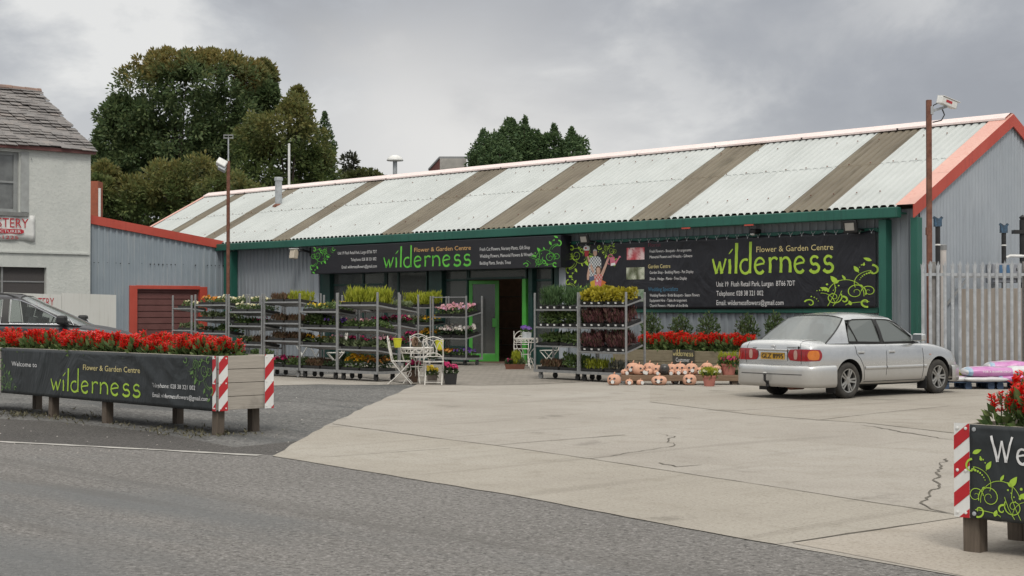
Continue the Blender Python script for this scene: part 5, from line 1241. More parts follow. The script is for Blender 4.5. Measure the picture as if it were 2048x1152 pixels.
# ================================================================ plant trolleys
TL, TD, TH = 1.33, .56, 1.83
def trolley(x0, y0, shelves, who, rails=(), length=TL, tilt=0.0, tags=(), rot=0.0):
    """x0, y0: left front post; shelves: [(z, [contents left to right] , tilt)]"""
    r_ = thing('plant_trolley', 'galvanised plant trolley, ' + who, 'trolley', (x0, y0, 0), 0, 'galvanised plant trolleys in front of the shop')
    for x in (0, length):
        for y in (0, TD):
            mb = MB(); s_ = .019; mb.box((x - s_, y - s_, .15), (x + s_, y + s_, TH)); bevel(mb.build('post', M['galv'], r_), .005, 1)
    base = MB(); z = .15
    base.box((-.02, -.02, z), (length + .02, .02, z + .055)); base.box((-.02, TD - .02, z), (length + .02, TD + .02, z + .055)); base.box((-.02, .02, z), (.02, TD - .02, z + .055)); base.box((length - .02, .02, z), (length + .02, TD - .02, z + .055)); base.box((.02, .02, z + .02), (length - .02, TD - .02, z + .035))
    base.build('base_frame', M['galv'], r_)
    for x in (.12, length - .12):
        for y in (.06, TD - .06):
            w = MB(); w.lathe([(.03, -.018), (.062, -.018), (.065, 0), (.062, .018), (.03, .018)], (x, y, .065), 14, M=Matrix.Rotation(rad(90), 4, 'X').to_3x3()); w.box((x - .03, y - .035, .09), (x + .03, y - .024, .15)); w.box((x - .03, y + .024, .09), (x + .03, y + .035, .15)); w.build('wheel', M['galv'] if R.random() < .3 else M['black'], r_)
    for zi, (zs_, items, tl_) in enumerate(shelves):
        a = -math.atan(tl_ / TD)
        top = zi == 0; nth = ['top', 'second', 'third', 'fourth', 'bottom'][zi if zi < len(shelves) - 1 else 4]
        if zs_ > .3:
            sh = MB(); Mx = Matrix.Translation((0, -.01, zs_)) @ Matrix.Rotation(-a, 4, 'X')
            def sb(p, q): c = (Vector(p) + Vector(q)) / 2; hh = (Vector(q) - Vector(p)) / 2; sh.obox(Mx @ Matrix.Translation(c), hh)
            sb((.02, 0, -.018), (length - .02, .012, .014)); sb((.02, TD - .01, -.018), (length - .02, TD + .002, .014)); sb((.02, .012, -.018), (.032, TD - .01, .012)); sb((length - .032, .012, -.018), (length - .02, TD - .01, .012)); sb((.032, .012, -.012), (length - .032, TD - .01, .0))
            sh.build('shelf', M['galv'], r_)
        n = len(items)
        for k, sp in enumerate(items):
            if not sp: continue
            side = ('left end', 'right end')[k] if n == 2 else ('left end', 'middle', 'right end')[k] if n == 3 else 'whole'
            if n == 1: lx = length / 2
            else: lx = length * (k + .5) / n
            zz = zs_ + (.018 if zs_ > .3 else .075 - .02)
            loc = Vector((x0 + lx, y0 + TD / 2, zz - math.tan(a) * TD / 2 if zs_ > .3 else zz))
            tray(sp, loc, -a if zs_ > .3 else 0, f'{sp} tray, {side}, {nth} shelf, trolley {who}', zi in tags)
    for z in rails:
        mb = MB(); mb.box((.02, -.012, z - .012), (length - .02, .012, z + .012)); mb.build('rail', M['galv'], r_)
    return r_
Y1 = 19.65
def right_post(u, Y=Y1): return PY(u, 640, Y).x
SPEC_SHORT = None
B = -.085
xs_ = {k: right_post(u) for k, u in (('a', 755), ('b', 674), ('c', 599), ('d', 524), ('e', 453), ('f', 388))}
trolley(xs_['a'] - TL, Y1, [(1.57, ['lime spires', 'lime spires'], B), (1.06, ['green bedding', 'green bedding'], B), (.64, ['pale green bedding', 'pale green bedding'], B), (.15, ['yellow chrysanthemums', 'bronze chrysanthemums'], 0)], 'behind the white bistro table')
trolley(xs_['b'] - TL, Y1, [(1.43, ['yellow pansies', 'green bedding'], B), (1.08, ['tall green shrubs', 'purple pansies'], B), (.70, ['amber pansies', 'pale green bedding'], B), (.15, ['brown heathers', 'dark seedlings'], 0)], 'second left of white bistro table')
trolley(xs_['c'] - TL, Y1, [(1.64, ['brown heathers', 'lime heather'], B), (1.17, ['brown heathers', 'brown heathers'], B), (.78, ['brown heathers', 'brown heathers'], B), (.15, ['magenta cyclamen', 'green bedding'], 0)], 'right of the planter end')
trolley(xs_['d'] - TL, Y1, [(1.42, ['white pansies', 'dark seedlings'], B), (1.10, ['green bedding', 'mixed red primulas'], B), (.68, ['white pansies', 'brown heathers'], B), (.15, ['dark seedlings', 'green bedding'], 0)], 'behind the planter end')
trolley(xs_['e'] - TL, Y1, [(1.58, ['orange pansies', 'white pansies'], B), (1.24, ['pale green bedding', 'pale green bedding'], B), (.92, ['dark seedlings', 'green bedding'], B), (.15, ['dark seedlings', 'green bedding'], 0)], 'before the shed corner')
trolley(right_post(384, 20.6) - .9, 20.6, [(1.50, ['white pansies'], B), (.95, ['pale green bedding'], B), (.15, ['dark seedlings'], 0)], 'before the red shed door', length=.88)
# second row close to the shop window
Y2 = 26.8
trolley(PY(798, 640, Y2).x, Y2, [(1.52, ['lime spires', 'lime spires'], .05), (1.04, ['white pansies', 'amber pansies'], .05), (.60, ['magenta cyclamen', 'yellow chrysanthemums'], .05), (.15, ['dark seedlings', 'green bedding'], 0)], 'left of the two by the green door')
trolley(PY(866, 640, Y2).x, Y2, [(1.27, ['light pink pansies', 'light pink pansies'], .12), (.70, ['white pink pansies', 'white pink pansies'], .12), (.15, ['orange pansies', 'purple pansies'], 0)], 'beside the open green door', rails=(1.80,))
# a white pansy trolley and a pansy trolley standing behind the first row
trolley(right_post(520, 23.2) - TL, 23.2, [(1.62, ['white pansies', 'white pansies'], B), (1.0, ['dark seedlings', 'dark seedlings'], B), (.15, ['dark seedlings', 'green bedding'], 0)], 'behind the front row near the shed')
trolley(right_post(715, 22.6) - TL, 22.6, [(1.5, ['yellow pansies', 'yellow pansies'], B), (1.02, ['magenta cyclamen', 'light pink pansies'], B), (.6, ['light pink pansies', 'magenta cyclamen'], B), (.15, ['dark seedlings', 'green bedding'], 0)], 'behind the front row with yellow pansies')
trolley(right_post(800, 23.0) - TL, 23.0, [(1.5, ['green bedding', 'pale green bedding'], B), (1.10, ['magenta cyclamen', 'magenta cyclamen'], B), (.6, ['light pink pansies', 'magenta cyclamen'], B), (.15, ['dark seedlings', 'green bedding'], 0)], 'behind the front row with magenta cyclamen')
# pair right of the doorway
Y3 = 22.9; x3 = PY(1162, 640, Y3).x
trolley(x3 - TL - .03, Y3, [(1.47, ['rosemary', 'rosemary'], .05), (1.10, ['tall green shrubs', 'tall green shrubs'], .05), (.70, ['broad green leaves', 'broad green leaves'], .05), (.15, ['brown heathers', 'tall green shrubs'], 0)], 'right of the doorway', tags=(0, 1))
trolley(x3 + .03, Y3 - .12, [(1.55, ['golden shrubs', 'golden shrubs'], .14), (1.10, ['pink heathers', 'pink heathers'], .14), (.60, ['pink heathers', 'pink heathers'], .16), (.15, ['lime heather', 'grey lavender'], 0)], 'with golden shrubs on top', tags=(0, 1, 2))
# loose pots of heather on the trolleys behind
# ================================================================ red salvias
def salvia_mesh(seed, spikes=7):
    rng = random.Random(seed); a, f = MB(), MB()
    for k in range(64):
        e = rdir(rng, .3); p = Vector((e.x * .10, e.y * .10, .03 + .16 * max(0, e.z) + .05 * rng.random())); a.leaf(p, e + Vector((0, 0, .3)) + rdir(rng) * .4, rdir(rng), rng.uniform(.07, .12), rng.uniform(.035, .055))
    for s_ in range(spikes):
        x, y = rng.gauss(0, .06), rng.gauss(0, .06); z0 = .15 + rng.random() * .03; L = rng.uniform(.09, .17); ln = Vector((rng.gauss(0, .12), rng.gauss(0, .12), 1)); a.tube([(x * .4, y * .4, .02), (x, y, z0), Vector((x, y, z0)) + ln * L], .004, 4)
        for k in range(40):
            t_ = rng.random(); ang = rng.uniform(0, 6.28); rr = .03 * (1 - .6 * t_)
            p = Vector((x, y, z0)) + ln * (t_ * L) + Vector((math.cos(ang), math.sin(ang), 0)) * .003
            f.leaf(p, Vector((math.cos(ang), math.sin(ang), .5)), Vector((0, 0, 1)), rng.uniform(.032, .052), .026)
    out = {}
    for nm, mb, mt in (('foliage', a, LM['green']), ('flower_spikes', f, FM['red'])):
        me = bpy.data.meshes.new(nm); me.from_pydata(mb.v, [], mb.f); me.update(); me.materials.append(mt); out[nm] = me
    return out
SALV = [salvia_mesh(60 + i, 7 + i % 3) for i in range(4)]
def salvia(p, label, group, s_=1.0):
    r_ = thing('salvia_plant', label, 'salvia', p, R.uniform(0, 6), group); r_.scale = (s_, s_, s_ * R.uniform(.88, 1.15))
    for nm, me in R.choice(SALV).items(): o = bpy.data.objects.new(nm, me); col.objects.link(o); o.parent = r_
def salvia_rows(x0, x1, y0, y1, z, label, group, dx=.20, rows=4, s_=1.0, endgap=0):
    n = int((x1 - x0) / dx)
    for i in range(n):
        for j in range(rows):
            salvia((x0 + (i + .5 + R.uniform(-.25, .25)) * dx, y0 + (y1 - y0) * (j + .5) / rows + R.uniform(-.04, .04), z), label, group, s_ * R.uniform(.85, 1.15))
salvia_rows(LX0 + .05, LX1 - .22, LY0 + .10, LY1 - .08, LZ1 - .11, 'scarlet salvia in the long bed filling the left timber planter', 'scarlet salvias in the left planter', .185, 4, .92)
salvia_rows(RX0 + .17, RX1 - .1, RY0 + .12, RY1 - .1, RZ1 - .10, 'scarlet salvia growing in the planter at the right edge', 'scarlet salvias in the right planter', .20, 4, .98)
# ================================================================ cars
def eval_mesh(o):
    dg = bpy.context.evaluated_depsgraph_get(); dg.update()
    return bpy.data.meshes.new_from_object(o.evaluated_get(dg), depsgraph=dg)
def paint_mat(name, c, metal, rough, dirt=None, dz=.45):
    m, t, b = new_mat(name); co = obj_co(t); n = noise_n(t, co, 3.0, 5, .65)
    cc_ = mix_n(t, map_range(t, n, .45, .75), c, tuple(x * .88 for x in c))
    if dirt:
        s_ = nn(t, 'ShaderNodeSeparateXYZ'); wire(t, co, s_.inputs[0])
        f = map_range(t, math_n(t, 'ADD', s_.outputs[2], math_n(t, 'MULTIPLY', n, .3)), dz + .35, dz - .05)
        f = math_n(t, 'MULTIPLY', f, .75)
        cc_ = mix_n(t, f, cc_, dirt); wire(t, math_n(t, 'ADD', math_n(t, 'MULTIPLY', f, .35), rough), b.inputs['Roughness'])
        wire(t, math_n(t, 'SUBTRACT', metal, math_n(t, 'MULTIPLY', f, metal)), b.inputs['Metallic'])
    else: b.inputs['Roughness'].default_value = rough; b.inputs['Metallic'].default_value = metal
    wire(t, cc_, b.inputs['Base Color']); b.inputs['Coat Weight'].default_value = .5; b.inputs['Coat Roughness'].default_value = .08; return m
M['silver'] = paint_mat('silver_paint', (.64, .65, .65), .8, .24, (.30, .275, .24))
M['suv_paint'] = paint_mat('dark_grey_paint', (.026, .025, .031), .2, .42); M['suv_paint'].node_tree.nodes['Principled BSDF'].inputs['Coat Weight'].default_value = .15
M['tyre'] = pm('tyre_rubber', (.022, .021, .02), (.06, .055, .048), 8, .85)
M['rim'] = pm('silver_wheel', (.42, .42, .41), (.26, .25, .23), 9, .42, .55)
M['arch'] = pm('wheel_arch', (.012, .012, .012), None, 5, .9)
M['seat'] = pm('car_interior', (.055, .057, .058), (.035, .036, .037), 6, .8)
M['chrome'] = pm('chrome', (.72, .72, .72), (.6, .6, .6), 4, .16, .95)
M['rear_glass'] = glass_mat('car_glass', (.29, .31, .305), .42, .04)
M['side_glass'] = glass_mat('side_glass', (.13, .145, .14), .78, .04)
M['tail_red'] = pm('tail_lamp_red', (.30, .012, .012), (.24, .01, .012), 9, .12, coat=.6)
M['tail_amber'] = pm('tail_lamp_amber', (.60, .17, .01), (.5, .13, .01), 9, .12, coat=.6)
M['tail_clear'] = pm('tail_lamp_clear', (.46, .30, .25), (.40, .24, .2), 9, .12, coat=.6)
M['plate'] = pm('yellow_plate', (.52, .30, .035), (.47, .26, .03), 3, .4)
M['line'] = pm('shut_line', (.03, .03, .03), None, 3, .8)
M['rubber'] = pm('window_rubber', (.018, .018, .018), None, 3, .55)

def make_car(root, P):
    """P: stations of the lower body [(y, half width, z bottom, z shoulder, z deck)], cabin profile, wheels, paint"""
    paint = P['paint']; r_w, yr, yf, tr = P['wheel_r'], P['axles'][0], P['axles'][1], P['track']
    rings = []
    for y, w, zb, zs_, zd in P['body']:
        half = [(0, zb), (.70 * w, zb), (.95 * w, zb + .035), (.985 * w, zb + .30 * (zs_ - zb)), (1.0 * w, zb + .58 * (zs_ - zb)), (.985 * w, zs_ - .12), (.955 * w, zs_ - .025), (.86 * w, zs_ + .2 * (zd - zs_)), (.62 * w, zd - .004), (0, zd)]
        ring = [(x, y, z) for x, z in half] + [(-x, y, z) for x, z in half[1:-1][::-1]]
        rings.append(ring)
    mb = MB(); n = len(rings[0])
    for i in range(len(rings) - 1):
        o = len(mb.v)
    vs_ = [p for r_ in rings for p in r_]; fs_ = []
    for i in range(len(rings) - 1):
        for k in range(n):
            k2 = (k + 1) % n; fs_.append((i * n + k, i * n + k2, (i + 1) * n + k2, (i + 1) * n + k))
    fs_ += [tuple(range(n))[::-1], tuple((len(rings) - 1) * n + k for k in range(n))]
    me = bpy.data.meshes.new('tmp'); me.from_pydata(vs_, [], fs_); bm = bmesh.new(); bm.from_mesh(me); bmesh.ops.recalc_face_normals(bm, faces=bm.faces[:]); bm.to_mesh(me); bm.free()
    o = bpy.data.objects.new('tmp', me); col.objects.link(o); md = o.modifiers.new('s', 'SUBSURF'); md.levels = md.render_levels = 3
    cut = MB()
    for y in (yr, yf):
        for s_ in (-1, 1):
            cut.lathe([(P['arch_r'], -.17), (P['arch_r'], .25)], (s_ * (tr / 2), y, r_w + .012), 36, M=Matrix.Rotation(s_ * rad(90), 4, 'Y').to_3x3())
    co_ = cut.build('tmpcut', M['arch']); bm = bmesh.new(); bm.from_mesh(co_.data); bmesh.ops.recalc_face_normals(bm, faces=bm.faces[:]); bm.to_mesh(co_.data); bm.free()
    bo = o.modifiers.new('b', 'BOOLEAN'); bo.object = co_; bo.operation = 'DIFFERENCE'; bo.solver = 'EXACT'
    full = eval_mesh(o); bpy.data.objects.remove(o); bpy.data.objects.remove(co_)
    bm = bmesh.new(); bm.from_mesh(full)
    for co, no, *ymax in P['cuts']:
        fs_ = [f for f in bm.faces if not ymax or f.calc_center_median().y < ymax[0]]
        geo = list({v for f in fs_ for v in f.verts}) + list({e for f in fs_ for e in f.edges}) + fs_
        bmesh.ops.bisect_plane(bm, geom=geo, dist=1e-4, plane_co=co, plane_no=no)
    bm.normal_update()
    bvh = BVHTree.FromBMesh(bm)
    groups = {}
    for f in bm.faces:
        c = f.calc_center_median(); g = 'body'
        in_arch = any(((c.y - y) ** 2 + (c.z - r_w - .012) ** 2) ** .5 < P['arch_r'] * 1.002 and abs(c.x) > tr / 2 - .2 and abs(f.normal.x) < .93 and ((c.y - y) * f.normal.y + (c.z - r_w) * f.normal.z) < 0.0 for y in (yr, yf)) or (any(((c.y - y) ** 2 + (c.z - r_w - .012) ** 2) ** .5 < P['arch_r'] * .99 for y in (yr, yf)) and abs(c.x) < tr / 2 - .1 and abs(f.normal.x) > .9)
        if in_arch or f.normal.z < -.8: g = 'wheel_arch_liner'
        else:
            for nm, fn in P['panels']:
                if fn(c, f.normal): g = nm; break
        groups.setdefault(g, []).append(f)
    parts = {}
    for g, fl in groups.items():
        vmap, v2, f2 = {}, [], []
        for f in fl:
            idx = []
            for v in f.verts:
                if v.index not in vmap: vmap[v.index] = len(v2); v2.append(tuple(v.co))
                idx.append(vmap[v.index])
            f2.append(tuple(idx))
        mb = MB(); mb.v, mb.f, mb.m = v2, f2, [0] * len(f2)
        ob = mb.build(g.split('#')[0], M['arch'] if g == 'wheel_arch_liner' else paint, root, smooth=(g != 'wheel_arch_liner'))
        if g != 'wheel_arch_liner': shade_auto(ob, 42)
        parts[g] = ob
    bm.free()
    def hit(p, d):
        h = bvh.ray_cast(Vector(p), Vector(d).normalized()); return h[0], h[1]
    def pline(pts, d, name, m, r=.006, par=None, n=5, off=0.0):
        q = []
        for a, c in zip(pts, pts[1:]):
            for i in range(n):
                p = Vector(a).lerp(Vector(c), i / n); h, nr = hit(p, d)
                if h is not None: q.append(h + nr * off)
        h, nr = hit(pts[-1], d)
        if h is not None: q.append(h + nr * off)
        if len(q) > 1: mb = MB(); mb.tube(q, r, 5); return mb.build(name, m, par or root)
    # cabin
    C = P['cabin']; Wb, Wr, zb0, zr0 = C['wb'], C['wr'], C['zb'], C['zr']
    def S(y, t, side=1, off=0.0):
        nar = 1 - .05 * ((y - C['ymid']) / 1.3) ** 2
        bow = .035 * math.sin(math.pi * min(1, max(0, t)) * .9)
        return Vector((side * ((Wb + (Wr - Wb) * t + bow) * nar + off), y, zb0(y) + (zr0(y) - zb0(y)) * t))
    yR = lambda t: C['rear'][0] + (C['rear'][1] - C['rear'][0]) * t
    yF = lambda t: C['front'][0] + (C['front'][1] - C['front'][0]) * t
    ts = [i / 8 for i in range(9)]
    def pillar(name, fa, fb, t0, t1, m, side):
        mb = MB(); k = 10; tt = [t0 + (t1 - t0) * i / k for i in range(k + 1)]
        mb.grid([[S(fa(t) + (fb(t) - fa(t)) * j / 4, t, side) for j in range(5)] for t in tt], flip=side > 0); return mb.build(name, m, root, smooth=True)
    Wn = C['windows']
    for side in (1, -1):
        rearb = lambda t: C['cedge'](t)
        pillar('rear_pillar', yR, rearb, -.02, 1, paint, side)
        pillar('windscreen_pillar', lambda t: yF(t) - C['apw'], yF, -.02, 1, paint, side)
        pillar('roof_rail', lambda t: rearb(t), lambda t: yF(t) - C['apw'], .93, 1, paint, side)
        pillar('window_sill', lambda t: rearb(t), lambda t: yF(t) - C['apw'], -.02, .045, M['rubber'], side)
        pillar('door_pillar', lambda t: C['bp'][0] - .02 * t, lambda t: C['bp'][1] - .02 * t, .04, .94, M['rubber'], side)
        for w in Wn:
            pts = [S(y, t, side, -.004) for y, t in w]
            mb = MB(); mb.poly(pts if side < 0 else pts[::-1]); mb.build('side_window', M['side_glass'], root)
            mb = MB(); mb.tube([S(y, t, side, .001) for y, t in w], .011, 5, closed=True); mb.build('window_trim', M['chrome'] if P.get('chrome_trim') else M['rubber'], root)
    mb = MB(); nx, ny = 12, 10; rows = []
    for j in range(ny + 1):
        y = yR(1) + (yF(1) - yR(1)) * j / ny; row = []
        for i in range(nx + 1):
            s_ = -1 + 2 * i / nx; e = S(y, 1, 1); x = e.x * s_; edge = (1 - abs(s_) ** 3.2)
            row.append((x, y, e.z + C['crown'] * edge * (.55 + .45 * math.sin(math.pi * (.12 + .76 * j / ny)))))
        rows.append(row)
    mb.grid(rows); rf_ = mb.build('roof', paint, root, smooth=True)
    for nm, yfn, bow in (('rear_window', yR, -.10), ('windscreen', yF, .12)):
        rows, fr = [], []
        for j in range(9):
            t = -.03 + 1.03 * j / 8; row = []
            for i in range(11):
                s_ = -1 + 2 * i / 10; e = S(yfn(t), t, 1); cz = C['crown'] * (1 - abs(s_) ** 3.2) * .60 * max(0, t); row.append(Vector((e.x * s_, e.y + bow * (1 - s_ * s_) * (1 - .75 * max(0, t)), e.z + cz)))
            rows.append(row)
        g = [[r_[i] for i in range(11)] for r_ in rows]
        mb = MB(); mb.grid(g, flip=(nm == 'windscreen')); mb.build(nm, M['rear_glass'], root, smooth=True)
        mb = MB(); nr = Vector((0, -1 if nm == 'rear_window' else 1, .6)).normalized() * .006
        k = C.get('frame', .06)
        def mixp(i, j, di, dj):                                  # rubber border lying on the glass edge
            a = rows[j][i]; c = rows[min(8, max(0, j + dj))][min(10, max(0, i + di))]; return a + nr, a.lerp(c, k * 4 if di else k * 3.0) + nr
        for i in range(10):
            for j, dj in ((0, 1), (8, -1)):
                a0, a1 = mixp(i, j, 0, dj); c0, c1 = mixp(i + 1, j, 0, dj); mb.add([a0, c0, c1, a1], [(0, 1, 2, 3)])
        for j in range(8):
            for i, di in ((0, 1), (10, -1)):
                a0, a1 = mixp(i, j, di, 0); c0, c1 = mixp(i, j + 1, di, 0); mb.add([a0, c0, c1, a1], [(0, 1, 2, 3)])
        mb.build('window_rubber', M['rubber'], root)
    # seats, shelf, wheel
    mb = MB()
    for y, x in ((-.55, .36), (-.55, -.36), (.32, .37), (.32, -.37)):
        mb.obox(Matrix.Translation((x, y, zb0(y) - .02)) @ Matrix.Rotation(rad(-14), 4, 'X'), (.22, .07, .16)); mb.obox(Matrix.Translation((x, y - .05, zb0(y) + .235)) @ Matrix.Rotation(rad(-14), 4, 'X'), (.12, .05, .09))
    mb.box((-.62, C['rear'][0] + .12, zb0(0) - .03), (.62, -.62, zb0(0) + .005)); mb.tube([(-.36 + .17 * math.cos(a), .72 + .02 * math.sin(a), zb0(0) + .06 + .16 * math.sin(a)) for a in (k * math.pi / 8 for k in range(16))] if P.get('lhd') else [(.36 + .17 * math.cos(a), .70 + .05 * math.sin(a), zb0(0) + .05 + .15 * math.sin(a)) for a in (k * math.pi / 8 for k in range(16))], .016, 6, closed=True)
    mb.box((-.6, .72, zb0(0) - .06), (.6, .98, zb0(0) + .02)); bevel(mb.build('seats', M['seat'], root), .03)
    # wheels
    for y in (yr, yf):
        for s_ in (-1, 1):
            w = thing('wheel', None, None, (s_ * (tr / 2), y, r_w)); w.parent = root
            Rm = Matrix.Rotation(s_ * rad(90), 4, 'Y').to_3x3(); hw = .095
            mb = MB(); ri = r_w * .645; mb.lathe([(ri, -hw * .8), (ri + .02, -hw), (r_w - .025, -hw), (r_w, -hw * .72), (r_w + .001, 0), (r_w, hw * .72), (r_w - .025, hw), (ri + .02, hw), (ri, hw * .82)], (0, 0, 0), 40, M=Rm, cap=False); mb.build('tyre', M['tyre'], w, smooth=True)
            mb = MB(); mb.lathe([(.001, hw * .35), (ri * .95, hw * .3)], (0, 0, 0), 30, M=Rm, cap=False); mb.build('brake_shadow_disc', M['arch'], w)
            mb = MB(); mb.lathe([(ri + .004, -hw * .7), (ri - .01, hw * .3), (ri - .012, hw * .86), (ri + .006, hw * .9)], (0, 0, 0), 36, M=Rm, cap=False); mb.lathe([(0, hw * .86), (.055, hw * .80), (.075, hw * .6)], (0, 0, 0), 16, M=Rm)
            for k in range(5):
                for dd in (-.17, .17):
                    a = 2 * math.pi * k / 5 + .3; a2 = a + dd
                    p0 = Rm @ Vector((.055 * math.cos(a + dd * 1.6), .055 * math.sin(a + dd * 1.6), hw * .68)); p1 = Rm @ Vector((ri * .98 * math.cos(a2), ri * .98 * math.sin(a2), hw * .80)); mb.bar(p0, p1, .030, .022, up=Rm @ Vector((0, 0, 1)))
            shade_auto(mb.build('rim', M['rim'], w), 30)
    return dict(hit=hit, pline=pline, S=S, bvh=bvh, parts=parts)

# ---------------------------------------------------------------- silver saloon
rp, fp = PG(1697, 797), PG(1872, 787)
axis = (Vector((fp.x - rp.x, fp.y - rp.y, 0))).normalized(); rotz = math.atan2(axis.y, axis.x) - math.pi / 2; rx = Vector((axis.y, -axis.x, 0))
mid = (rp + fp) / 2; YR_, YF_ = -1.19, 1.275
ctr = mid - axis * ((YR_ + YF_) / 2) - rx * .79
car = thing('silver_car', 'silver four door saloon parked on the concrete yard with yellow rear plate', 'car', (ctr.x, ctr.y, 0), rotz)
body = [(-2.125, .70, .32, .70, .76), (-2.12, .775, .28, .83, .885), (-2.09, .812, .25, .905, .955), (-2.0, .835, .225, .925, .985), (-1.85, .846, .215, .925, .992), (-1.6, .85, .20, .915, .985), (-1.2, .852, .19, .925, .965), (-.7, .852, .18, .93, .93), (0, .852, .18, .925, .92), (.6, .852, .18, .915, .915), (.98, .85, .18, .90, .925), (1.3, .845, .19, .865, .885), (1.62, .83, .20, .80, .815), (1.82, .79, .21, .73, .755), (1.95, .72, .23, .65, .69), (2.03, .60, .27, .55, .61)]
def arch_door(c): return ((c.y - YR_) ** 2 + (c.z - .3) ** 2) ** .5 < .40
P = dict(paint=M['silver'], wheel_r=.300, axles=(YR_, YF_), track=1.475, arch_r=.352, body=body,
    cuts=[((0, -.93, 0), (0, 1, 0)), ((0, -.21, 0), (0, 1, 0)), ((0, .80, 0), (0, 1, 0)), ((0, 0, .27), (0, 0, 1)), ((.60, 0, 0), (1, 0, 0)), ((-.60, 0, 0), (1, 0, 0)), ((0, 0, .60), (0, 0, 1), -1.7), ((0, -1.58, 0), (0, 1, 0)), ((0, 1.0, 0), (0, 1, 0)), ((.7, 0, 0), (1, 0, 0)), ((-.7, 0, 0), (1, 0, 0))],
    panels=[('door#fr', lambda c, n: c.x > .7 and -.21 < c.y < .80 and c.z > .27 and n.z < .75), ('door#rr', lambda c, n: c.x > .7 and -.93 < c.y < -.21 and c.z > .27 and n.z < .75 and not arch_door(c)),
            ('door#fl', lambda c, n: c.x < -.7 and -.21 < c.y < .80 and c.z > .27 and n.z < .75), ('door#rl', lambda c, n: c.x < -.7 and -.93 < c.y < -.21 and c.z > .27 and n.z < .75 and not arch_door(c)),
            ('boot_lid', lambda c, n: abs(c.x) < .60 and c.y < -1.58 and c.z > .60), ('bonnet', lambda c, n: abs(c.x) < .70 and c.y > 1.0 and c.z > .6 and n.z > .5)],
    cabin=dict(wb=.80, wr=.60, zb=lambda y: .905 + .02 * (y < -.9), zr=lambda y: 1.335 + .018 * math.sin(math.pi * (y + 1.06) / 1.2), ymid=-.4, rear=(-1.68, -1.06), front=(.84, .14), crown=.085, cedge=lambda t: -1.15 + .03 * t + .17 * max(0, t - .45) ** 1.3, apw=.075, bp=(-.31, -.23), frame=.05,
        windows=[[(-.23, .05), (.70, .05), (.67, .12), (.43, .52), (.24, .82), (.14, .91), (.04, .93), (-.25, .93)], [(-.32, .05), (-.34, .93), (-.86, .93), (-.95, .88), (-1.06, .65), (-1.13, .35), (-1.14, .05)]]))
K = make_car(car, P); hit, pline = K['hit'], K['pline']
# quarter bar in the rear door window
for s_ in (1, -1):
    mb = MB(); mb.tube([K['S'](-.92, .05, s_, .001), K['S'](-1.01, .62, s_, .001), K['S'](-1.015, .74, s_, .001)], .011, 5); mb.build('quarter_bar', M['rubber'], car)
# bumpers
def bumper(z0, z1, out, rear=True, m=None, name='bumper'):
    mb = MB(); rows = []
    prof = [(z0, .0), (z0 + .02, .75), (z0 + .07, 1), (z1 - .09, 1), (z1 - .035, .9), (z1 - .008, .45), (z1, -.05)]
    s = -1 if rear else 1
    path = []; Y0 = 2.155 if rear else 2.03; RC = .20 if rear else .34
    for i in range(25):
        a = -1 + 2 * i / 24; x = .845 * math.copysign(abs(a) ** .75, a); e = max(0, (abs(x) - (.845 - RC)) / RC); path.append((x, Y0 - .03 * (x / .8) ** 2 - (RC if rear else .30) * (1 - math.sqrt(max(0, 1 - e * e)))))
    side = [(x_, y_) for x_, y_ in [(-.858, 1.58), (-.86, 1.68)]]
    full_ = side + path + [(-x_, y_) for x_, y_ in side[::-1]]
    for z, k in prof:
        row = []
        for i, (x, y) in enumerate(full_):
            a, c = full_[max(0, i - 1)], full_[min(len(full_) - 1, i + 1)]; tx, ty = c[0] - a[0], c[1] - a[1]; L = math.hypot(tx, ty) or 1; nx_, ny_ = -ty / L, tx / L
            row.append(Vector((x + nx_ * out * k, s * (y + ny_ * out * k), z)))
        rows.append(row)
    mb.grid(rows); return shade_auto(mb.build(name, m or M['silver'], car), 50)
bumper(.20, .565, .045); bumper(.21, .50, .035, False)
mb = MB(); q = []
for i in range(25):
    a = -1 + 2 * i / 24; q.append((.66 * a, -(2.155 - .03 * (.66 * a / .8) ** 2) - .046, .415))
mb.tube(q, .006, 5); mb.build('bumper_groove', M['line'], car)
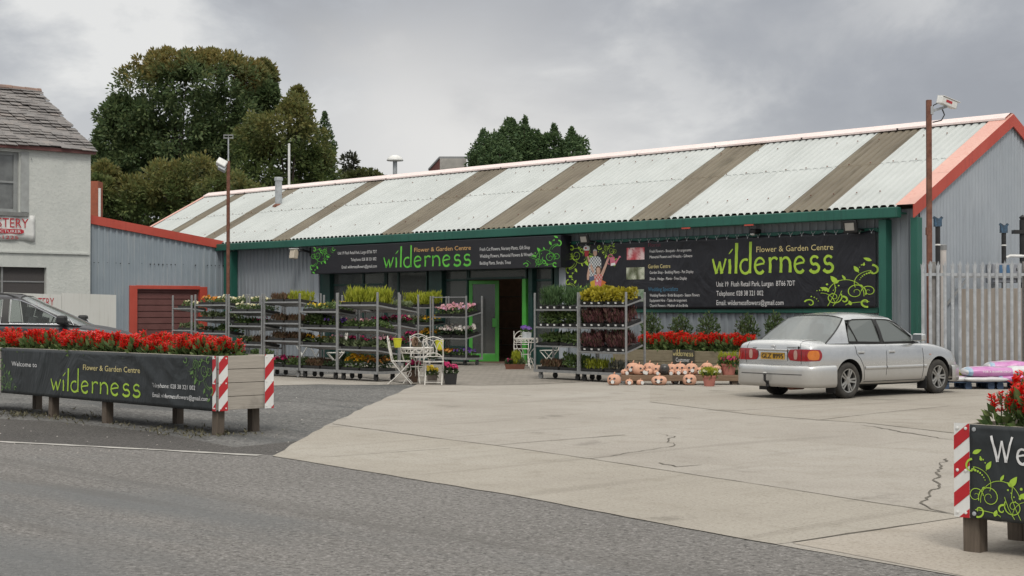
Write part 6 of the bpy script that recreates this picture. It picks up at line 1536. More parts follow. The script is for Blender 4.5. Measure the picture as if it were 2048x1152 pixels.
# boot lid and door shut lines
L_ = [(-.60, -3, .60), (-.60, -3, .93)]
for s_ in (-1, 1):
    pline([(s_ * .60, -3, .585), (s_ * .605, -3, .72), (s_ * .585, -3, .86), (s_ * .56, -3, .93)], (0, 1, 0), 'boot_shut_line', M['line'], .0045)
    pline([(s_ * .56, -2.06, 2), (s_ * .55, -1.9, 2), (s_ * .545, -1.62, 2)], (0, 0, -1), 'boot_shut_line', M['line'], .0045)
    X = s_ * 3
    pline([(X, .80, .28), (X, .82, .5), (X, .79, .88)], (-s_, 0, 0), 'door_shut_line', M['line'], .005); pline([(X, -.21, .27), (X, -.21, .88)], (-s_, 0, 0), 'door_shut_line', M['line'], .005)
    pline([(X, -.78, .30), (X, -.82, .52), (X, -.91, .66), (X, -1.0, .74), (X, -1.02, .88)], (-s_, 0, 0), 'door_shut_line', M['line'], .005); pline([(X, -.78, .27), (X, .80, .27)], (-s_, 0, 0), 'sill_line', M['line'], .006)
    pline([(X, -1.98, .735), (X, -1.5, .742)], (-s_, 0, 0), 'body_crease', M['silver'], .004, off=-.001)
    # rubbing strip and handles
    for y0, y1 in ((-.78, -.225), (-.195, .79), (.82, .90)):
        mb = MB(); rows = []
        for dz, of in ((-.028, .0), (-.02, .012), (.02, .012), (.028, .0)):
            row = []
            for i in range(9):
                h, nr = hit((X, y0 + (y1 - y0) * i / 8, .50 + dz), (-s_, 0, 0)); row.append(h + nr * of)
            rows.append(row)
        mb.grid(rows, flip=s_ < 0); mb.build('rubbing_strip', M['silver'], car, smooth=True)
    for nm, y in (('door#r', -.88), ('door#f', -.06)):
        h, nr = hit((X, y, .765), (-s_, 0, 0)); par = K['parts'].get(nm + ('r' if s_ > 0 else 'l'), car)
        mb = MB(); mb.box((h.x - .012, y - .085, .74), (h.x + .012, y + .085, .79)); hd = bevel(mb.build('handle', M['silver'], par), .012); 
        mb = MB(); mb.box((h.x + .004 * s_, y - .07, .738), (h.x + .014 * s_, y + .05, .748)); mb.build('handle_gap', M['line'], hd)
    # mirror
    m0 = K['S'](.62, .12, s_); mr = thing('door_mirror', None, None); mr.parent = car
    mb = MB(); c = m0 + Vector((s_ * .15, -.02, .045)); mb.obox(Matrix.Translation(c) @ Matrix.Rotation(rad(8) * s_, 4, 'Z'), (.105, .065, .068)); bevel(mb.build('housing', M['silver'], mr), .035, 3)
    mb = MB(); mb.obox(Matrix.Translation(c + Vector((0, -.066, 0))) @ Matrix.Rotation(rad(8) * s_, 4, 'Z'), (.085, .003, .052)); mb.build('mirror_glass', pm('mirror_glass', (.25, .27, .29), (.2, .22, .24), 2, .05, .6), mr)
    mb = MB(); mb.bar(m0 + Vector((-.02 * s_, .02, -.01)), c + Vector((-.06 * s_, 0, -.03)), .06, .04); mb.poly([m0 + Vector((s_ * .006, .10, -.045)), m0 + Vector((s_ * .006, -.07, -.04)), m0 + Vector((s_ * .0, -.06, .11))][::s_]); mb.build('mount', M['silver'], mr)
# tail lamps wrapped round the rear corners
def lamp(name, a0, a1, z0, z1, m, s_, off=.008, rnd=.35, par=None):
    cx, cy = .42, -1.68; mb = MB(); rows = []; n_, k_ = 14, 10
    for j in range(k_ + 1):
        row = []
        for i in range(n_ + 1):
            u_, v_ = -1 + 2 * i / n_, -1 + 2 * j / k_
            x = u_ * math.sqrt(max(0, 1 - rnd * v_ * v_ * .5)); y = v_ * math.sqrt(max(0, 1 - rnd * x * x * .5))
            a = rad(a0 + (a1 - a0) * (x + 1) / 2); z = z0 + (z1 - z0) * (y + 1) / 2
            d = Vector((math.sin(a), -math.cos(a), 0)); p = Vector((cx, cy, z)) + d * 2; p.x *= s_; dd = -d; dd = Vector((dd.x * s_, dd.y, 0))
            h, nr = hit(p, dd)
            row.append((h + nr * off) if h is not None else Vector((cx * s_, cy, z)))
        rows.append(row)
    mb.grid(rows, flip=s_ < 0); return mb.build(name, m, par or car, smooth=True)
for s_ in (-1, 1):
    tl = thing('tail_light', 'red wraparound tail light with amber indicator', None); tl.parent = car
    lamp('red_lens', -12, 64, .635, .83, M['tail_red'], s_, .009, .55, tl)
    lamp('amber_lens', 36, 57, .655, .81, M['tail_amber'], s_, .013, .9, tl)
    lamp('reversing_lens', 4, 14, .66, .812, M['tail_clear'], s_, .013, .9, tl)
    lamp('lens_divider', 23, 24, .645, .818, M['line'], s_, .0125, .1, tl)
# number plate, trim above it, badge, tow ball, exhaust
h, nr = hit((0, -4, .70), (0, 1, 0)); yb = h.y; tiltp = math.atan2(nr.z, -nr.y)
def rear_quad(x0, x1, z0, z1, off, rnd=False):
    q = []
    for x, z in ((x0, z0), (x1, z0), (x1, z1), (x0, z1)):
        q.append(Vector((x, 0, z)))
    return q
def on_rear(x, z, off): h_, n_ = hit((x, -4, z), (0, 1, 0)); return h_ + Vector((0, -off, 0))
mb = MB(); rows = [[on_rear(-.31 + .62 * i / 8, z, .010 + (.004 if 0 < j < 4 else 0)) for i in range(9)] for j, z in enumerate((.635, .645, .725, .80, .81))]; mb.grid(rows); mb.build('plate_recess', M['silver'], car, smooth=True)
pl = thing('number_plate', 'yellow rear number plate', None); pl.parent = car
yp = on_rear(0, .71, .024).y
mb = MB(); mb.box((-.26, yp, .655), (.26, yp + .008, .768)); bevel(mb.build('plate', M['plate'], pl), .004)
mb = MB(); [put_text(mb, 'GLZ 8995', -.235 + o_, .235 + o_, .672, .08, lambda x, z: Vector((x, yp - .003 - k_ * .0006, z))) for k_, o_ in enumerate((-.0045, 0, .0045))]; mb.build('plate_lettering', M['black'], pl)
mb = MB(); mb.box((-.34, yp - .035, .80), (.34, yp + .03, .828)); bevel(mb.build('plate_garnish', M['chrome'], car), .01)
mb = MB(); yb2 = on_rear(0, .86, .008).y
for rx_, rz_, cz in ((.048, .032, .86), (.016, .030, .86), (.036, .012, .872)): mb.tube([(rx_ * math.cos(a), yb2 - .003, cz + rz_ * math.sin(a)) for a in (k * math.pi / 9 for k in range(18))], .0045, 5, closed=True)
mb.build('badge', M['chrome'], car)
mb = MB()
for x in (.30, .33, .36, .39, .42, .45, .48): p_ = on_rear(x, .855, .006); mb.box((x, p_.y - .003, p_.z - .010), (x + .018, p_.y, p_.z + .010))
for x in (-.46, -.43, -.40): p_ = on_rear(x, .84, .006); mb.box((x, p_.y - .003, p_.z - .008), (x + .02, p_.y, p_.z + .008))
mb.build('boot_lettering', M['galv'], car)
mb = MB(); p_ = on_rear(.545, .855, .006); mb.lathe([(.024, 0), (0, .003)], p_, 14, M=Matrix.Rotation(rad(90), 4, 'X').to_3x3()); mb.build('round_sticker', M['black'], car)
tb = thing('tow_bar', 'tow ball with white cap', None); tb.parent = car
mb = MB(); mb.tube([(-.06, -2.0, .27), (-.06, -2.22, .27), (-.06, -2.27, .31), (-.06, -2.27, .38)], .022, 8); mb.lathe([(0, -.027), (.02, -.018), (.027, 0), (.02, .018), (0, .027)], (-.06, -2.27, .40), 12); mb.box((-.10, -2.20, .20), (-.03, -2.13, .30)); mb.build('tow_ball', M['black'], tb)
mb = MB(); mb.lathe([(.03, 0), (.03, .012), (0, .016)], (-.06, -2.27, .428), 12); mb.build('cap', M['white'], tb)
mb = MB(); mb.tube([(.30, -1.75, .24), (.30, -2.05, .235)], [.09, .085], 12); mb.tube([(.42, -2.0, .22), (.42, -2.14, .21)], .024, 10); mb.tube([(-.2, 1.2, .2), (.3, -1.6, .21)], .03, 8); bevel(mb.build('exhaust', M['rust'], car), .004)
for y in (YR_ - .36, YF_ - .37):
    for s_ in (-1, 1): mb = MB(); mb.box((s_ * .64, y - .006, .10), (s_ * .83, y + .006, .32)); mb.build('mud_flap', M['black'], car)
mb = MB(); h, nr = hit((.42, -1.5, 3), (0, 0, -1)); 
for s_ in (-1,): mb.box((-.12, -1.50, .95), (.12, -1.46, .985))
mb.build('brake_light', M['black'], car)
mb = MB(); h, nr = hit((3, 1.02, .70), (-1, 0, 0)); mb.box((h.x - .002, .99, .685), (h.x + .008, 1.03, .71)); mb.build('side_repeater', M['tail_clear'], car)

# ---------------------------------------------------------------- dark crossover on the left (nose to the right)
mir = PD(127, 640, 28.2); hd = rad(51); ax_ = Vector((math.cos(hd), math.sin(hd), 0)); rs_ = Vector((ax_.y, -ax_.x, 0)); so = Vector((mir.x, mir.y, 0)) - ax_ * 1.0 - rs_ * .95
suv = thing('dark_car', 'dark grey estate car with chrome window trim behind the left planter', 'car', tuple(so), hd - math.pi / 2)
zk = 1.0
bodyS = [(-2.25, .70, .40, .90, .98), (-2.2, .80, .34, 1.02, 1.08), (-2.0, .87, .30, 1.14, 1.16), (-1.4, .90, .27, 1.215, 1.19), (-.6, .905, .26, 1.22, 1.16), (.2, .905, .26, 1.215, 1.14), (.8, .90, .26, 1.20, 1.18), (1.15, .895, .27, 1.175, 1.215), (1.55, .88, .28, 1.12, 1.165), (1.95, .84, .30, 1.02, 1.07), (2.2, .76, .33, .88, .94), (2.35, .62, .38, .70, .80)]
PS = dict(paint=M['suv_paint'], wheel_r=.35, axles=(-1.3, 1.38), track=1.56, arch_r=.41, body=bodyS, chrome_trim=True,
    cuts=[((0, -1.0, 0), (0, 1, 0)), ((0, -.1, 0), (0, 1, 0)), ((0, .98, 0), (0, 1, 0)), ((0, 0, .38), (0, 0, 1)), ((.75, 0, 0), (1, 0, 0)), ((-.75, 0, 0), (1, 0, 0)), ((0, 1.18, 0), (0, 1, 0))],
    panels=[('door#fr', lambda c, n: c.x > .75 and -.1 < c.y < .98 and c.z > .38 and n.z < .75), ('door#rr', lambda c, n: c.x > .75 and -1.0 < c.y < -.1 and c.z > .38 and n.z < .75 and ((c.y + 1.3) ** 2 + (c.z - .35) ** 2) ** .5 > .46),
            ('door#fl', lambda c, n: c.x < -.75 and -.1 < c.y < .98 and c.z > .38 and n.z < .75), ('bonnet', lambda c, n: abs(c.x) < .75 and c.y > 1.18 and n.z > .5)],
    cabin=dict(wb=.855, wr=.62, zb=lambda y: 1.20 - .012 * y, zr=lambda y: 1.68 + .05 * math.sin(math.pi * max(0, min(1, (y + 2.0) / 2.4))) , ymid=-.4, rear=(-2.16, -1.72), front=(1.22, .14), crown=.07, cedge=lambda t: -1.95 + .30 * t, apw=.085, bp=(-.14, -.02), frame=.05,
        windows=[[(.0, .05), (1.02, .05), (.98, .12), (.66, .48), (.36, .78), (.16, .91), (.05, .93), (-.02, .93)], [(-.16, .05), (-.18, .93), (-.85, .93), (-.92, .05)], [(-1.0, .05), (-.93, .93), (-1.5, .88), (-1.82, .2), (-1.8, .07)]]))
KS = make_car(suv, PS); hit, pline = KS['hit'], KS['pline']
for s_ in (-1, 1):
    X = s_ * 3
    pline([(X, .98, .4), (X, 1.0, .7), (X, .98, 1.06)], (-s_, 0, 0), 'door_shut_line', M['line'], .006, suv); pline([(X, -.1, .4), (X, -.1, 1.1)], (-s_, 0, 0), 'door_shut_line', M['line'], .006, suv)
    mb = MB(); mb.tube([KS['S'](-1.8 + 2.85 * i / 14, .02, s_, .012) for i in range(15)], .016, 6); mb.build('chrome_strip', M['chrome'], suv)
    m0 = KS['S'](1.0, .14, s_); mr = thing('door_mirror', None, None); mr.parent = suv
    c = m0 + Vector((s_ * .20, -.02, .03)); mb = MB(); mb.obox(Matrix.Translation(c), (.125, .085, .085)); bevel(mb.build('housing', M['black'], mr), .045, 3)
    mb = MB(); mb.bar(m0 + Vector((0, 0, -.04)), c + Vector((-.05 * s_, 0, -.06)), .08, .045); mb.build('mount', M['black'], mr)
    mb = MB(); q = KS['S'](1.06, .05, s_, .01); mb.tube([q, q + Vector((0, .10, -.02)), q + Vector((0, .03, .08))], .014, 6); mb.build('mirror_trim', M['chrome'], suv)
    for y in (.12, -.75):
        h, nr = hit((X, y, 1.0), (-s_, 0, 0)); par = KS['parts'].get('door#fr' if y > 0 else 'door#rr', suv) if s_ > 0 else suv
        mb = MB(); mb.box((h.x - .015, y - .13, .975), (h.x + .022, y + .10, 1.015)); bevel(mb.build('handle', M['chrome'], par), .014)
    mb = MB(); mb.tube([KS['S'](-1.6 + 1.7 * i / 8, 1.0, s_, -.03) + Vector((0, 0, .06 if 0 < i < 8 else .0)) for i in range(9)], .018, 6); mb.build('roof_bar', M['black'], suv)
    h, nr = hit((s_ * .62, 4, .70), (0, -1, 0))
    if h is not None: mb = MB(); mb.obox(Matrix.Translation(h + Vector((0, -.03, 0))), (.13, .05, .06)); bevel(mb.build('headlight', M['print_white'], suv), .02)
# ================================================================ bistro furniture
VZ = YAW - math.pi / 2                       # rotation that turns local +y away from the camera's side of the yard
def pot(name, label, cat, loc, rt, rb, h, m, specs, square=False, group=None, plant_h=1.0, rotz=0.0):
    r_ = thing(name, label, cat, loc, rotz, group)
    mb = MB()
    if square:
        mb.add([(-rb, -rb, 0), (rb, -rb, 0), (rb, rb, 0), (-rb, rb, 0), (-rt, -rt, h), (rt, -rt, h), (rt, rt, h), (-rt, rt, h), (-rt * .9, -rt * .9, h - .03), (rt * .9, -rt * .9, h - .03), (rt * .9, rt * .9, h - .03), (-rt * .9, rt * .9, h - .03)],
               [(3, 2, 1, 0), (0, 1, 5, 4), (1, 2, 6, 5), (2, 3, 7, 6), (3, 0, 4, 7), (4, 5, 9, 8), (5, 6, 10, 9), (6, 7, 11, 10), (7, 4, 8, 11), (8, 9, 10, 11)])
    else: mb.lathe([(0, .001), (rb, 0), (rt * .93, h * .80), (rt * .93, h * .81), (rt, h * .82), (rt, h), (rt * .9, h), (rt * .88, h - .03), (0, h - .03)], (0, 0, 0), 20)
    shade_auto(mb.build('pot', m, r_), 30)
    for i, sp in enumerate(specs):
        a, f = plant_bits(sp, rt * 1.9, rt * 1.9, sum(map(ord, label)) + i); o = a.build('foliage', LM[SPEC[sp][5]], r_); o.location = (0, 0, h - .04); o.scale = (1, 1, plant_h)
        if f.v: o = f.build('flowers', FM[SPEC[sp][6]], r_); o.location = (0, 0, h - .04); o.scale = (1, 1, plant_h)
    return r_
WM = M['white_metal']
def bistro_table(loc, dia, h, label, rotz=0):
    r_ = thing('bistro_table', label, 'table', loc, rotz); R_ = dia / 2
    mb = MB(); mb.lathe([(0, h), (R_ - .02, h), (R_, h - .008), (R_ - .015, h - .018), (0, h - .016)], (0, 0, 0), 32); mb.build('table_top', WM, r_)
    mb = MB(); n = 40
    for z in (h - .03, h - .11): mb.tube([(R_ * .985 * math.cos(2 * math.pi * k / n), R_ * .985 * math.sin(2 * math.pi * k / n), z) for k in range(n)], .008, 6, closed=True)
    for k in range(16):
        q = []
        for j in range(9):
            a = 2 * math.pi * (k + j / 8) / 16; q.append((R_ * .985 * math.cos(a), R_ * .985 * math.sin(a), h - .07 + .035 * math.sin(2 * math.pi * j / 8)))
        mb.tube(q, .006, 5)
    mb.build('lattice_rim', WM, r_)
    for k in range(4):
        a = 2 * math.pi * (k + .5) / 4; c, s_ = math.cos(a), math.sin(a)
        mb = MB(); mb.tube([(c * r, s_ * r, z) for r, z in ((R_ * .92, h - .1), (R_ * .80, h - .25), (R_ * .42, h * .52), (R_ * .36, h * .38), (R_ * .62, h * .14), (R_ * .82, 0))], .012, 7)
        mb.tube([(c * (R_ * .5 + .055 * math.cos(t)), s_ * (R_ * .5 + .055 * math.cos(t)), h * .26 + .055 * math.sin(t)) for t in (k2 * math.pi / 6 for k2 in range(12))], .007, 5); mb.build('leg', WM, r_)
    mb = MB(); mb.tube([(R_ * .4 * math.cos(2 * math.pi * k / 20), R_ * .4 * math.sin(2 * math.pi * k / 20), h * .46) for k in range(20)], .008, 6, closed=True); mb.build('brace_ring', WM, r_)
    return r_
def bistro_chair(loc, rotz, label, round_back=False):
    r_ = thing('bistro_chair', label, 'chair', loc, rotz, 'white metal bistro chairs')
    w = .19
    for s_ in (-1, 1):
        mb = MB(); mb.tube([(s_ * w, -.25, .91), (s_ * w, -.22, .70), (s_ * w, -.16, .46), (s_ * w, .02, .24), (s_ * w, .23, .0)], .011, 7); mb.build('back_leg_frame', WM, r_)
        mb = MB(); mb.tube([(s_ * (w - .025), .20, .44), (s_ * (w - .025), .05, .27), (s_ * (w - .025), -.10, .12), (s_ * (w - .025), -.24, .0)], .011, 7); mb.build('cross_leg', WM, r_)
    mb = MB()
    mb.bar((-w, .19, .455), (w, .19, .455), .02, .014); mb.bar((-w, -.17, .455), (w, -.17, .455), .02, .014); mb.bar((-w, -.17, .456), (-w, .19, .456), .02, .014); mb.bar((w, -.17, .456), (w, .19, .456), .02, .014)
    for k in range(7): y = -.14 + k * .052; mb.bar((-w + .011, y, .458), (w - .011, y, .458), .034, .008)
    mb.build('seat', WM, r_)
    mb = MB(); yb = lambda z: -.16 - (z - .46) * .2
    def bt(pts, r=.008): mb.tube([(x, yb(z), z) for x, z in pts], r, 6)
    if round_back:
        bt(arc(0, .68, w, .23, 180, 0, 14), .010); bt(arc(0, .60, .12, .2, 180, 0, 12)); bt([(0, .5), (0, .90)]); bt(arc(-.06, .70, .05, .05, 0, 360, 12)); bt(arc(.06, .70, .05, .05, 0, 360, 12))
    else:
        bt([(-w, .88), (-.09, .93), (0, .95), (.09, .93), (w, .88)], .010)
        bt([(-w, .84), (-.08, .90), (0, .86), (.08, .90), (w, .84)])
        for x in (-.125, 0, .125):
            bt([(x - .075, .56), (x - .07, .68), (x - .03, .79), (x, .84)]); bt([(x + .075, .56), (x + .07, .68), (x + .03, .79), (x, .84)])
        bt(arc(0, .50, w - .01, .13, 180, 0, 12), .009)
    bt([(-w, .56), (w, .56)])
    mb.build('backrest', WM, r_)
    mb = MB(); mb.bar((-w, .20, .06), (w, .20, .06), .012, .012); mb.bar((-w + .03, -.2, .05), (w - .03, -.2, .05), .012, .012); mb.build('stretcher', WM, r_)
    return r_
tp = PG(833, 767)
bistro_table(tp + FW * .15, .68, .72, 'round white lattice bistro table in front of the trolleys, sundial wheel on top', .3)
bistro_chair(PG(801, 767.5), rad(46.2 - 90), 'white metal folding chair seen side-on, left of the front bistro table')
bistro_chair(PG(867, 770) + FW * .12, VZ, 'white metal chair with gothic arched back, right of the front bistro table')
bistro_chair(PG(838, 760) + FW * .9, VZ + rad(200), 'white metal chair behind the front bistro table, facing the camera')
def bucket(p, label):
    r_ = thing('yellow_bucket', label, 'bucket', p, 0, 'yellow buckets hung on the bistro chairs'); mb = MB(); mb.lathe([(0, 0), (.065, 0), (.088, .17), (.094, .17), (.094, .185), (.086, .185), (.06, .01)], (0, 0, 0), 18)
    shade_auto(mb.build('pail', pm('yellow_bucket_' + str(len(label)), (.62, .60, .03), (.52, .52, .03), 4, .4), r_), 35); mb = MB(); mb.tube([(.09 * math.cos(a), 0, .18 + .08 * math.sin(a)) for a in (k * math.pi / 10 for k in range(11))], .004, 5); mb.build('handle', M['galv'], r_)
bucket(PD(795, 695, PG(801, 767.5).dot(FW) - .04), 'yellow bucket hanging from the back of the left bistro chair')
bucket(PD(879, 699, (PG(867, 770) + FW * .4).dot(FW)), 'yellow bucket hanging behind the gothic backed bistro chair')
q = tp + FW * .15 - RT * .04; r_ = thing('sundial_wheel', 'brown wooden wheel ornament standing on the front bistro table', 'ornament', (q.x, q.y, .72), VZ)
mb = MB(); Mx = Matrix.Rotation(rad(90), 3, 'X') @ Matrix.Rotation(rad(-62), 3, 'Y'); 
mb = MB(); Rw = (Matrix.Rotation(rad(62), 3, 'Z') @ Matrix.Rotation(rad(90), 3, 'X'))
mb.lathe([(.078, -.018), (.105, -.018), (.105, .018), (.078, .018), (.078, -.018)], (0, 0, .107), 22, M=Rw); mb.lathe([(0, -.02), (.025, -.02), (.025, .02), (0, .02)], (0, 0, .107), 10, M=Rw)
for k in range(6): a = k * math.pi / 3; mb.bar(Rw @ Vector((.02 * math.cos(a), .02 * math.sin(a), 0)) + Vector((0, 0, .107)), Rw @ Vector((.085 * math.cos(a), .085 * math.sin(a), 0)) + Vector((0, 0, .107)), .014, .014)
mb.build('wheel', M['bench'], r_); mb = MB(); mb.box((-.03, -.05, 0), (.14, .05, .03)); mb.lathe([(0, .03), (.035, .03), (.045, .10), (0, .11)], (.10, 0, 0), 10); mb.build('stand', M['soil'], r_)
pot('flower_pot', 'black square pot of magenta flowers right of the gothic chair', 'flower pot', PG(901, 769), .125, .105, .22, M['black'], ['magenta cyclamen'], True, plant_h=1.2, rotz=VZ + .1)
pot('flower_pot', 'brown pot of yellow pansies under the gothic backed chair', 'flower pot', PG(863, 769) + FW * .28, .105, .085, .19, pm('stone_pot', (.20, .17, .14), (.14, .12, .1), 6, .8), ['yellow pansies'], True, plant_h=1.2, rotz=VZ)
pot('flower_pot', 'dark brown round pot of pink flowers beneath the front bistro table', 'flower pot', PG(824, 766) + FW * .2, .13, .10, .26, pm('brown_pot', (.12, .075, .05), (.08, .05, .035), 6, .8), ['magenta cyclamen'], plant_h=1.1)
pot('flower_pot', 'small grey pot standing on the seat of the gothic backed chair', 'flower pot', PG(865, 770) + FW * .14 + Vector((0, 0, .465)), .05, .04, .09, M['galv_pale'], ['dark seedlings'], plant_h=.5)
# second set by the doorway
t2 = PG(1052, 737)
bistro_table(t2 + FW * .2, .62, .76, 'round white bistro table right of the shop doorway', .5)
bistro_chair(PG(1043, 735) + FW * .9, VZ + rad(180), 'white metal chair with round back behind the doorway bistro table', True)
bistro_chair(PG(1100, 738) + FW * .3, VZ + rad(70), 'white metal chair behind the rosemary trolley, right of the doorway table', True)
r_ = pot('planter_tub', 'grey zinc tub with purple flowers on the doorway bistro table', 'planter', Vector((t2.x, t2.y, .76)) + FW * .2 + RT * .02, .12, .11, .15, M['galv_pale'], ['purple pansies'], True, plant_h=1.0, rotz=VZ)
# terracotta trough on the paving
q = PG(1030, 739); r_ = thing('plant_trough', 'terracotta trough with a tiny conifer and heather on the paving by the doorway', 'planter', q + FW * .15, VZ)
mb = MB(); mb.add([(-.22, -.09, 0), (.22, -.09, 0), (.22, .09, 0), (-.22, .09, 0), (-.26, -.12, .13), (.26, -.12, .13), (.26, .12, .13), (-.26, .12, .13), (-.24, -.10, .12), (.24, -.10, .12), (.24, .10, .12), (-.24, .10, .12)],
    [(3, 2, 1, 0), (0, 1, 5, 4), (1, 2, 6, 5), (2, 3, 7, 6), (3, 0, 4, 7), (4, 5, 9, 8), (5, 6, 10, 9), (6, 7, 11, 10), (7, 4, 8, 11), (8, 9, 10, 11)]); mb.build('trough', pm('dark_terracotta', (.19, .075, .045), (.14, .055, .035), 6, .75), r_)
for nm, sp, x, sx in (('heather', 'mixed red primulas', -.1, .2), ('small_conifer', 'lime spires', .04, .08), ('bedding', 'pale green bedding', .12, .2)):
    a, f = plant_bits(sp, sx, .16, 5 + len(nm)); o = a.build(nm, LM[SPEC[sp][5]], r_); o.location = (x, 0, .11)
    if f.v: o = f.build('flowers', FM[SPEC[sp][6]], r_); o.location = (x, 0, .11)
# folding slatted table and chair glimpsed through the trolleys
q = PY(618, 735, 22.2); r_ = thing('slatted_table', 'white slatted folding table glimpsed through the trolleys left of the bistro set', 'table', (q.x, q.y, 0), .0)
mb = MB()
for k in range(6): mb.box((-.5, -.28 + k * .095, .70), (.5, -.20 + k * .095, .72))
mb.build('table_top', M['white'], r_)
for s_ in (-1, 1): mb = MB(); mb.bar((-.35, s_ * .22, .0), (.35, s_ * .22, .69), .03, .02); mb.bar((.35, s_ * .19, .0), (-.35, s_ * .19, .69), .03, .02); mb.build('cross_leg', M['white'], r_)
bistro_chair((PY(672, 735, 22.0).x, 22.0, 0), rad(150), 'white metal chair glimpsed through the trolleys beside the slatted table')

# ================================================================ raised bed, shrubs, bench and pumpkins
by0, by1, bz = 26.9, 28.2, .54; bx0, bx1 = PY(1225, 700, by0).x, PY(1600, 700, by0).x
bed = thing('raised_bed', 'long raised sleeper bed below the wall banner with scarlet flowers', 'raised bed', (bx1, by0, 0))
mb = MB()
for k in range(2):
    z0 = .003 + k * .27; x = bx0; j = 0
    while x < bx1: xe = min(x + 2.4, bx1); mb.box((x + .004, by0 + R.uniform(-.006, .006), z0), (xe - .004, by0 + .1, z0 + .262)); x = xe
bevel(mb.build('sleeper', M['sleeper'], bed, world=True), .008)
mb = MB(); mb.box((bx0, by0 + .101, 0), (bx0 + .1, by1, bz)); mb.box((bx1 - .1, by0 + .101, 0), (bx1, by1, bz)); mb.build('end_sleeper', M['sleeper'], bed, world=True)
mb = MB(); mb.box((bx0 + .101, by0 + .101, 0), (bx1 - .101, by1, bz - .06)); mb.build('soil', M['soil'], bed, world=True)
salvia_rows(PY(1262, 700, by0).x, PY(1500, 700, by0).x, by0 + .14, by0 + .70, bz - .07, 'scarlet salvia in the raised bed below the wall banner', 'scarlet salvias in the raised bed', .19, 3, 1.25)
SHM = leaf_mat('laurel_leaf', [(.045, .08, .034), (.075, .115, .045), (.115, .16, .062), (.06, .095, .04)])
def shrub(u, w, vt, seed, label, Y=27.9):
    q = PY(u, 640, Y); zt = PY(u, vt, Y).z; d = (q - EYE).dot(FW); r_ = thing('laurel_shrub', label, 'shrub', (q.x, Y, bz - .07), 0, 'laurel shrubs in the raised bed'); rng = random.Random(seed)
    rr = w * d / FPX / 2; h = zt - bz + .05; mb = MB()
    for k in range(620):
        e = rdir(rng, .1); t = rng.random() ** .5; wd = .75 + .35 * math.sin(math.pi * (.5 + .5 * e.z) * .9)
        p = Vector((e.x * rr * wd * t, min(.25, e.y * rr * wd * t), h * .55 + e.z * h * .48 * t)); mb.leaf(p, e * .5 + Vector((0, 0, .55)) + rdir(rng) * .6, rdir(rng), rng.uniform(.06, .11), rng.uniform(.03, .045))
    mb.build('foliage', SHM, r_); mb = MB()
    for k in range(5): mb.tube([(0, 0, 0), (rng.uniform(-.5, .5) * rr, rng.uniform(-.3, .3) * rr, h * .5), (rng.uniform(-.9, .9) * rr, rng.uniform(-.5, .5) * rr, h * rng.uniform(.7, .95))], [.016, .01, .004], 5)
    mb.build('stem', M['bark'], r_)
shrub(1303, 40, 628, 1, 'laurel shrub nearest the golden trolley in the raised bed'); shrub(1361, 43, 630, 2, 'laurel shrub behind the small customer sign in the raised bed'); shrub(1417, 47, 626, 3, 'bushiest laurel shrub, middle of the raised bed')
shrub(1493, 44, 629, 4, 'laurel shrub just left of the parked silver car'); shrub(1549, 34, 624, 5, 'laurel shrub partly behind the silver car boot'); shrub(1240, 36, 632, 6, 'laurel shrub half hidden behind the golden trolley')
sg = PY(1345, 728, by0 - .03); s1 = PY(1388, 700, by0 - .03); W_, H_ = s1.x - sg.x, s1.z - PY(1388, 733, by0 - .03).z
sgn = thing('customer_sign', 'small dark sign with cream name fixed to the raised bed', 'sign', (sg.x, by0 - .03, s1.z - H_))
mb = MB(); mb.box((0, 0, 0), (W_, .02, H_)); mb.build('board', pm('dark_sign', (.04, .038, .03), (.06, .055, .045), 5, .7), sgn)
tf = lambda x, z: Vector((x, -.004, z)); mb = MB(); logo(mb, .02, W_ - .02, H_ - .14, .072, tf); mb.build('name_lettering', M['print_cream'], sgn); mb = MB(); put_text(mb, 'Customer', W_ * .16, W_ * .80, H_ - .275, .095, tf); mb.build('lettering', M['print_white'], sgn)
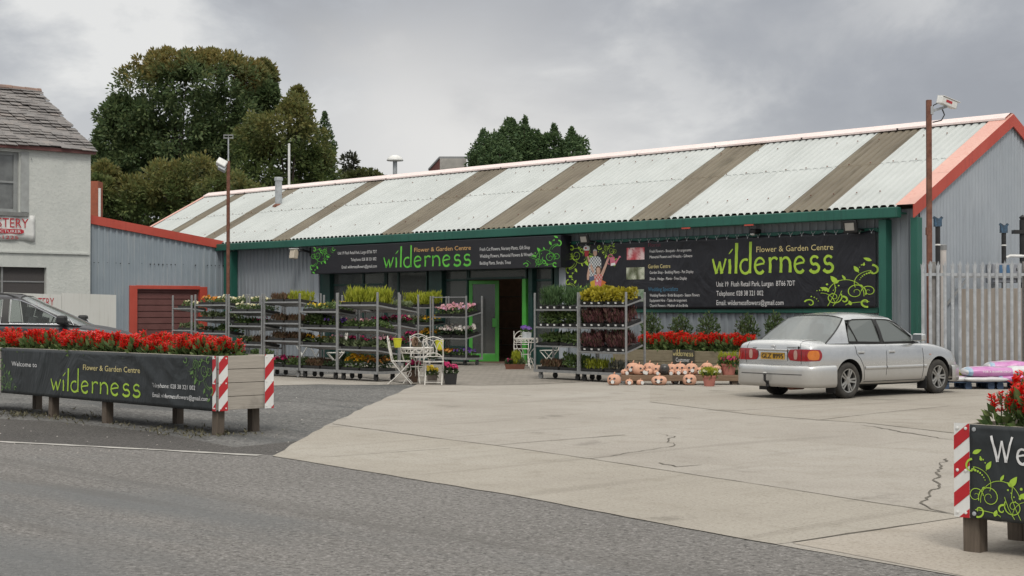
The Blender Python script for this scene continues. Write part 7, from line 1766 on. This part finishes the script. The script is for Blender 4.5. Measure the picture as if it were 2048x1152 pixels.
# low plank bench
a, c = PG(1243, 770) + FW * .06, PG(1496, 770) + FW * .06; L_ = (c - a).length
bn_ = thing('plank_bench', 'low brown plank bench carrying the terracotta pumpkins', 'bench', (a.x, a.y, 0), YAW - math.pi / 2)
mb = MB(); mb.box((0, 0, .145), (L_, .20, .19)); mb.box((0, .21, .146), (L_, .42, .191)); mb.box((0, -.025, .075), (L_, -.001, .18)); bevel(mb.build('plank', M['bench'], bn_), .006)
for x in (.25, L_ / 2, L_ - .25): mb = MB(); mb.box((x - .05, .02, 0), (x + .05, .40, .144)); mb.build('support', M['post_wood'], bn_)
def pumpkin(u, v, w, label, mt='terracotta', squash=.84, face=True, tagged=True, onbench=True, seed=0, back=0.0, stem=True):
    D = 30.25 if onbench else 29.95
    if onbench: p = PD(u, v, a.dot(FW) - 0 + .12 + back); p.z = .19
    else: p = PG(u, v) + FW * (w * .0099 / 2)
    rr = w * 30.2 / FPX / 2 ; h = 2 * rr * squash; rng = random.Random(seed)
    r_ = thing('terracotta_pumpkin', label, 'ornament', p, VZ + rng.uniform(-.8, .6), 'terracotta pumpkin lanterns by the bench')
    prof = [(rr * (.55 if i == 0 else 1) * math.sin(math.pi * (.10 + .88 * i / 12)) ** .72, h * (.5 - .5 * math.cos(math.pi * (.06 + .92 * i / 12)))) for i in range(13)]
    z0 = prof[0][1]; prof = [(r, z - z0) for r, z in prof]; prof[-1] = (0.001, prof[-1][1])
    mb = MB(); mb.lathe(prof, (0, 0, 0), 40, squash=lambda t: 1 - .045 * (1 + math.cos(9 * t)) ** 1.0 * .5); mb.build('pumpkin', M[mt], r_, smooth=True)
    if stem: mb = MB(); mb.tube([(0, 0, prof[-1][1] - .01), (.006, 0, prof[-1][1] + rr * .16), (.02, 0, prof[-1][1] + rr * .30)], [rr * .13, rr * .09, rr * .07], 8); mb.build('stalk', M[mt], r_, smooth=True)
    def onp(x, z, o=.004):
        zc = h * .46; k = 1 - (x / rr) ** 2 - ((z - zc) / (h * .56)) ** 2; return Vector((x, -(rr * math.sqrt(max(k, .05)) + o), z))
    if face:
        mb = MB(); ey = rr * .34
        for s_ in (-1, 1): mb.poly([onp(s_ * ey + rr * .17 * math.cos(t), h * .62 + rr * .15 * math.sin(t)) for t in (k * math.pi / 4 for k in range(8))])
        mb.poly([onp(-rr * .07, h * .48), onp(rr * .07, h * .48), onp(0, h * .56)])
        up = [onp(rr * x, h * (.33 + .10 * x * x * 2)) for x in (-.42, -.25, -.08, .08, .25, .42)]; lo = [onp(rr * x, h * (.20 + .16 * x * x * 2)) for x in (.42, .25, .08, -.08, -.25, -.42)]; mb.grid([up, lo[::-1]]); mb.build('carved_face', M['black'], r_)
    if tagged:
        mb = MB(); tx, tz = rr * rng.uniform(-.15, .3), h * rng.uniform(.26, .45); q = onp(tx, tz, .012); mb.lathe([(.036, 0), (.036, .004), (0, .0045)], q, 14, M=Matrix.Rotation(rad(90), 3, 'X')); mb.build('price_sticker', M['white'], r_)
M['skull_black'] = pm('dark_glazed_skull', (.035, .033, .03), (.07, .065, .06), 5, .35)
tops = [(1249, 745, 15, 'tiny terracotta pumpkin at the left end of the bench', .75, .0), (1266, 745, 29, 'large terracotta pumpkin at the left of the bench, behind the grinning one', .82, .24), (1278, 745, 26, 'grinning terracotta pumpkin second along the front of the bench', .82, .02), (1299, 745, 28, 'round terracotta pumpkin behind the small tagged one, left half of the bench', .84, .24),
        (1297, 745, 17, 'small tagged terracotta pumpkin in front of a round one, left half of bench', .75, .0), (1314, 745, 24, 'plain terracotta pumpkin left of the black skull, set back', .80, .22), (1312, 745, 11, 'smallest terracotta pumpkin just left of the black skull', .8, .0), (1343, 745, 24, 'terracotta pumpkin right of the black skull, set back', .9, .2),
        (1343, 745, 12, 'tiny terracotta pumpkin right beside the black skull', .9, .0), (1360, 745, 28, 'large tagged terracotta pumpkin in the middle of the bench', .8, .2), (1356, 745, 14, 'small terracotta pumpkin with big sticker, middle front of the bench', .8, .0), (1370, 745, 14, 'small tagged terracotta pumpkin right of the bench middle', .85, .0),
        (1383, 745, 27, 'wide eyed terracotta pumpkin above the round ground one', .86, .06), (1401, 745, 18, 'white stickered terracotta pumpkin at the right of the bench', .85, .02), (1414, 745, 26, 'tall terracotta pumpkin set back near the pot with lime plant', .92, .22), (1434, 745, 20, 'terracotta pumpkin at the right end of bench beside the pink pot', .95, .04)]
for i, (u, v, w, lb, sq, bk) in enumerate(tops): pumpkin(u, v, w, lb, 'terracotta', sq, True, i not in (5, 7), True, i, bk)
pumpkin(1329, 745, 21, 'black glazed skull lantern in the middle of the terracotta pumpkins', 'skull_black', 1.05, True, False, True, 40, .04, False)
for i, (u, v, w, lb, sq) in enumerate([(1229, 771, 28, 'large terracotta pumpkin on the ground at the far left', .78), (1259, 770.5, 16, 'small tagged terracotta pumpkin on the ground, second from the left', .72), (1281, 770.5, 15, 'small tagged terracotta pumpkin on the ground, third from the left', .72), (1320, 771, 32, 'widest terracotta pumpkin lying on the ground below the black skull', .58), (1351, 768, 16, 'small terracotta pumpkin on the ground right of the widest one', .7), (1381, 771, 28, 'round terracotta pumpkin on the ground left of the pink pot', .78)]):
    pumpkin(u, v, w, lb, 'terracotta', sq, True, True, False, 60 + i)
pot('flower_pot', 'pinkish terracotta pot with lime plant on the ground before the bench', 'flower pot', PG(1420, 773) + FW * .1, .138, .095, .21, M['pot_pink'], ['lime heather', 'white pansies'], plant_h=.9)
q = PD(1457, 745, a.dot(FW) + .2); q.z = .19
pot('flower_pot', 'pinkish terracotta pot with pink and lime flowers on the bench end', 'flower pot', q, .155, .12, .22, M['pot_pink'], ['magenta cyclamen', 'lime heather', 'green bedding'], plant_h=1.1)
pot('flower_pot', 'pale grey stone pot on the ground beside the silver car', 'flower pot', PG(1477, 769) + FW * .1, .10, .08, .17, M['kerb'], ['dark seedlings'], plant_h=1.0)
# ================================================================ palisade fence and what stands behind it
DF = 29.8
p0 = PD(1838, 600, DF); zt = PD(1900, 521, DF).z
fe = thing('palisade_fence', 'galvanised steel palisade fence closing the yard right of the shop', 'fence', (p0.x, p0.y, 0), VZ)
def ux(u): return (PD(u, 600, DF) - p0).dot(RT)
k = 0; u = 1846.0
while u < 2290:
    x = ux(u); mb = MB(); h = zt + R.uniform(-.015, .01); le = R.uniform(-.008, .008)
    for s_ in (-1, 1):
        w0, w1 = .012, .031
        mb.add([(x + s_ * .0, -.018, .06), (x + s_ * w0, -.018, .06), (x + s_ * w1, .0, .06), (x + le, -.018, h - .17), (x + le + s_ * w0, -.018, h - .17), (x + le + s_ * w1, .0, h - .19),
                (x + le + s_ * .004, -.024, h), (x + le + s_ * .028, -.020, h - .10), (x + le + s_ * .045, .004, h - .06)],
               [(0, 1, 4, 3), (1, 2, 5, 4), (3, 4, 6), (4, 7, 6), (4, 5, 8), (4, 8, 7)] if s_ > 0 else [(3, 4, 1, 0), (4, 5, 2, 1), (6, 4, 3), (6, 7, 4), (8, 5, 4), (7, 8, 4)])
    mb.build('pale', M['galv_pale'], fe, solid=.004); u += 14.8
for v in (549, 742): z = PD(1900, v, DF).z; mb = MB(); mb.box((ux(1843), .012, z - .028), (ux(2295), .018, z + .028)); mb.box((ux(1843), .018, z - .028), (ux(2295), .06, z - .022)); mb.build('rail', M['galv_pale'], fe)
for u in (1868, 2055, 2240): x = ux(u); mb = MB(); mb.box((x - .06, .065, 0), (x + .06, .15, zt - .02)); bevel(mb.build('post', pm('weathered_post', (.26, .25, .24), (.19, .18, .17), 6, .75), fe), .005)
DC = 31.8; pa, pb = PD(1922, 600, DC), PD(2300, 600, DC); zt = PD(1990, 577, DC).z
cw = thing('concrete_wall', 'grey brown concrete panel wall behind the palisade fence', 'wall', (pa.x, pa.y, 0), VZ); L_ = (pb - pa).length; mb = MB()
wcm = cladding_mat('stained_concrete', (.255, .225, .195), (.30, .27, .24), (.15, .13, .11), .9); x = 0
while x < L_: mb.box((x + .004, 0, 0), (x + .60, .15, zt + R.uniform(-.01, .01))); x += .604
bevel(mb.build('panel', wcm, cw), .006)
def pole(u, D, vt, label, r=.05, capm='blue_cap'):
    q = PD(u, 600, D); z = PD(u, vt, D).z; r_ = thing('wrapped_pole', label, 'pole', (q.x, q.y, 0), VZ, 'black poles with blue caps along the gable wall'); mb = MB(); mb.tube([(0, 0, 0), (0, 0, z - .22)], r, 10); mb.build('pole', M['black'], r_)
    mb = MB(); mb.tube([(0, 0, z - .60 + (.0 if u < 1900 else .1)), (0, 0, z - .57 + (.0 if u < 1900 else .1))], r * 1.12, 10); mb.build('white_band', M['white'], r_)
    mb = MB(); mb.box((-.07, -.06, z - .215), (.07, .06, z - .05)); mb.bar((-.09, 0, z - .02), (.03, 0, z - .1), .05, .05); mb.bar((.09, 0, z - .02), (.03, 0, z - .1), .05, .05); mb.build('cap', pm('blue_tape_' + str(u), (.06, .14, .24), (.025, .03, .035), 8, .5), r_)
pole(1876, 31.0, 432, 'black pole with blue tied cap beside the rusty camera post'); pole(2008, 33.2, 446, 'black pole with blue tied cap in front of the right gable wall')
q = PD(1887, 600, 31.2); z0, z1 = PD(1887, 640, 31.2).z, PD(1887, 490, 31.2).z
r_ = thing('vent_pipe', 'fat white vent pipe with grey cap behind the fence', 'pipe', (q.x, q.y, 0)); mb = MB(); mb.tube([(0, 0, 0), (0, 0, z1 - .1)], .062, 14); mb.build('pipe', pm('off_white_pipe', (.60, .56, .53), (.52, .48, .46), 5, .5), r_); mb = MB(); mb.lathe([(.07, z1 - .1), (.072, z1), (.06, z1 + .01), (0, z1 + .01)], (0, 0, 0), 14); mb.build('cap', M['galv'], r_)
q = PD(2046, 600, 33.4); z1 = PD(2046, 440, 33.4).z
r_ = thing('wall_bracket_pole', 'black pole with clamp bracket at the right edge before the gable', 'pole', (q.x, q.y, 0), VZ); mb = MB(); mb.tube([(0, 0, 0), (0, 0, z1)], .07, 10); mb.build('pole', M['black'], r_); zc = PD(2040, 463, 33.4).z; mb = MB(); mb.box((-.22, -.1, zc - .05), (.2, .08, zc + .03)); mb.lathe([(.05, z1), (.08, z1 + .06), (0, z1 + .12)], (0, 0, 0), 8); mb.build('clamp', M['black'], r_)
mb = MB(); z = PD(2030, 512, 33.4).z; mb.tube([(-.38, -.05, z - .04), (-.3, -.05, z), (.4, -.05, z - .01)], .035, 8); mb.build('white_elbow', M['white'], r_)
DT = 33.0; q = PD(1895, 600, DT); r_ = thing('stored_trailer', 'grey trailer body with small blue windows stored behind the concrete wall', 'trailer', (q.x, q.y, 0), VZ)
def tx(u, D=DT): return (PD(u, 600, D) - q).dot(RT)
zz = lambda v: PD(1960, v, DT).z
mb = MB(); mb.box((tx(1985), 0, zz(565)), (tx(2150), .5, zz(527))); bevel(mb.build('body', pm('grey_trailer', (.27, .28, .31), (.22, .23, .26), 4, .5), r_), .02)
for u0, u1 in ((1999, 2008), (2013, 2021)): mb = MB(); mb.box((tx(u0), -.008, zz(546)), (tx(u1), -.001, zz(530))); mb.build('window', pm('blue_window_%d' % u0, (.08, .17, .30), (.06, .13, .24), 4, .2), r_)
for i in range(3): mb = MB(); mb.box((tx(2033), -.008, zz(542 + i * 11)), (tx(2037), -.001, zz(536 + i * 11))); mb.build('slot', M['black'], r_)
mb = MB(); mb.box((tx(1905), -.05, zz(556)), (tx(2150), -.02, zz(552))); mb.box((tx(1905), -.05, 0), (tx(1908), -.02, zz(552))); mb.box((tx(2120), .1, 0), (tx(2128), .3, zz(566))); mb.box((tx(1990), .1, 0), (tx(1998), .3, zz(566))); mb.bar((tx(1880), -.03, zz(625)), (tx(1935), -.03, zz(556)), .05, .05); mb.build('rail_frame', M['galv'], r_)

# ================================================================ compost bags on pallets
BP = {'purple': pm('purple_bag_print', (.50, .17, .42), (.60, .28, .54), 5, .3, bump=.5), 'bag_white': pm('white_bag', (.70, .70, .70), (.58, .58, .60), 4, .35), 'lilac': pm('pale_lilac_print', (.62, .45, .58), (.55, .36, .52), 7, .35), 'green': pm('lime_bag_print', (.45, .50, .05), (.38, .44, .05), 6, .35), 'blue': pm('blue_bag_print', (.20, .36, .52), (.5, .58, .66), 6, .35)}
def bag(loc, w, d, h, rotz, label, pattern, text=None, tilt=0.0, seed=0):
    r_ = thing('compost_bag', label, 'compost bag', loc, rotz, 'compost bags stacked on the blue pallets'); r_.rotation_euler = (0, tilt, rotz)
    rng = random.Random(seed); n, k = 22, 12; mb = MB(); ks = list(BP); ph = rng.uniform(0, 6)
    def pt(i, j, top):
        x, y = -1 + 2 * i / n, -1 + 2 * j / k; e = max(0, (1 - abs(x) ** 5)) ** .5 * max(0, (1 - abs(y) ** 4)) ** .5
        wv = .10 * math.sin(x * 5 + ph + y * 2) + .06 * math.sin(x * 11 + y * 3 + ph)
        return Vector((x * w / 2 * (1 - .03 * y * y), y * d / 2 * (1 - .05 * x * x), h * .45 + (h * .5 * e * (1 + wv) if top else -h * .45 * e)))
    for top in (True, False):
        for i in range(n):
            for j in range(k):
                x, y = -1 + 2 * (i + .5) / n, -1 + 2 * (j + .5) / k; mi = pattern(x, y)
                q = [pt(i, j, top), pt(i + 1, j, top), pt(i + 1, j + 1, top), pt(i, j + 1, top)]; mb.add(q if top else q[::-1], [(0, 1, 2, 3)], ks.index(mi))
    o = mb.build('bag', [BP[c_] for c_ in ks], r_); bm = bmesh.new(); bm.from_mesh(o.data); bmesh.ops.remove_doubles(bm, verts=bm.verts[:], dist=1e-4); bm.to_mesh(o.data); bm.free(); o.data.polygons.foreach_set('use_smooth', [True] * len(o.data.polygons))
    if text:
        t_ = MB(); bv = BVHTree.FromPolygons([v.co for v in o.data.vertices], [tuple(p_.vertices) for p_ in o.data.polygons])
        def on(x, z):
            h_ = bv.ray_cast(Vector((x, -d * .5 - .3, z)), Vector((0, 1, 0))); return (h_[0] + Vector((0, -.006, 0))) if h_[0] else Vector((x, -d / 2, z))
        put_text(t_, text, -w * .17, w * .36, h * .42, h * .20, on); t_.build('lettering', M['print_white'], r_)
    return r_
def pur(x, y):
    if x > .80: return 'bag_white'
    if x < -.76: return 'blue' if x > -.93 and y < .1 else 'bag_white'
    if y < -.55 or (y > .45 and x > -.2): return 'purple'
    if -.5 < x < -.15 and y > -.05: return 'green' if y > .5 else 'bag_white'
    return 'lilac'
whi = lambda x, y: 'bag_white' if (abs(x) > .5 or abs(y) > .6) else 'lilac'
grn = lambda x, y: 'green' if abs(x) < .8 and y < .2 else ('blue' if y > .2 else 'bag_white')
DB = 28.3
def bp(u, back=0.0, z=0.0): q = PD(u, 600, DB + back); return Vector((q.x, q.y, z))
for i, (u, lb) in enumerate(((1925, 'blue pallet under the left end of the compost bags'), (2032, 'blue pallet under the right end of the compost bags'))):
    r_ = thing('pallet', lb, 'pallet', bp(u, .45), VZ, 'blue pallets under the compost bags'); pm_ = M.setdefault('pallet', wood_mat('blue_painted_wood', (.035, .06, .11), (.055, .09, .15), 0))
    mb = MB()
    for k_ in range(5): mb.box((-.48, -.38 + k_ * .17, .118), (.48, -.28 + k_ * .17, .138))
    mb.build('deck_board', pm_, r_); mb = MB()
    for x in (-.42, 0, .42):
        for y in (-.32, 0, .32): mb.box((x - .06, y - .05, .02), (x + .06, y + .05, .0965))
        mb.box((x - .05, -.38, .0), (x + .05, .38, .0195)); mb.box((x - .05, -.38, .097), (x + .05, .38, .1175))
    mb.build('block', pm_, r_)
zb = .138
bag(bp(1918, .25, zb), .62, .42, .10, VZ + .15, 'crumpled white compost bag low on the left pallet, nearest the car', whi, None, 0, 1)
bag(bp(1918, .62, zb + .08), .50, .40, .12, VZ - .1, 'lime and blue printed compost bag at the left end of the stack', grn, None, 0, 2)
bag(bp(1968, .18, zb), .85, .46, .10, VZ, 'flat white compost bag beneath the front purple bag', whi, None, 0, 3)
bag(bp(2030, .20, zb), .80, .46, .13, VZ - .05, 'purple compost bag low at the right edge of the photo', pur, None, 0, 4)
bag(bp(1975, .25, zb + .085), .98, .52, .20, VZ + .02, 'large purple and white compost bag at the front of the stack', pur, 'FOR A BUMPER CROP', 0, 5)
bag(bp(2050, .30, zb + .12), .72, .5, .18, VZ, 'white ended compost bag right of the large purple one', whi, None, 0, 6)
bag(bp(2020, .78, zb + .15), .98, .5, .22, VZ - .03, 'topmost pink and white compost bag at the back of the stack', pur, None, 0, 7)
bag(bp(1960, .80, zb), .9, .5, .16, VZ, 'white compost bag at the back beneath the topmost bag', whi, None, 0, 8)
